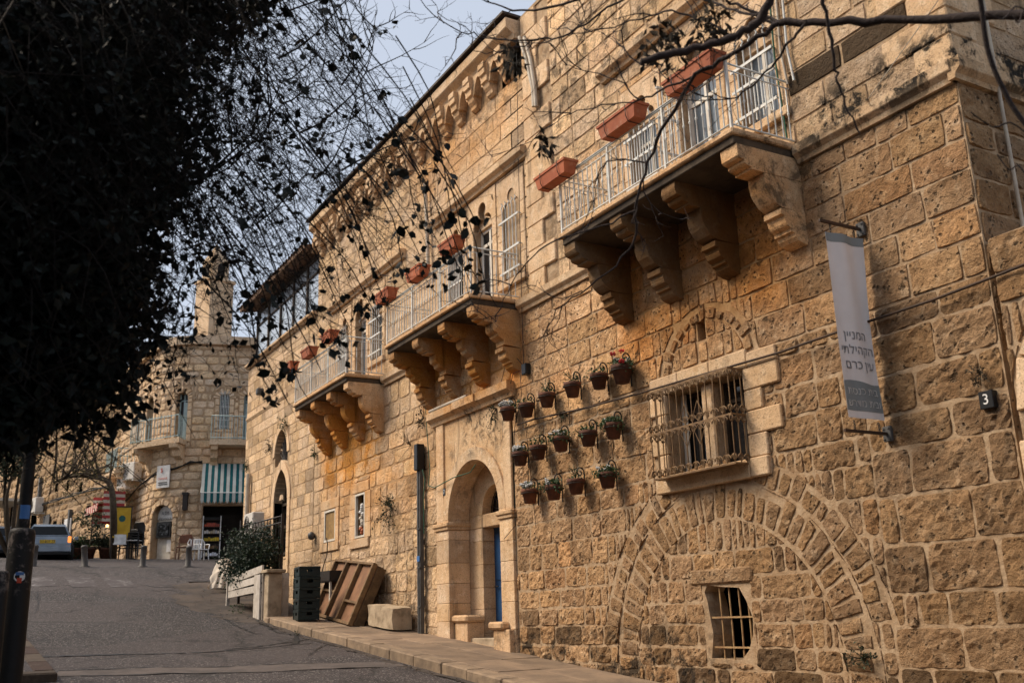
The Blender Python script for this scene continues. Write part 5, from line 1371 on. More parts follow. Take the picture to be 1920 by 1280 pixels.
# ================================================================ things on the facade
rg = random.Random(61)
def leaf_quads(mb, pts, size, rg, lo=.6, hi=1.3, up=0.0, aspect=.6, hue=.12, oval=False):
    for p in pts:
        p = Vector(p); d = Vector((rg.gauss(0, 1), rg.gauss(0, 1), rg.gauss(0, 1) + up)).normalized(); s_ = d.orthogonal().normalized()
        s_ = (Matrix.Rotation(rg.uniform(0, 6.28), 3, d) @ s_); n = d.cross(s_); L = size * rg.uniform(.6, 1.3); w = L * aspect * .5
        b = rg.uniform(lo, hi); h = rg.uniform(-hue, hue); c = (b * (1 + h), b, b * (1 - h))
        if oval:
            m1, m2 = p + d * L * .25 + n * L * .05, p + d * L * .62 + n * L * .07
            mb.add([p, m1 + s_ * w * .9, m2 + s_ * w * .85, p + d * L, m2 - s_ * w * .85, m1 - s_ * w * .9, (m1 + m2) / 2 - n * L * .06], [(0, 1, 2, 3, 6), (0, 6, 3, 4, 5)], c)
        else:
            mid = p + d * L * .45 + n * L * .08
            mb.add([p, mid + s_ * w, p + d * L, mid - s_ * w], [(0, 1, 2, 3)], c)
def ball_pts(c, r, n, rg, flat=1.0):
    out = []
    while len(out) < n:
        v = Vector((rg.uniform(-1, 1), rg.uniform(-1, 1), rg.uniform(-1, 1)))
        if v.length <= 1: out.append(Vector(c) + Vector((v.x * r, v.y * r, v.z * r * flat)))
    return out
def flower_blob(mb, c, r, rg, n=7):
    for p in ball_pts(c, r, n, rg, .7):
        s_ = rg.uniform(.010, .017); k = rg.uniform(.7, 1.1)
        mb.add([p + Vector(v) * s_ for v in ((0, 0, 1), (0, 0, -1), (1, 0, 0), (-1, 0, 0), (0, 1, 0), (0, -1, 0))], [(0, 2, 4), (0, 4, 3), (0, 3, 5), (0, 5, 2), (1, 4, 2), (1, 3, 4), (1, 5, 3), (1, 2, 5)], (k, k, k))
POTS = [(954, 776, 'w', 'leftmost pot of the top row, full of white flowers beside the doorway'), (989, 769, 'd', 'second pot of the top row, nearly bare, right of the white flowers'), (1027, 750, 's', 'third pot of the top row with sparse pale sprigs'),
        (1075, 731, 't', 'fourth pot of the top row with thin tall twigs'), (1125, 715, 'd', 'fifth pot of the top row with a trailing green plant'), (1168, 702, 'r', 'largest, right end of the top row with red flowers'),
        (977, 860, 'w', 'leftmost pot of the middle row with white flowers'), (1011, 848, 't', 'second pot of the middle row with a wispy plant'), (1053, 832, 'g', 'third pot of the middle row with bushy green leaves'), (1105, 822, 'd', 'fourth pot of the middle row with leaves over the left rim'), (1152, 808, 'g', 'right end pot of the middle row with spreading green leaves'),
        (995, 930, 'w', 'leftmost pot of the bottom row with white blossoms'), (1040, 923, 'g', 'second pot of the bottom row with green leaves and white specks'), (1082, 912, 't', 'third pot of the bottom row with twiggy dark plant'), (1141, 900, 'g', 'right end pot of the bottom row, set apart with trailing leaves')]
for (px, py, kind, lab) in POTS:
    p = W(px, py, -.17); sc = 1.0 if kind != 'r' else 1.15
    c = Vector((p.x, -.185, p.z)); h = .21 * sc
    t = thing('flower_pot', 'terracotta wall pot, ' + lab, 'flower pot', (c.x, c.y, c.z - h / 2), 'flower pots on the wall')
    r1, r0 = .125 * sc, .082 * sc; zb = c.z - h / 2; cc = tintv(rg, .75, 1.35, .08)
    mb = MB(); mb.lathe([(.001, 0), (r0, 0), (r1 * .93, h * .72), (r1 * 1.03, h * .72), (r1 * 1.05, h), (r1 * .9, h), (r1 * .86, h * .8)], (c.x, c.y, zb), 16, cc); mb.build('pot', 'clay_pot', t)
    mb = MB(); mb.lathe([(.001, h * .86), (r1 * .9, h * .83)], (c.x, c.y, zb), 14); mb.build('soil', 'soil', t)
    mb = MB(); xr = c.x + .015; yw = -.045; zt = c.z + .20 * sc
    mb.tube([(c.x + r1 * 1.09 * math.cos(a), c.y + r1 * 1.09 * math.sin(a), zb + h * .7) for a in [i * math.pi / 7 for i in range(15)]], .006, 5, cap=False)
    mb.tube([(xr, yw, zb - .03), (xr, yw, zt)] + [(xr, yw - .075 + .075 * (1 - t_ / 17) * math.cos(R(t_ * 32)), zt + .085 * (1 - t_ / 17) * math.sin(R(t_ * 32))) for t_ in range(1, 15)], .0105, 5)
    mb.tube([(xr, yw, zb + h * .7), (xr, c.y + r1, zb + h * .7)], .006, 5); mb.build('hook', 'black_iron', t)
    top = Vector((c.x, c.y, zb + h * 1.02)); mb = MB()
    nl = {'w': 90, 'd': 45, 's': 45, 't': 30, 'r': 170, 'g': 120}[kind]
    pts = ball_pts(top + Vector((0, 0, .03)), .13 * sc, nl, rg, .45)
    if kind in 'dg': pts += ball_pts(top + Vector((-.03, -.13, -.03)), .09, nl // 2, rg, .8)
    if kind in 'gr': pts += ball_pts(top + Vector((.10, .0, -.05)), .10, nl // 2, rg, .9)
    leaf_quads(mb, pts, .045, rg, .6, 1.4, .4, .7)
    if kind in 'ts':
        for k in range(12):
            a = rg.uniform(0, 6.28); q = top + Vector((math.cos(a) * .12, math.sin(a) * .1, rg.uniform(.10, .2))); mb.tube([top, top.lerp(q, .5) + Vector((0, 0, .02)), q], .003, 3, (.7, .55, .4)); leaf_quads(mb, [q, top.lerp(q, .7)], .035, rg)
    mb.build('plant', 'green_leaf', t)
    if kind in 'wgr' or rg.random() < .3:
        mb = MB(); n = {'w': 26, 'r': 12}.get(kind, 6)
        for p_ in ball_pts(top + Vector((0, -.04, .05)), .12 * sc, n, rg, .45): flower_blob(mb, p_, .028, rg)
        mb.build('blossoms', 'white_flower', t)
    if kind == 'r':
        mb = MB()
        for (dx, dz) in ((-.08, .17), (.13, .16), (.12, .02)): flower_blob(mb, top + Vector((dx, -.08, dz)), .04, rg, 22)
        mb.build('blossoms', 'red_flower', t)
# irrigation drip line down to the pots
mb = MB()
for (x0, y0, x1, y1) in ((985, 790, 1005, 990), (1065, 735, 1068, 800), (1140, 800, 1150, 860), (1185, 800, 1205, 870), (1040, 870, 1048, 910)):
    a, b = W(x0, y0, -.03), W(x1, y1, -.03); mb.tube([a, a.lerp(b, .5) + Vector((.02, -.01, 0)), b], .005, 4)
tag(mb.build('drip_line', 'black_cable'), 'thin black watering tubes hanging between the wall pots', 'tube')
# terracotta troughs on the balcony rails
TR = [((1042, 330), -1.06, .78, 'first balcony, far end'), ((1167, 230), -1.06, .80, 'first balcony, middle'), ((1300, 142), -1.06, .86, 'first balcony, near end under the branch'),
      ((847, 462), -1.0, .62, 'middle balcony, near end'), ((783, 514), -1.0, .62, 'middle balcony, centre'), ((724, 556), -1.0, .66, 'middle balcony, far end'),
      ((618, 632), -.96, .62, 'farthest balcony, near end'), ((580, 662), -.96, .62, 'farthest balcony, centre'), ((545, 689), -.96, .62, 'farthest balcony, far end')]
for (p, Y, L, where) in TR:
    c = W(*p, Y); t = thing('planter_trough', 'terracotta trough hung on the railing of the ' + where, 'planter', (c.x, c.y, c.z - .1), 'terracotta troughs on the balconies')
    h, w1, w0 = .19, .12, .085; mb = MB(); x0, x1 = c.x - L / 2, c.x + L / 2; z0, z1 = c.z - h / 2, c.z + h / 2
    def ringv(dx, w, z): return [(x0 + dx, c.y - w, z), (x1 - dx, c.y - w, z), (x1 - dx, c.y + w, z), (x0 + dx, c.y + w, z)]
    rs = [ringv(.05, w0, z0), ringv(.015, w1 - .012, z1 - .035), ringv(.0, w1, z1 - .033), ringv(-.003, w1 + .003, z1), ringv(.015, w1 - .015, z1), ringv(.02, w1 - .02, z1 - .03)]
    vs = [v for r_ in rs for v in r_]; fs = [(3, 2, 1, 0)] + [(4 * i + k, 4 * i + (k + 1) % 4, 4 * i + 4 + (k + 1) % 4, 4 * i + 4 + k) for i in range(5) for k in range(4)] + [(20, 21, 22, 23)]
    mb.add(vs, fs, tintv(rg, .85, 1.15, .05)); mb.build('trough', 'terracotta', t)
    m2 = MB()
    for x in (c.x - L * .28, c.x + L * .28): m2.tube([(x, c.y + w1 + .03, z1), (x, c.y - w1 - .006, z1 + .008), (x, c.y - w1 * .98, z0 + .06), (x, c.y - w0, z0 - .012), (x, c.y + w1, z0 - .012)], .0055, 5)
    m2.build('hanger', 'black_iron', t)
    m3 = MB(); m3.box(x0 + .03, x1 - .03, c.y - w1 + .025, c.y + w1 - .025, z1 - .045, z1 - .032); m3.build('soil', 'soil', t)
# banner on two arms
bn = thing('hanging_banner', 'tall white and grey cloth banner with Hebrew lettering between two iron arms', 'banner', (-6.4725, -.3, 3.3))
bx = -6.4725; y0, y1, z0, z1 = -.565, -.055, 3.42, 5.30
def banner_x(y, z):
    k = (z - z0) / (z1 - z0); return bx + .018 * math.sin(y * 19 + 2 * k) * (.35 + .65 * k) + .012 * math.sin(z * 2.6)
def banner_sheet(name, za, zb, mat, ya=y0, yb=y1, off=0.0, wav=0.0):
    mb = MB(); nx, nz = 14, 24; vs = []
    for s in (1, -1):
        for j in range(nz + 1):
            for i in range(nx + 1):
                y = ya + (yb - ya) * i / nx; zt_ = zb + (wav * math.sin((y - y0) * 11) if wav else 0); z = za + (zt_ - za) * j / nz
                sag = .012 * math.sin(math.pi * (z - z0) / (z1 - z0))
                yy = y + (sag if i == 0 else -sag if i == nx else 0)
                vs.append((banner_x(yy, z) + s * (.0015 + off), yy, z))
    n1 = (nx + 1) * (nz + 1); f = [(j * (nx + 1) + i, j * (nx + 1) + i + 1, (j + 1) * (nx + 1) + i + 1, (j + 1) * (nx + 1) + i) for j in range(nz) for i in range(nx)]
    mb.add(vs, f + [tuple(n1 + q for q in g[::-1]) for g in f], sm=True); return mb.build(name, mat, bn)
banner_sheet('cloth', z0, z1, 'banner_white')
banner_sheet('top_hem', z1 - .09, z1 + .004, 'banner_grey', off=.002); banner_sheet('lower_panel', z0 + .07, z0 + .36, 'banner_grey', off=.002, wav=.016)
def bannerM(y, z, k=0.012): return Matrix(((0, 0, 1, bx + k + .02), (1, 0, 0, y), (0, 1, 0, z), (0, 0, 0, 1)))
ym = (y0 + y1) / 2
def conform(o, off):
    for v in o.data.vertices: v.co.x = banner_x(v.co.y, v.co.z) + .004 + off + (.001 if v.co.x > bx + .03 else 0)
for (txt, size, z, mat, yy) in (('\u05d1\u05d9\u05ea \u05db\u05e0\u05e1\u05ea', .105, z0 + .265, 'white_text', ym), ('\u05d5\u05d1\u05d9\u05ea \u05de\u05d3\u05e8\u05e9', .105, z0 + .145, 'white_text', ym),
                                ('\u05d4\u05de\u05e0\u05d9\u05d9\u05df', .125, z0 + .83, 'banner_text', ym), ('\u05d4\u05e7\u05d4\u05d9\u05dc\u05ea\u05d9', .125, z0 + .68, 'banner_text', ym + .01), ('\u05e2\u05d9\u05df \u05db\u05e8\u05dd', .125, z0 + .53, 'banner_text', ym + .02)):
    o = text_obj('lettering', txt[::-1], size, bannerM(yy, z), mat, bn, .0004); conform(o, .0025)
for (z, s) in ((z1 + .115, 1), (z0 - .13, -1)):
    mb = MB(); mb.box(bx - .012, bx + .012, -.63, .0, z - .014, z + .014); ar_ = mb.build('arm', 'rust_cable', bn)
    m2 = MB(); m2.box(bx - .05, bx + .05, -.05, -.012, z - .075, z + .075, bev=.006); m2.build('wall_plate', 'conduit', ar_)
    for (dx, dz) in ((-.03, .05), (.03, .05), (-.03, -.05), (.03, -.05)):
        m2 = MB(); m2.lathe([(.001, .012), (.010, .010), (.010, 0)], (0, 0, 0), 6); xf(m2, Matrix.Translation((bx + dx, -.05, z + dz)) @ Matrix.Rotation(R(90), 4, 'X')); m2.build('bolt', 'conduit', ar_)
    for y in (y0 + .08, y1 - .09):
        for k in range(3):
            m2 = MB(); zc_ = z - s * (.022 + k * .032); rr = .016
            m2.tube([(bx + (rr * .55 * math.cos(R(a)) if k % 2 else 0), y + (0 if k % 2 else rr * .55 * math.cos(R(a))), zc_ + rr * 1.25 * math.sin(R(a))) for a in range(0, 361, 45)], .0045, 4, cap=False); m2.build('chain_link', 'black_iron', bn)
# house numbers
def number_plate(px, py, txt, w, h, lab, Y=-.07):
    p = W(px, py, Y); mb = MB(); mb.box(p.x - w / 2, p.x + w / 2, Y - .006, Y + .08, p.z - h / 2, p.z + h / 2, bev=.004); o = tag(mb.build('number_plate', 'plate_black'), lab, 'house number')
    text_obj('numeral', txt, h * .85, Matrix(((1, 0, 0, p.x), (0, 0, -1, Y - .0075), (0, 1, 0, p.z), (0, 0, 0, 1))), 'white_text', o, .001)
number_plate(1849, 749, '3', .135, .155, 'black square plate with a white number three on the rough wall')
number_plate(833, 922, '7', .10, .13, 'small dark plate with the number seven left of the arched doorway', -.06)
# cables and pipes
def cable(name, label, pts, r, mat, Y=-.06, cat='cable', n=6):
    mb = MB(); P = [W(p[0], p[1], p[2] if len(p) > 2 else Y) for p in pts]; mb.tube(P, r, n); return tag(mb.build(name, mat), label, cat)
cable('wall_cable', 'dark cable running across the rough facade from the crack to the pots', [(1935, 490), (1860, 520), (1750, 562), (1600, 612), (1460, 661), (1300, 707), (1200, 737), (1100, 764), (1000, 786), (970, 796)], .014, 'rust_cable', -.085)
m_ = bpy.data.objects['wall_cable']
cable('hanging_wire', 'thin dark wire dropping from the roof past the second balcony to the junction box', [(968, 70), (972, 300), (978, 560), (982, 690)], .006, 'black_cable', -.08)
cable('hanging_wire', 'looped thin wire over the doorway cornice', [(985, 690), (970, 672), (950, 676), (940, 715), (952, 740), (962, 700), (975, 695), (978, 740), (965, 800), (964, 930), (966, 985), (945, 1010)], .0055, 'black_cable', -.09)
p = W(985, 692, -.08); mb = MB(); mb.box(p.x - .07, p.x + .07, -.12, -.02, p.z - .09, p.z + .09, bev=.012); tag(mb.build('junction_box', 'black_plastic'), 'small black junction box above the pots', 'junction box')
for k in range(2):
    cable('drain_pipe', ['cream', 'thinner cream'][k] + ' drain pipe at the joint between the two houses', [(974 + k * 9, 70), (986 + k * 8, 110), (999 + k * 4, 165), (1001 + k * 4, 200)], .035, 'pvc_pipe', -.09, 'pipe', 8)
cable('drain_pipe', 'cream rain pipe on the middle house between the upper window groups', [(797, 345), (801, 430), (803, 520)], .04, 'pvc_pipe', -.09, 'pipe', 8)
cable('wall_pipe', 'pale horizontal pipe stub left of the doorway cornice', [(806, 772), (840, 757), (876, 742)], .035, 'pvc_pipe', -.14, 'pipe', 8)
cable('green_cable', 'green cable hanging beside the doorway and looping over the arch', [(797, 745), (800, 800), (806, 880), (803, 910), (815, 914), (850, 895), (882, 885), (892, 870)], .009, 'green_cable', -.12)
cable('green_cable', 'green cable running down the conduit', [(792, 880), (797, 900), (794, 930), (795, 1000)], .009, 'green_cable', -.16)
# conduit with switch box
base = W(790, 1192, -.10); ct = thing('cable_conduit', 'grey steel conduit with a black box, rising from the pavement by the doorway', 'conduit', (base.x, -.1, zs(base.x)))
topz = W(787, 835, -.1).z; mb = MB()
mb.box(base.x - .065, base.x - .002, -.15, -.05, zs(base.x) - .02, topz - .45, bev=.008); mb.box(base.x + .002, base.x + .05, -.135, -.055, zs(base.x) - .02, topz - .4, bev=.008); mb.build('pipe', 'conduit', ct)
mb = MB(); mb.box(base.x - .075, base.x + .075, -.20, -.04, topz - .48, topz + .02, bev=.012); mb.build('switch_box', 'black_plastic', ct)
mb = MB(); mb.box(base.x - .067, base.x + .052, -.153, -.149, 2.72, 2.82); mb.build('sticker', 'sticker_blue', ct)
for z in (1.9, 2.6, 3.3): mb = MB(); mb.box(base.x - .075, base.x + .06, -.156, -.04, z, z + .02); mb.build('clamp', 'conduit', ct)
mb = MB(); mb.box(base.x - .26, base.x - .09, -.12, -.02, topz - .42, topz - .22, bev=.01); mb.build('meter_box', 'conduit', ct)
# window cable and small lamp on the middle house
cable('window_cable', 'short cable from the slatted window down to the grill', [(612, 1008), (614, 1018), (613, 1040), (606, 1062), (603, 1075)], .012, 'black_cable', -.1)
p = W(585, 1012, -.08); mb = MB(); mb.lathe([(.001, .0), (.06, .02), (.09, .10), (.07, .17), (.001, .2)], (p.x, -.1, p.z), 10); tag(mb.build('wall_lamp', 'conduit'), 'small grey lamp on the wall above the crates', 'lamp')
p = W(487, 734, -.1); mb = MB(); mb.box(p.x - .1, p.x + .1, -.2, 0, p.z - .1, p.z + .1, bev=.03); tag(mb.build('wall_lamp', 'conduit'), 'small grey floodlight high on the lower house', 'lamp')
p0, p1 = Vector((XA1 + .06, .55, 6.75)), Vector((XA1 + .06, .55, 4.75))
mb = MB(); mb.tube([p0 + Vector((0, 0, 4)), p0, p1], .019, 8); tag(mb.build('drain_pipe', 'pvc_pipe'), 'pale thin pipe down the corner side wall', 'pipe')
mb = MB(); mb.tube([(XA1 + .05, -.05, 6.68 + k * .7) if k else (XA1 - .9, -.14, 6.69) for k in range(6)], .006, 4); tag(mb.build('corner_wire', 'pvc_pipe'), 'thin pale wire along the house corner', 'wire')
# cables on the upper corner of the first balcony
for k, (dx, m_, lab) in enumerate(((0, 'green_cable', 'green cable beside the near window of the first balcony'), (.10, 'pvc_pipe', 'cream conduit beside the near window of the first balcony'), (.2, 'white_iron', 'white pipe at the near end of the first balcony'))):
    mb = MB(); x = -7.32 + dx; mb.tube([(x, -.05, 10.5), (x + .01, -.05, 9), (x - .02, -.06, 7.9), (x + .02, -.05, 7.45 if k else 6.8)], .012 + .004 * (k > 0), 5); tag(mb.build('wall_cable', m_), lab, 'cable')
# plants rooted in the wall
def wall_weed(px, py, r, n, lab, mat='weed_dry', droop=0.0, leafs=.05):
    c = W(px, py, -.02); t = thing('wall_plant', lab, 'plant', (c.x, 0, c.z)); mb = MB(); ends = []
    for k in range(n):
        a = rg.uniform(0, 6.28); L = r * rg.uniform(.5, 1.1); e = c + Vector((math.cos(a) * L * .9, -abs(rg.gauss(0, .35)) * r - .03, math.sin(a) * L - droop * L))
        m = c.lerp(e, .5) + Vector((0, -.03, .04 * r)); mb.tube([c, m, e], [.006, .004, .002], 3); ends += [e, m, c.lerp(e, .75), m.lerp(e, .25)]
        for q in range(2): f = e + Vector((rg.gauss(0, .2), rg.gauss(0, .1), rg.gauss(0, .2))) * r; mb.tube([m, f], .002, 3); ends += [f, m.lerp(f, .6)]
    mb.build('stems', 'weed_dry', t); m2 = MB(); leaf_quads(m2, ends, leafs, rg, .5, 1.2); m2.build('leaves', mat, t)
wall_weed(735, 952, .42, 30, 'dry dark shrub growing out of the wall left of the conduit', 'far_dark_leaf', .1)
wall_weed(795, 783, .2, 12, 'dry sprigs above the conduit box', 'weed_dry'); wall_weed(770, 835, .4, 10, 'thin dry twigs on the wall left of the conduit box', 'weed_dry', 0, .02)
wall_weed(712, 722, .22, 14, 'green tuft at the near end of the farthest balcony', 'far_dark_leaf', .5); wall_weed(538, 797, .25, 14, 'small green tuft above the lunette', 'green_leaf'); wall_weed(593, 850, .15, 10, 'tiny green tuft under the farthest balcony', 'green_leaf')
wall_weed(508, 838, .2, 12, 'brown dry tuft left of the lunette', 'weed_dry'); wall_weed(931, 765, .2, 14, 'dark trailing ivy on the right half of the doorway panel', 'far_dark_leaf', .9, .04); wall_weed(1060, 772, .12, 8, 'dark moss patch below the top row of pots', 'far_dark_leaf', .9, .04); wall_weed(1838, 700, .12, 9, 'dark weed in the crack above number three', 'weed_dry', .3, .03)
wall_weed(1622, 1235, .16, 14, 'small dark weed at the foot of the big relieving arch', 'far_dark_leaf', -.2, .035); wall_weed(466, 872, .2, 12, 'green tuft at the far edge of the lower house', 'green_leaf')
wall_weed(640, 345, .5, 26, 'dry bush growing on the roof cornice', 'weed_dry', -.6, .05)
def tuft(c, r, n, lab, mat='green_leaf', leafs=.05):
    t = thing('weed', lab, 'plant', c); mb = MB(); pts = ball_pts(Vector(c) + Vector((0, 0, r * .6)), r, n, rg, .8); leaf_quads(mb, pts, leafs, rg, .5, 1.2, .5); mb.build('leaves', mat, t)

# ================================================================ things on the pavement and verge
def onpave(px, py): p = GR(px, py, 0, zs); return Vector((p.x, p.y, zs(p.x)))
# stack of dark crates
c = onpave(574, 1163); c.x += .0
for k in range(5):
    t = thing('plastic_crate', ['bottom', 'second lowest', 'middle', 'second highest', 'top'][k] + ' dark green plastic crate of the stack on the pavement', 'crate', (c.x, c.y, c.z + k * .215), 'crates stacked on the pavement')
    h = .21; M = TF((c.x, c.y, c.z + k * .215 + .004), R(-6 + rg.uniform(-2, 2))); mb = MB(); w, d = .27, .20
    mb.box(-w, w, -d, d, 0, .015, M=M); 
    for s in (-1, 1):
        mb.box(-w, w, s * d - .008, s * d + .008, .02, .10, M=M); mb.box(-w, -.08, s * d - .008, s * d + .008, .10, .16, M=M); mb.box(.08, w, s * d - .008, s * d + .008, .10, .16, M=M)
        mb.box(s * w - .008, s * w + .008, -d + .01, d - .01, .02, .10, M=M); mb.box(s * w - .008, s * w + .008, -d + .01, -.06, .10, .16, M=M); mb.box(s * w - .008, s * w + .008, .06, d - .01, .10, .16, M=M)
        for q in (-1, 1): mb.box(s * w - .02, s * w + .012, q * d - .02, q * d + .012, .0, h - .012, M=M)
    mb.build('body', 'crate_green', t)
    mb = MB()
    for s in (-1, 1): mb.box(-w - .015, w + .015, s * d - .018, s * d + .018, .16, h, M=M, bev=.005); mb.box(s * w - .018, s * w + .018, -d + .02, d - .02, .161, h - .001, M=M, bev=.005)
    mb.build('rim', 'crate_green', t)
# old barbecue behind
c2 = onpave(612, 1150); c2.y = -.35; c2.x = -21.3; c2.z = zs(c2.x)
t = thing('barbecue', 'rusty black barbecue tray on pale legs behind the pallet', 'barbecue', c2); M = TF(c2, R(4)); mb = MB()
mb.box(-.42, .42, -.2, .2, .72, .74, M=M); mb.box(-.42, .42, -.21, -.19, .74, .95, M=M); mb.box(-.42, .42, .19, .21, .74, .95, M=M); mb.box(-.43, -.41, -.19, .19, .74, .95, M=M); mb.box(.41, .43, -.19, .19, .74, .95, M=M); mb.build('tray', 'black_iron', t)
for (x, y) in ((-.36, -.16), (.36, -.16), (-.36, .16), (.36, .16)): m2 = MB(); m2.box(x - .02, x + .02, y - .02, y + .02, 0, .72, M=M); m2.build('leg', 'white_frame', t)
# wooden pallet leaning on the wall
pa, pb = onpave(588, 1153), onpave(657, 1174)
t = thing('wooden_pallet', 'brown wooden pallet leaning on its edge against the wall beside the crates', 'pallet', pb)
e = Vector((pb.x - pa.x, pb.y - pa.y, 0)); L = e.length; e.normalize(); up = Vector((.25, .42, 1.0)); up = (up - e * up.dot(e)).normalized(); nn = e.cross(up); e.z = (pb.z - pa.z) / L
if nn.y > 0: nn = -nn
Mp = Matrix(((e.x, up.x, nn.x, pa.x), (e.y, up.y, nn.y, pa.y), (e.z, up.z, nn.z, pa.z + .01), (0, 0, 0, 1))); Hh = 1.28; L = max(L, 1.45)
mb = MB(); mb.box(.02, L - .02, .02, Hh - .02, -.05, -.035, M=Mp); mb.build('board', 'pallet_ply', t)
for (a, b, c_, d, nm) in ((0, .07, 0, Hh, 'rail'), (L - .08, L, 0, Hh, 'rail'), (L * .34 - .04, L * .34 + .04, .06, Hh - .05, 'slat'), (L * .66 - .04, L * .66 + .04, .06, Hh - .05, 'slat')):
    m2 = MB(); m2.box(a, b, c_, d, -.034, .06, tintv(rg, .7, 1.15), Mp, .008); m2.build(nm, 'pallet_wood', t)
for (a, b, c_, d) in ((.07, L - .08, 0, .06), (.07, L - .08, Hh - .05, Hh), (.07, L * .34 - .04, .55, .6), (L * .66 + .04, L - .08, .42, .47)):
    m2 = MB(); m2.box(a, b, c_, d, -.034, .05, tintv(rg, .7, 1.15), Mp, .006); m2.build('crosspiece', 'pallet_wood', t)
m2 = MB(); m2.box(L - .10, L - .002, .03, Hh - .03, -.25, -.052, (.6, .6, .6), Mp, .01); m2.build('side_board', 'pallet_wood', t)
m2 = MB(); m2.box(.0, L - .1, Hh - .06, Hh - .01, -.22, -.052, (.8, .8, .8), Mp, .01); m2.build('top_board', 'pallet_wood', t)
# cut stone block on the pavement
c = onpave(735, 1180); mb = MB(); vs = []
nb1, nb2, nb3 = 8, 4, 4; bm_l, bm_d, bm_h = 1.12, .42, .40
faces = []
def blockpt(u, v, w):
    p = Vector(((u - .5) * bm_l, (v - .5) * bm_d, w * bm_h)); q = mno.noise_vector(p * 5) * .022 + mno.noise_vector(p * 14) * .008
    cn = (abs(u - .5) > .49) + (abs(v - .5) > .49) + (w > .99)
    if cn >= 2: p = p + Vector((-.015 if u > .5 else .015, -.015 if v > .5 else .015, -.015 if w > .5 else 0))
    return TF((c.x - .12, -.32, zs(c.x - .12) + .035), R(2)) @ (p + q + Vector((0, 0, -.0869 * p.x)))
for fn, n1, n2 in ((lambda a, b: (a, 0, b), nb1, nb3), (lambda a, b: (a, 1, b), nb1, nb3), (lambda a, b: (0, a, b), nb2, nb3), (lambda a, b: (1, a, b), nb2, nb3), (lambda a, b: (a, b, 1), nb1, nb2), (lambda a, b: (a, b, 0), nb1, nb2)):
    vs = [blockpt(*fn(i / n1, j / n2)) for i in range(n1 + 1) for j in range(n2 + 1)]
    mb.add(vs, [(i * (n2 + 1) + j, (i + 1) * (n2 + 1) + j, (i + 1) * (n2 + 1) + j + 1, i * (n2 + 1) + j + 1) for i in range(n1) for j in range(n2)], sm=True)
tag(mb.build('stone_block', 'cut_stone'), 'pale rough stone block lying on the pavement below the wall shrub', 'stone')
# white timber planter with a bush, stone post, gate
pc = GR(495, 1160); pz = gz(pc.x)
t = thing('timber_planter', 'tilted white painted timber planter at the end of the pavement', 'planter', (pc.x - 1, -1, pz))
xa, xb = -25.2, -22.25; ya, yb = -1.55, -1.0
for k in range(3):
    m2 = MB(); z_ = .20 + k * .16; vs = []
    for (x, y) in ((xa, ya), (xb, ya - .02)):
        zz = gz(x) + z_ * (1.0 if x == xa else 1.28) + (.0 if x == xa else .36)
        vs += [(x, y - .02, zz), (x, y + .02, zz), (x, y + .02, zz + .152), (x, y - .02, zz + .152)]
    m2.add(vs, [(0, 1, 2, 3), (7, 6, 5, 4), (0, 4, 5, 1), (1, 5, 6, 2), (2, 6, 7, 3), (3, 7, 4, 0)], tintv(rg, .85, 1.1, .03)); m2.build('board', 'white_wood', t)
zt = gz(xb) + 1.0
for k in range(4):
    m2 = MB(); y = ya - .03 + k * .15; m2.box(xb - .01, xb + .03, y + .003, y + .147, gz(xb) - .02, zt, tintv(rg, .85, 1.1, .03)); m2.build('end_board', 'white_wood', t)
for k in range(3):
    m2 = MB(); x = xb - .48 + k * .155; m2.box(x + .003, x + .150, ya - .075, ya - .042, gz(xb) - .02, zt - .02, tintv(rg, .85, 1.1, .03)); m2.build('end_board', 'white_wood', t)
m2 = MB(); m2.box(xa - .03, xa + .03, ya - .05, ya + .03, gz(xa) - .05, gz(xa) + .75); m2.build('corner_post', 'white_wood', t)
m2 = MB(); m2.box(xa + .05, xb - .5, ya + .03, yb, gz(xa) + .3, gz(xa) + .62); m2.build('soil', 'soil', t)
sp_ = GR(509, 1158); 
sp_ = Vector((-21.95, -1.42, 0)); t = thing('stone_post', 'square stone gate post with a flat cap between planter and pavement', 'post', (sp_.x, sp_.y, gz(sp_.x)))
mb = MB(); mb.box(sp_.x - .16, sp_.x + .14, sp_.y - .15, sp_.y + .15, gz(sp_.x) - .05, gz(sp_.x) + 1.02, bev=.015); mb.build('shaft', 'cut_stone', t)
mb = MB(); mb.box(sp_.x - .26, sp_.x + .22, sp_.y - .21, sp_.y + .21, gz(sp_.x) + 1.02, gz(sp_.x) + 1.09, bev=.012); mb.build('cap', 'cut_stone', t)
tuft((pc.x - 1.2, -1.72, gz(pc.x - 1.2)), .2, 70, 'green weeds growing under the tilted planter', 'green_leaf'); tuft((-19.1, -1.8, gz(-19.1)), .06, 26, 'small weeds at the kerb by the road joint', 'far_dark_leaf', .04)
mb = MB(); mb.box(-21.75, -21.45, -.9, -.6, zs(-21.6) - .02, zs(-21.6) + .28, bev=.01); tag(mb.build('dark_box', 'black_plastic'), 'small black box on the ground behind the stone post', 'box')
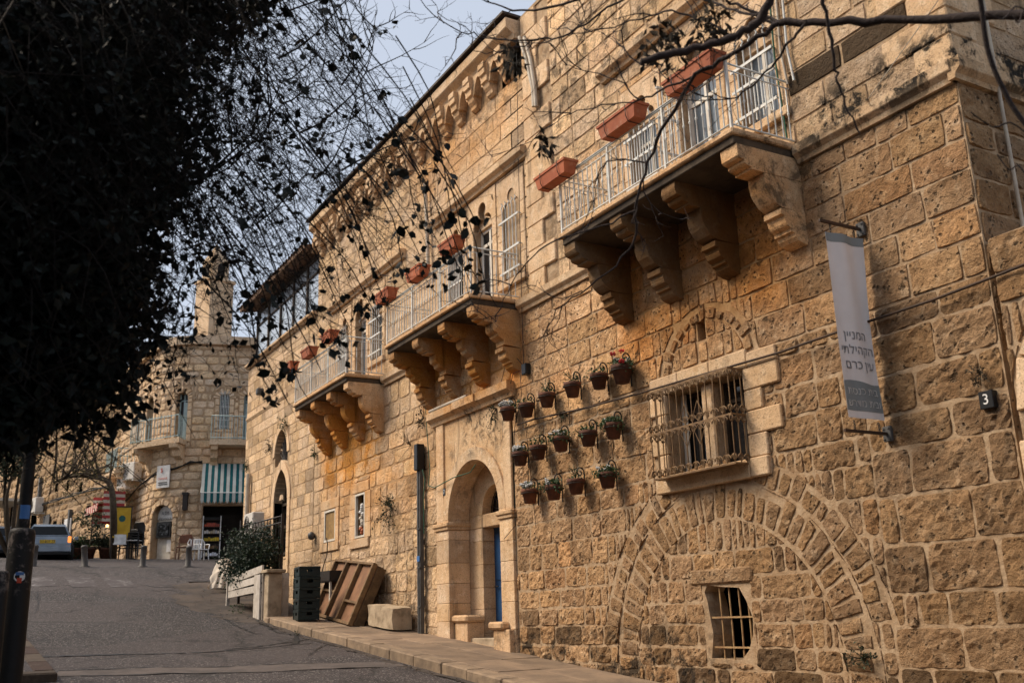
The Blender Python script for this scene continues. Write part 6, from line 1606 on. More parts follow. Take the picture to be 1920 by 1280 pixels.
# iron gate
g0 = Vector((-25.4, -1.25)); g1 = Vector((-23.6, -.75)); t = thing('iron_gate', 'dark iron gate of upright bars behind the leafy bush', 'gate', (g0.x, g0.y, gz(g0.x)))
mb = MB(); zb_, zt_ = gz(-24.5) + .35, gz(-24.5) + 2.05
for z in (zb_, zt_, zt_ - .15): mb.tube([(g0.x, g0.y, z), (g1.x, g1.y, z + .1)], .02, 5)
for p_ in (g0, g1): mb.box(p_.x - .03, p_.x + .03, p_.y - .03, p_.y + .03, gz(p_.x), zt_ + .15)
mb.build('frame', 'black_iron', t)
for k in range(1, 14):
    p_ = g0.lerp(g1, k / 14); m2 = MB(); m2.tube([(p_.x, p_.y, zb_), (p_.x, p_.y, zt_ + .06)], .011, 5); m2.build('bar', 'black_iron', t)
# bush in the planter
t = thing('leafy_bush', 'dark leafy bush with white specks filling the timber planter', 'bush', (-24.2, -1.25, gz(-24.2)))
mb = MB(); m2 = MB(); base = Vector((-24.0, -1.25, gz(-24.2) + .5))
for k in range(80):
    a = rg.uniform(0, 6.28); top = base + Vector((rg.uniform(-1.6, .8), rg.uniform(-.45, .5), rg.uniform(.25, 1.45))); mid = base.lerp(top, .5) + Vector((rg.gauss(0, .12), rg.gauss(0, .08), .15)); s_ = base + Vector(((top.x - base.x) * .5, 0, 0))
    mb.tube([s_, mid, top], [.012, .008, .003], 4)
    for q in range(130): f = rg.uniform(.25, 1.05); p_ = (mid.lerp(top, (f - .5) * 2) if f > .5 else s_.lerp(mid, f * 2)); m2_p = p_ + Vector((rg.gauss(0, .11), rg.gauss(0, .11), rg.gauss(0, .10))); leaf_quads(m2, [m2_p], .075, rg, .45, 1.5, .2, .55, .12, True)
mb.build('branches', 'twig', t); m2.build('leaves', 'bush_leaf', t)
# white cloth over something behind the planter
cp = GR(405, 1106); t0_ = Vector((cp.x + .2, cp.y + .15, gz(cp.x))); mb = MB(); vs = []; nu, nv = 36, 26
hx, hy = Vector((ray(405, 1100).x, ray(405, 1100).y)).normalized(), None
sx_ = Vector((hx.y, -hx.x)); PATH = [(.32, .10), (.24, .45), (.06, .80), (-.05, .84), (-.20, .62), (-.38, .50), (-.52, .30), (-.66, .03)]
for j in range(nv + 1):
    f = j / nv * (len(PATH) - 1); i0 = min(int(f), len(PATH) - 2); k = f - i0; d_ = PATH[i0][0] * (1 - k) + PATH[i0 + 1][0] * k; h_ = PATH[i0][1] * (1 - k) + PATH[i0 + 1][1] * k
    drop = 1 - h_ / .85
    for i in range(nu + 1):
        u = i / nu - .5; wd_ = .56 + .30 * drop; edge = (abs(u) * 2) ** 3
        fold = .055 * math.sin(u * 26 + 2.2 * mno.noise(Vector((u * 3, j * .12, 2)))) * drop + .10 * mno.noise(Vector((u * 4, j * .18, 7))) * (.4 + drop)
        p_ = Vector((t0_.x, t0_.y)) + sx_ * (u * wd_ + .05 * mno.noise(Vector((j * .3, u * 2, 1)))) + hx * (-d_ * 1.0 * -1 + fold)
        zz = max(.012, h_ - edge * .32 * (1 - drop) - .06 * abs(u) + .07 * mno.noise(Vector((u * 5, j * .25, 4)))); vs.append((p_.x, p_.y, t0_.z + zz))
fs = [(j * (nu + 1) + i, j * (nu + 1) + i + 1, (j + 1) * (nu + 1) + i + 1, (j + 1) * (nu + 1) + i) for j in range(nv) for i in range(nu)]
mb.add(vs, fs, sm=True); tag(mb.build('draped_cloth', 'cloth'), 'cream cloth draped in folds over a chair by the bush', 'cloth')
ch = t0_ + Vector((.15, .25, 0)); t = thing('wooden_chair', 'dark wooden chair back poking out above the cream cloth', 'chair', ch); mb = MB()
for x in (-.2, .2): mb.tube([(ch.x + x, ch.y, ch.z), (ch.x + x + .03, ch.y + .05, ch.z + 1.25)], .022, 5)
mb.build('back_post', 'brown_chair', t)
for z in (.95, 1.08, 1.2): m2 = MB(); m2.box(ch.x - .19, ch.x + .22, ch.y + .03, ch.y + .055, ch.z + z, ch.z + z + .06); m2.build('back_slat', 'brown_chair', t)
ac_unit('air_conditioner', 'white outdoor unit on a bracket at the far end of the lower house', W(468, 1000, -.35) + Vector((.4, 0, -.1)), R(0), s=1.1)
cable('drain_pipe', 'cream pipe above the outdoor unit of the lower house', [(466, 888), (464, 930), (463, 966)], .07, 'pvc_pipe', -.1, 'pipe', 8)

# ================================================================ at the crossing
# bollards
first = None
for k, px in enumerate((62, 159, 267, 352)):
    g = GR(px, 1062); labs = ['dark iron bollard beside the silver car, first in the row', 'leaning dark bollard right of the parked car', 'dark bollard in front of the stacked black chairs', 'dark bollard in front of the white plastic chairs']
    t = thing('bollard', labs[k], 'bollard', (g.x, g.y, gz(g.x)), 'bollards along the crossing'); lean = (.05 if k == 1 else -.01)
    mb = MB(); mb.lathe([(.11, -.05), (.11, .02), (.095, .03), (.092, .58), (.10, .59), (.10, .63), (.06, .665), (.001, .67)], (0, 0, 0), 12); xf(mb, TF((g.x, g.y, gz(g.x))) @ Matrix.Rotation(lean * 2, 4, 'X')); mb.build('post', 'bollard_iron', t)
    mb = MB(); mb.lathe([(.16, -.02), (.16, .012), (.11, .02)], (g.x, g.y, gz(g.x) + .003), 12); mb.build('base_plate', 'bollard_iron', t)
# cars
def car(label, px, py, dist_hint, heading, paint, plate=None, lights=True):
    g = GR(px, py); z = gz(g.x); t = thing('parked_car', label, 'car', (g.x, g.y, z)); M = TF((g.x, g.y, z), heading)      # +Y forward, rear at y=0
    low = [(0.0, .30), (.0, .62), (.03, .86), (.10, .92), (2.9, .92), (4.0, .74), (4.18, .55), (4.18, .28), (3.75, .22), (.2, .22)]
    hw = .85
    def sec(poly, w0, w1, zlo, zhi):
        mb = MB(); n = len(poly); W_ = lambda z_: w0 + (w1 - w0) * max(0, min(1, (z_ - zlo) / (zhi - zlo)))
        vs = [M @ Vector((-W_(b), a, b)) for a, b in poly] + [M @ Vector((W_(b), a, b)) for a, b in poly]
        ins = [M @ Vector((-W_(b) + .07, a + (.03 if a < 2 else -.03), b)) for a, b in poly]
        mb.add(vs, [tuple(range(n))[::-1], tuple(range(n, 2 * n))], sm=False); mb.add(vs, [(i, (i + 1) % n, n + (i + 1) % n, n + i) for i in range(n)]); return mb
    sec(low, .84, .80, .3, .92).build('body', paint, t)
    cab = [(.06, .90), (.30, 1.26), (.50, 1.37), (1.0, 1.42), (1.9, 1.39), (3.0, .90)]
    sec(cab, .79, .52, .9, 1.42).build('cabin', paint, t)
    m2 = MB(); m2.add([M @ Vector(v) for v in ((-.69, .070, .95), (.69, .070, .95), (.545, .275, 1.27), (-.545, .275, 1.27))], [(0, 1, 2, 3)]); m2.build('rear_window', 'car_glass', t)
    for s in (-1, 1):
        m2 = MB(); m2.add([M @ Vector((s * (w + .012), a, b)) for (w, a, b) in ((.765, .40, .95), (.565, .62, 1.33), (.565, 1.75, 1.33), (.76, 2.6, .95))], [(0, 1, 2, 3)]); m2.build('side_window', 'car_glass', t)
        for y in (.72, 3.35):
            m3 = MB(); m3.lathe([(.001, .0), (.30, .0), (.32, .03), (.32, .17), (.30, .2), (.001, .2)], (0, 0, 0), 16); xf(m3, M @ Matrix.Translation((s * .72, y, .31)) @ Matrix.Rotation(R(90) * s, 4, 'Y')); wh = m3.build('wheel', 'rubber', t)
            m4 = MB(); m4.lathe([(.001, .125), (.19, .12), (.2, .1)], (0, 0, 0), 14); xf(m4, M @ Matrix.Translation((s * .74, y, .31)) @ Matrix.Rotation(R(90) * s, 4, 'Y')); m4.build('rim', 'silver_paint', wh)
        m2 = MB(); m2.box(s * .76 - .06, s * .76 + .06, -.02, .06, .64, .88, M=M, bev=.02); m2.build('tail_light', 'tail_light' if (lights and s > 0) else 'goods_red', t)
        m2 = MB(); m2.box(s * .93 - .08, s * .93 + .08, 2.35, 2.45, .92, 1.06, M=M, bev=.02); m2.build('wing_mirror', paint, t)
    m2 = MB(); m2.box(-.82, .82, -.06, .1, .28, .52, M=M, bev=.04); m2.build('bumper', paint, t)
    m2 = MB(); m2.box(-.80, .80, -.03, .06, .20, .29, M=M); m2.build('lower_bumper', 'rubber', t)
    if plate:
        m2 = MB(); m2.box(-.27, .27, -.035, -.015, .62, .75, M=M); pl = m2.build('number_plate', 'plate_yellow', t)
        text_obj('numerals', plate, .13, M @ Matrix(((1, 0, 0, 0), (0, 0, -1, -.037), (0, 1, 0, .685), (0, 0, 0, 1))), 'dark_text', pl, .001)
    return t
hd = lambda px: math.atan2(ray(px, 1048).y, ray(px, 1048).x) - R(90)
car('silver estate car with yellow number plate and one lit tail light', 86, 1049, 53, hd(86) - R(3), 'silver_paint', '57 809 73')
car('dark blue car parked ahead, half hidden by the striped post', 22, 1045, 58, hd(20) + R(12), 'blue_car_paint', None, False)
car('pale car at the left edge with a red tail light', -4, 1044, 60, hd(0) + R(4), 'red_car_paint', None, False)
def at_d(px, py, d=45.0):
    if px > 215: d = 42.6 if px > 330 else 43.6
    r_ = ray(px, py); h = math.hypot(r_.x, r_.y); x, y = CAM.x + r_.x / h * d, CAM.y + r_.y / h * d; return Vector((x, y, gz(x)))
def plastic_chair(c, rz, mat, lab, s=1.0, kind=0, group=None):
    t = thing('chair', lab, 'chair', c, group); M = TF(c, rz, s); mb = MB(); mb.box(-.23, .23, -.22, .22, .42, .45, M=M, bev=.012); mb.build('seat', mat, t)
    for (x, y) in ((-.2, -.2), (.2, -.2), (-.2, .2), (.2, .2)): m2 = MB(); m2.tube([M @ Vector((x * 1.15, y * 1.15, 0)), M @ Vector((x, y, .43))], .022, 5); m2.build('leg', mat, t)
    m2 = MB(); m2.tube([M @ Vector(v) for v in ((-.22, .21, .44), (-.23, .27, .75), (-.16, .29, .88), (.16, .29, .88), (.23, .27, .75), (.22, .21, .44))], .024, 5); m2.build('back_frame', mat, t)
    if kind == 0:
        for x in (-.1, 0, .1): m2 = MB(); m2.box(x - .03, x + .03, .245, .26, .46, .87, M=M); m2.build('back_slat', mat, t)
        for sx in (-1, 1): m2 = MB(); m2.tube([M @ Vector(v) for v in ((sx * .23, .24, .66), (sx * .26, .0, .66), (sx * .25, -.22, .64), (sx * .22, -.21, .44))], .02, 5); m2.build('armrest', mat, t)
    else:
        m2 = MB(); m2.box(-.2, .2, .245, .27, .6, .86, M=M); m2.build('backrest', mat, t)
    return t
fr = math.atan2(-DH.y, -DH.x) + R(90)
plastic_chair(at_d(377, 1047), fr + R(25), 'white_plastic', 'white plastic garden chair nearer the goods rack', .95, 0, 'white plastic chairs'); plastic_chair(at_d(363, 1047), fr + R(10), 'white_plastic', 'white plastic garden chair beside the brown wooden chair', .95, 0, 'white plastic chairs')
plastic_chair(at_d(344, 1047), fr - R(10), 'brown_chair', 'brown wooden chair against the wall right of the bank machine', 1.15, 1)
c = at_d(252, 1047)
for k in range(7): plastic_chair(c + Vector((rg.uniform(-.02, .02), rg.uniform(-.02, .02), k * .10)), fr - R(20), 'black_plastic', ['lowest', 'second', 'third', 'fourth', 'fifth', 'sixth', 'topmost'][k] + ' black chair of the stack left of the bank machine', 1.0, 1, 'stacked black chairs')
c = at_d(238, 1047)
for k in range(4): plastic_chair(c + Vector((0, 0, k * .10)), fr - R(40), 'black_plastic', ['lowest', 'second', 'third', 'topmost'][k] + ' black chair of the shorter stack beside the yellow stand', 1.0, 1, 'stacked black chairs')
c = at_d(224, 1047); t = thing('yellow_stand', 'yellow drinks poster stand by the cafe tables', 'stand', c); M = TF(c, fr, 1.0)
mb = MB(); mb.box(-.32, .32, -.03, .03, .85, 2.05, M=M); mb.build('panel', 'yellow_panel', t); mb = MB(); mb.box(-.36, -.32, -.04, .04, 0, 2.1, M=M); mb.box(.32, .36, -.04, .04, 0, 2.1, M=M); mb.box(-.32, .32, -.04, .04, 2.05, 2.1, M=M); mb.build('frame', 'black_iron', t)
mb = MB(); mb.add([M @ Vector((.13 * math.cos(a) , -.032, 1.6 + .13 * math.sin(a))) for a in [i * .52 for i in range(12)]], [tuple(range(12))]); mb.build('emblem', 'green_tea', t)
mb = MB(); mb.box(-.25, .25, -.35, -.1, .55, .6, M=M); mb.box(-.22, .22, -.3, -.27, .6, .95, M=M); mb.build('menu_shelf', 'white_plastic', t)
for k, (px, h, mat, lab) in enumerate(((283, .0, '', ''),)): pass
def cafe_table(px, lab):
    c = at_d(px, 1047); t = thing('cafe_table', lab, 'table', c); mb = MB(); mb.lathe([(.001, .74), (.35, .74), (.36, .72), (.001, .70)], c, 14); mb.build('top', 'white_plastic', t); mb = MB(); mb.lathe([(.2, 0), (.2, .02), (.025, .05), (.025, .7)], c, 8); mb.build('pedestal', 'black_iron', t)
cafe_table(246, 'small round white cafe table behind the stacked chairs')
def potted(px, py, h, r, lab, mat='far_dark_leaf', trunk=.4, n=500, potm='clay_pot'):
    c = at_d(px, py); t = thing('potted_plant', lab, 'potted plant', c); mb = MB(); mb.lathe([(.001, 0), (.18, 0), (.25, .35), (.27, .36), (.27, .42), (.22, .42), (.001, .38)], c, 12); mb.build('pot', potm, t)
    mb = MB(); mb.tube([c + Vector((0, 0, .38)), c + Vector((.04, .03, h * .5)), c + Vector((0, 0, h - r * .5))], [.04, .03, .015], 5); mb.build('trunk', 'far_trunk', t)
    m2 = MB(); pts = []
    for k in range(7): cc = c + Vector((rg.gauss(0, r * .5), rg.gauss(0, r * .5), h - r + rg.gauss(0, r * .55))); pts += ball_pts(cc, r * .55, n // 7, rg)
    leaf_quads(m2, pts, .11, rg, .45, 1.3); m2.build('crown', mat, t)
potted(166, 1049, 2.0, .62, 'potted citrus tree with dark round crown by the old row'); potted(150, 1050, .95, .35, 'low potted fern in front of the citrus tree', 'green_leaf'); potted(196, 1047, 1.1, .36, 'dark potted bush next to the cafe terrace'); potted(140, 1048, .8, .3, 'small clay pot of greenery left of the citrus tree', 'green_leaf'); potted(205, 1048, .7, .3, 'low clay pot under the red striped awning')
c = at_d(183, 1049); t = thing('bench', 'low dark wooden bench among the pots', 'bench', c); M = TF(c, fr + R(10)); mb = MB(); mb.box(-.7, .7, -.2, .2, .42, .47, M=M); mb.build('seat', 'dark_wood', t)
for x in (-.6, .6): m2 = MB(); m2.box(x - .04, x + .04, -.18, .18, 0, .42, M=M); m2.build('leg', 'dark_wood', t)
m2 = MB(); m2.box(-.7, .7, .18, .22, .55, .8, M=M); m2.build('backrest', 'dark_wood', t)
mb = MB(); c = at_d(192, 1048); mb.tube([c, c + Vector((0, 0, .95)), c + DR * .35 + Vector((0, 0, 1.15)), c + DR * .9 + Vector((0, 0, 1.25))], .03, 6); tag(mb.build('handrail', 'conduit'), 'bent grey handrail beside the yellow stand', 'handrail')
c = Vector(mapD(aD(246), zD(975), 1.0)); mb = MB(); mb.lathe([(.001, -.05), (.06, -.03), (.07, .05), (.001, .09)], c, 10); tag(mb.build('hanging_lamp', 'lamp_glow'), 'small lit lamp under the red striped awning', 'lamp')
# the street wire
mb = MB(); a = Vector(mapE(aE(-10), zE(0, 838), .5)); b = Vector(mapD(2.5, zD(832), .3)); n_ = 14
mb.tube([a.lerp(b, i / n_) - Vector((0, 0, 1.2 * math.sin(math.pi * i / n_))) for i in range(n_ + 1)], .018, 4); tag(mb.build('street_wire', 'green_cable'), 'thin green wire sagging across the far crossing', 'wire')
# foreground post on the left pavement
pp = CAM + ray(42, 1000).normalized() * 10; px_, py_ = pp.x, pp.y; g = gz(px_) + .11; zt = pp.z + .045
t = thing('sign_post', 'tall black painted steel post with paper remains and stickers at the left edge', 'post', (px_, py_, g))
mb = MB(); mb.lathe([(.125, -.1), (.112, .05), (.108, zt - g - .04), (.100, zt - g - .012), (.08, zt - g), (.055, zt - g + .004)], (px_, py_, g), 20); mb.build('sleeve', 'post_paint', t)
mb = MB(); mb.lathe([(.054, zt - g - .05), (.052, 5.2)], (px_, py_, g), 14); mb.build('pole', 'post_paint', t)
def wrap(name, z0, z1, r, px_off, mat, wa=.9):
    mb = MB(); to = math.atan2(CAM.y - py_, CAM.x - px_) + px_off; vs = []
    for z in (z0, z1):
        for i in range(7): a = to + wa * (i / 6 - .5); vs.append((px_ + r * math.cos(a), py_ + r * math.sin(a), z))
    mb.add(vs, [(i, i + 1, 8 + i, 7 + i) for i in range(6)], sm=True); return mb.build(name, mat, t)
def zpx(y): return pp.z + (1000 - y) * 10.3 / FPX
wrap('sticker', zpx(977), zpx(955), .0545, .1, 'sticker_blue', 1.7)
mb = MB(); to = math.atan2(CAM.y - py_, CAM.x - px_); ctr = Vector((px_, py_, zpx(1068))); vs = []
for i in range(14):
    a = 2 * math.pi * i / 14; th = to + .1 + .42 * math.cos(a); vs.append((px_ + .1105 * math.cos(th), py_ + .1105 * math.sin(th), ctr.z + .045 * math.sin(a)))
mb.add(vs, [tuple(range(14))], sm=True); mb.build('round_sticker', 'white_plastic', t)
wrap('sticker_mark', zpx(1078), zpx(1070), .1115, .1, 'red_text', .35); wrap('sticker_mark', zpx(1066), zpx(1061), .1115, .1, 'sticker_blue', .6)
p2 = CAM + ray(3, 1070).normalized() * 9.6; t = thing('short_post', 'short dark post behind the tall black post', 'post', (p2.x, p2.y, gz(p2.x) + .11)); mb = MB(); g = gz(p2.x) + .11
mb.lathe([(.07, 0), (.065, p2.z - g - .02), (.05, p2.z - g), (.001, p2.z - g + .005)], (p2.x, p2.y, g), 14); mb.build('post', 'post_paint', t); mb = MB(); mb.lathe([(.11, 0), (.11, .015), (.075, .02)], (p2.x, p2.y, g), 14); mb.build('base_plate', 'post_paint', t)
# ================================================================ trees
rg = random.Random(77)
def CP(px, py, d): return AT(px, py, d)
def smooth_path(P, n=4):
    out = []
    for i in range(len(P) - 1):
        p0, p1, p2, p3 = P[max(i - 1, 0)], P[i], P[i + 1], P[min(i + 2, len(P) - 1)]
        for k in range(n):
            t = k / n; out.append(.5 * ((2 * p1) + (p2 - p0) * t + (2 * p0 - 5 * p1 + 4 * p2 - p3) * t * t + (-p0 + 3 * p1 - 3 * p2 + p3) * t ** 3))
    out.append(P[-1]); return out
def interp(x, xs, ys):
    if x <= xs[0]: return ys[0]
    for i in range(len(xs) - 1):
        if x <= xs[i + 1]: return ys[i] + (ys[i + 1] - ys[i]) * (x - xs[i]) / (xs[i + 1] - xs[i])
    return ys[-1]
# --- dense weeping tree over the left pavement
T1 = thing('weeping_tree', 'dark weeping tree with dense hanging twigs over the left of the street', 'tree', (-4.2, -10.6, gz(-4.2)))
root = Vector((-4.2, -10.6, gz(-4.2) - .1))
mb = MB(); fork = Vector((-4.5, -9.9, 3.1))
mb.tube(smooth_path([root, root + Vector((.05, .1, 1.2)), Vector((-4.35, -10.2, 2.3)), fork]), [.22 - .006 * i for i in range(13)], 10); mb.build('trunk', 'bark', T1)
LOB = [(-120, 60, 6.2, .75), (90, 40, 6.6, .75), (270, 0, 6.6, .5), (400, -90, 6.8, .5), (-110, 260, 6.0, .75), (90, 240, 6.2, .72), (230, 230, 6.2, .5), (-100, 450, 6.0, .7), (90, 440, 6.0, .62), (190, 400, 6.1, .42),
       (30, 600, 6.0, .55), (150, 600, 6.0, .42), (-90, 640, 5.9, .6), (60, 690, 6.0, .36), (165, 690, 6.1, .32), (-30, 720, 5.9, .3), (210, 560, 6.1, .28), (-20, 480, 7.2, .9), (60, 160, 7.4, 1.0)]
mb = MB()
for (px, py, d, r) in LOB:
    e = CP(px, py, d); m = fork.lerp(e, .5) + Vector((rg.gauss(0, .15), rg.gauss(0, .15), .35)); mb.tube(smooth_path([fork, m, e], 4), [.075, .07, .06, .05, .042, .034, .026, .018, .012], 6)
mb.build('limbs', 'bark', T1)
lv = MB(); tw = MB()
for (px, py, d, r) in LOB:
    c = CP(px, py, d); n = int(2300 * r * r / .36); pts = []
    for q in range(n):
        v = Vector((rg.gauss(0, 1), rg.gauss(0, 1), rg.gauss(0, 1))).normalized() * r * (rg.random() ** .42); pts.append(c + Vector((v.x, v.y, v.z * 1.05 - .08)))
    leaf_quads(lv, pts, .085, rg, .35, 1.1, -.4, .55)
    for q in range(int(26 * r / .5)):
        a = c + Vector((rg.gauss(0, r * .5), rg.gauss(0, r * .5), rg.gauss(0, r * .5))); tw.tube([a, a + Vector((rg.gauss(0, .12), rg.gauss(0, .12), -.2)), a + Vector((rg.gauss(0, .2), rg.gauss(0, .2), -.5))], [.006, .004, .002], 3)
XB_, YB_ = [-200, 230, 300, 400, 560, 620, 700, 800, 870, 885], [800, 770, 715, 700, 742, 650, 585, 500, 440, 100]
def inside(x, y): return y < interp(x, XB_, YB_) and (x < 600 or y > (x - 600) * .95 - 60)
ns = 0; tries = 0
while ns < 690 and tries < 8000:
    tries += 1
    sx = rg.uniform(-60, 640); sy = rg.uniform(-160, 430) - .10 * sx
    if rg.random() < max(0, sx / 640) ** 1.4 * .72: continue
    th = R(rg.gauss(54, 11)); Lp = rg.uniform(170, 520); d = rg.uniform(5.2, 7.6); bend = rg.gauss(.35, .55); P = []; x, y = sx, sy; m = 9; ok = True
    for k in range(m + 1):
        P.append(CP(x, y, d + rg.gauss(0, .012) + .25 * math.sin(k * .4 + ns)))
        if not inside(x, y): break
        a = th + bend * (k / m - .3) * 1.4 + .22 * math.sin(k * 1.1 + ns * 1.7) + rg.gauss(0, .09); x += math.cos(a) * Lp / m; y += math.sin(a) * Lp / m
    if len(P) < 5: continue
    ns += 1; r0 = rg.uniform(.0020, .0046); tw.tube(P, [r0 * (1 - .7 * i / len(P)) for i in range(len(P))], 3, cap=False)
    dens = 1.0 if sx < 330 else .5
    for k in range(2, len(P)):
        for q in range(2 if rg.random() < dens else 1):                   # short side twigs with tiny leaves
            s_ = P[k - 1].lerp(P[k], rg.random()); a = rg.uniform(-1.6, 1.0); L = rg.uniform(.04, .22); e = s_ + (_r * math.cos(a) - _u * math.sin(a) * .9 + _f * rg.gauss(0, .5)) * L
            tw.tube([s_, e], [.0018, .0011], 3, cap=False)
            if rg.random() < (.55 if sx < 250 else .20 if sx < 430 else .14): leaf_quads(lv, [e, s_.lerp(e, .6)] if sx < 330 else [e], .036, rg, .4, 1.1, -.3, .5, .12, True)
    if rg.random() < .5 * dens: leaf_quads(lv, [P[-1] + Vector((rg.gauss(0, .03), rg.gauss(0, .03), rg.gauss(0, .03))) for _ in range(6)], .055, rg, .4, 1.1, -.5, .7)
# round-leaved ends on the right fringe
RL = [(640, 120), (700, 180), (690, 260), (720, 330), (560, 250), (600, 330), (650, 420), (690, 470), (745, 500), (700, 560), (795, 300), (820, 265), (770, 380), (810, 420), (850, 400), (880, 470), (905, 420), (870, 520), (905, 520), (560, 450), (520, 520), (600, 500), (500, 620), (540, 690), (520, 700), (590, 600), (640, 570), (430, 600), (470, 560), (760, 440), (735, 250), (660, 80), (620, 30), (580, 90), (540, 150), (845, 330), (830, 470), (720, 540), (560, 650), (480, 680)]
for (x, y) in RL:
    c = CP(x + rg.gauss(0, 8), y + rg.gauss(0, 8), rg.uniform(5.6, 7.0)); pts = ball_pts(c, rg.uniform(.05, .12), rg.randint(3, 7), rg); leaf_quads(lv, pts, .068, rg, .4, 1.2, -.9, .75, .12, True)
    s_ = c + (-_r * rg.uniform(.25, .6) + _u * rg.uniform(.5, 1.0)); tw.tube(smooth_path([s_, s_.lerp(c, .5) + _r * .06, c, c + _r * .08 - _u * .16], 3), [.005] * 3 + [.004] * 3 + [.003] * 3 + [.0015], 4, cap=False)
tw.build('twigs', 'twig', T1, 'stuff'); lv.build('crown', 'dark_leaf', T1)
# bare upright twigs of the same tree against the sky
mb = MB()
def grow(x, y, d, ang, L, r, lev):
    P = [CP(x, y, d)]; n = 6; a = ang
    for k in range(n):
        a += rg.gauss(0, .16) + (.10 if lev < 2 else .03) * math.sin(ang - a + 1.2); x += math.cos(a) * L / n; y -= math.sin(a) * L / n; d += rg.gauss(0, .03)
        P.append(CP(x, y, d))
        if lev < 3 and k > 0 and rg.random() < .8: grow(x, y, d, a + rg.choice((-1, 1)) * rg.uniform(.4, .95), L * rg.uniform(.35, .6), r * .6, lev + 1)
    mb.tube(P, [r * (1 - .75 * i / n) for i in range(n + 1)], 4, cap=False)
grow(300, 380, 7.3, R(18), 300, .012, 0); grow(300, 380, 7.3, R(32), 330, .012, 0)
for (x, y, a, L) in ((560, 250, 15, 260), (600, 330, 28, 240), (640, 160, 48, 130), (520, 110, 25, 260), (640, 320, 12, 180), (480, 420, 10, 260), (520, 30, 10, 220)): grow(x, y, 7.2, R(a), L, .009, 1)
mb.build('bare_branches', 'twig', T1, 'stuff')
# --- bare tree reaching in from the right
T3 = thing('bare_tree', 'bare tree whose dark limbs reach in over the first balcony from the right', 'tree', (1.4, -3.6, gz(1.4)))
mb = MB(); b0 = Vector((1.4, -3.6, gz(1.4) - .1)); k0 = CP(2250, -160, 5.2)
mb.tube(smooth_path([b0, b0 + Vector((0, .05, 1.5)), b0 + Vector((-.15, .1, 3.4)), k0]), [.2 - .01 * i for i in range(13)], 10); mb.build('trunk', 'branch_bark', T3)
LIMB = [([(2250, -160, 5.2), (2080, -10, 5.3), (1920, 26, 5.4), (1700, 36, 5.6), (1560, 42, 5.7), (1462, 44, 5.8)], .052, .038),
        ([(1462, 44, 5.8), (1405, 82, 5.8), (1350, 118, 5.9), (1305, 142, 5.9), (1253, 225, 6.0), (1215, 306, 6.1), (1194, 385, 6.1), (1188, 452, 6.2), (1140, 512, 6.2), (1070, 560, 6.3), (1030, 605, 6.3), (1012, 640, 6.3)], .030, .004),
        ([(2080, -120, 5.2), (1700, -60, 5.4), (1480, -40, 5.6), (1440, 8, 5.6), (1412, 50, 5.6), (1370, 72, 5.6), (1300, 92, 5.6), (1240, 106, 5.6), (1203, 122, 5.6)], .055, .036),
        ([(1462, 44, 5.8), (1420, 25, 5.9), (1370, 5, 6.0), (1330, -20, 6.0)], .018, .012),
        ([(1462, 44, 5.8), (1400, 28, 5.9), (1352, 10, 6.1), (1300, -10, 6.2)], .012, .008),
        ([(1305, 142, 5.9), (1240, 168, 6.0), (1200, 188, 6.0), (1130, 200, 6.1), (1070, 212, 6.2), (1030, 240, 6.3)], .014, .003),
        ([(1192, 395, 6.1), (1130, 425, 6.2), (1055, 445, 6.3), (1000, 480, 6.3), (960, 535, 6.4), (930, 590, 6.4), (880, 598, 6.4)], .013, .004),
        ([(1510, 38, 5.7), (1490, 70, 5.7), (1462, 105, 5.8), (1430, 140, 5.8), (1390, 175, 5.9), (1360, 187, 5.9), (1320, 180, 5.9), (1300, 160, 5.9)], .011, .003),
        ([(1360, 60, 5.7), (1320, 40, 5.8), (1260, 20, 5.9), (1200, 36, 6.0), (1110, 60, 6.1), (1060, 66, 6.2)], .010, .003),
        ([(1535, -30, 5.3), (1545, 20, 5.3), (1558, 75, 5.3), (1568, 130, 5.3), (1572, 160, 5.3), (1590, 210, 5.3), (1612, 250, 5.3)], .020, .008),
        ([(1500, -60, 5.6), (1330, -30, 5.9), (1190, -10, 6.0), (1100, 45, 6.1), (1040, 72, 6.1), (975, 76, 6.2), (900, 66, 6.3), (850, 55, 6.3), (800, 15, 6.4), (780, -20, 6.4)], .016, .004),
        ([(1150, -20, 6.0), (1050, 10, 6.1), (960, 18, 6.2), (900, -5, 6.3), (870, -30, 6.3)], .011, .003),
        ([(1010, 75, 6.2), (950, 95, 6.2), (900, 98, 6.3), (880, 80, 6.3)], .006, .002),
        ([(1215, 306, 6.1), (1150, 300, 6.2), (1120, 330, 6.3), (1112, 395, 6.3), (1110, 420, 6.3)], .007, .002),
        ([(1200, 188, 6.0), (1160, 150, 6.1), (1090, 130, 6.2), (1055, 120, 6.2)], .006, .002)]
br = MB()
for (P, r0, r1) in LIMB:
    pts = smooth_path([CP(*p) for p in P], 4); n = len(pts); pts = [p + Vector((rg.gauss(0, .006), rg.gauss(0, .006), rg.gauss(0, .006))) if 0 < i < n - 1 else p for i, p in enumerate(pts)]
    br.tube(pts, [(r0 + (r1 - r0) * i / (n - 1)) * (.52 if r0 > .012 else .8) * rg.uniform(.9, 1.12) for i in range(n)], 8)
br.build('limbs', 'branch_bark', T3)
tw = MB()
def twig3(p, dirv, L, r, lev):
    P = [p]; dv = dirv.normalized(); n = 5
    for k in range(n):
        dv = (dv + Vector((rg.gauss(0, .22), rg.gauss(0, .22), rg.gauss(0, .22) + .05))).normalized(); p = p + dv * L / n; P.append(p)
        if lev < 2 and rg.random() < .45: twig3(p, dv + Vector((rg.gauss(0, .7), rg.gauss(0, .7), rg.gauss(0, .7))), L * .5, r * .65, lev + 1)
    tw.tube(P, [r * (1 - .7 * i / n) for i in range(n + 1)], 4, cap=False)
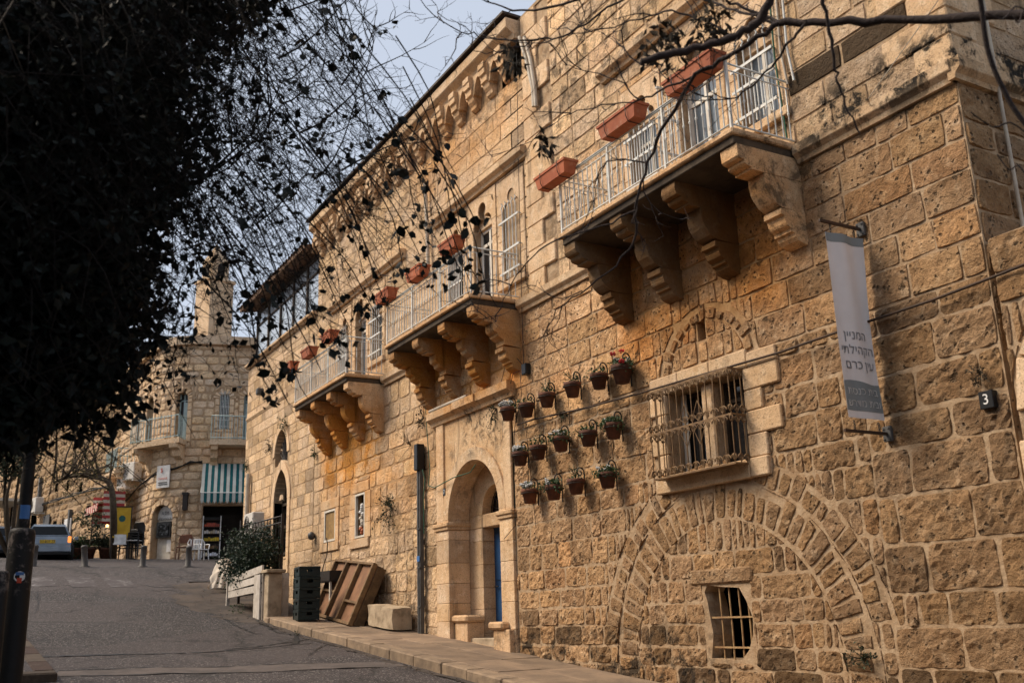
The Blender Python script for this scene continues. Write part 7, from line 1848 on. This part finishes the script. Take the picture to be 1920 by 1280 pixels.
for (P, r0, r1) in LIMB[1:]:
    pts = smooth_path([CP(*p) for p in P], 3)
    for i in range(2, len(pts), 2):
        if rg.random() < .62 and proj(pts[i])[0] < 1440: twig3(pts[i], (pts[i] - pts[i - 1]).normalized() + Vector((rg.gauss(0, .6), rg.gauss(0, .6), rg.gauss(0, .6) + .1)), rg.uniform(.15, .5), .0045, 0)
tw.build('twigs', 'branch_bark', T3, 'stuff')
dl = MB()
for (x, y, r, n) in ((1330, 40, .11, 90), (1245, 85, .14, 90), (1022, 272, .05, 40), (1255, 70, .08, 50), (1325, 60, .07, 40), (958, 110, .08, 50)):
    c = CP(x, y, 5.75); leaf_quads(dl, ball_pts(c, r, n, rg, 1.4), .06, rg, .5, 1.2, -1.2, .4)
dl.build('dead_leaves', 'weed_dry', T3)
vn = MB(); P = [CP(*p) for p in ((1822, -60, 5.0), (1838, 0, 5.0), (1848, 75, 5.0), (1862, 125, 5.0), (1885, 175, 5.0), (1905, 210, 5.0), (1945, 260, 5.0))]
vn.tube(smooth_path(P, 4), [.011] * 25, 7); vn.build('drooping_limb', 'branch_bark', T3)
tw = MB()
for (a, b) in (((1850, 25, 5.0), (1925, 20, 5.2)), ((1900, 30, 5.0), (1925, 30, 5.1)), ((1820, 210, 5.0), (1925, 250, 5.1)), ((1870, 290, 5.0), (1925, 330, 5.0))):
    pa, pb = CP(*a), CP(*b); tw.tube(smooth_path([pa, pa.lerp(pb, .4) - _u * .03, pa.lerp(pb, .7) + _u * .02, pb], 3), .004, 4)
tw.build('side_twigs', 'branch_bark', T3, 'stuff')
# --- sparse tree in front of the old row
T4 = thing('sparse_tree', 'sparse olive-brown tree with a leaning trunk in front of the old row', 'tree', tuple(at_d(212, 1047)))
b0 = at_d(212, 1047); DT = 43.0
mb = MB(); lpts = []
trunkP = [b0, CP(213, 960, DT), CP(205, 905, DT), CP(170, 893, DT), CP(130, 893, DT), CP(100, 905, DT)]
mb.tube(smooth_path(trunkP, 4), [.16 - .006 * i for i in range(21)], 7)
for k in range(38):
    f = rg.uniform(.35, 1.0) * (len(trunkP) - 1); i = min(int(f), len(trunkP) - 2); s_ = trunkP[i].lerp(trunkP[i + 1], f - i)
    e = CP(rg.uniform(70, 228), rg.uniform(755, 915), DT + rg.uniform(-1.6, 1.6)); m = s_.lerp(e, .5) + Vector((rg.gauss(0, .2), rg.gauss(0, .3), .25)); mb.tube(smooth_path([s_, m, e], 3), [.04, .035, .03, .022, .016, .010, .006], 4, cap=False)
    for q in range(3):
        e2 = e + Vector((rg.gauss(0, .4), rg.gauss(0, .5), rg.gauss(0, .4))); mb.tube([m.lerp(e, .6), e2], [.008, .003], 3, cap=False); lpts += [e2 + Vector((rg.gauss(0, .25), rg.gauss(0, .25), rg.gauss(0, .25))) for _ in range(16)]
mb.build('trunk', 'far_trunk', T4); m2 = MB(); leaf_quads(m2, lpts, .085, rg, .5, 1.4); m2.build('crown', 'far_leaf', T4)
T5 = thing('evergreen_shrub', 'dark evergreen shrub at the left edge above the parked cars', 'shrub', tuple(at_d(20, 1046))); b0 = Vector(T5.location)
mb = MB(); m2 = MB()
for k in range(9):
    e = CP(rg.uniform(-60, 52), rg.uniform(835, 890), 44 + rg.uniform(-1.5, 1.5)); mb.tube(smooth_path([b0, b0.lerp(e, .5) + Vector((rg.gauss(0, .4), rg.gauss(0, .4), .3)), e], 3), [.10, .09, .08, .06, .05, .03, .02], 5); leaf_quads(m2, ball_pts(e, .75, 230, rg), .16, rg, .4, 1.2)
mb.build('trunk', 'far_trunk', T5); m2.build('crown', 'far_dark_leaf', T5)
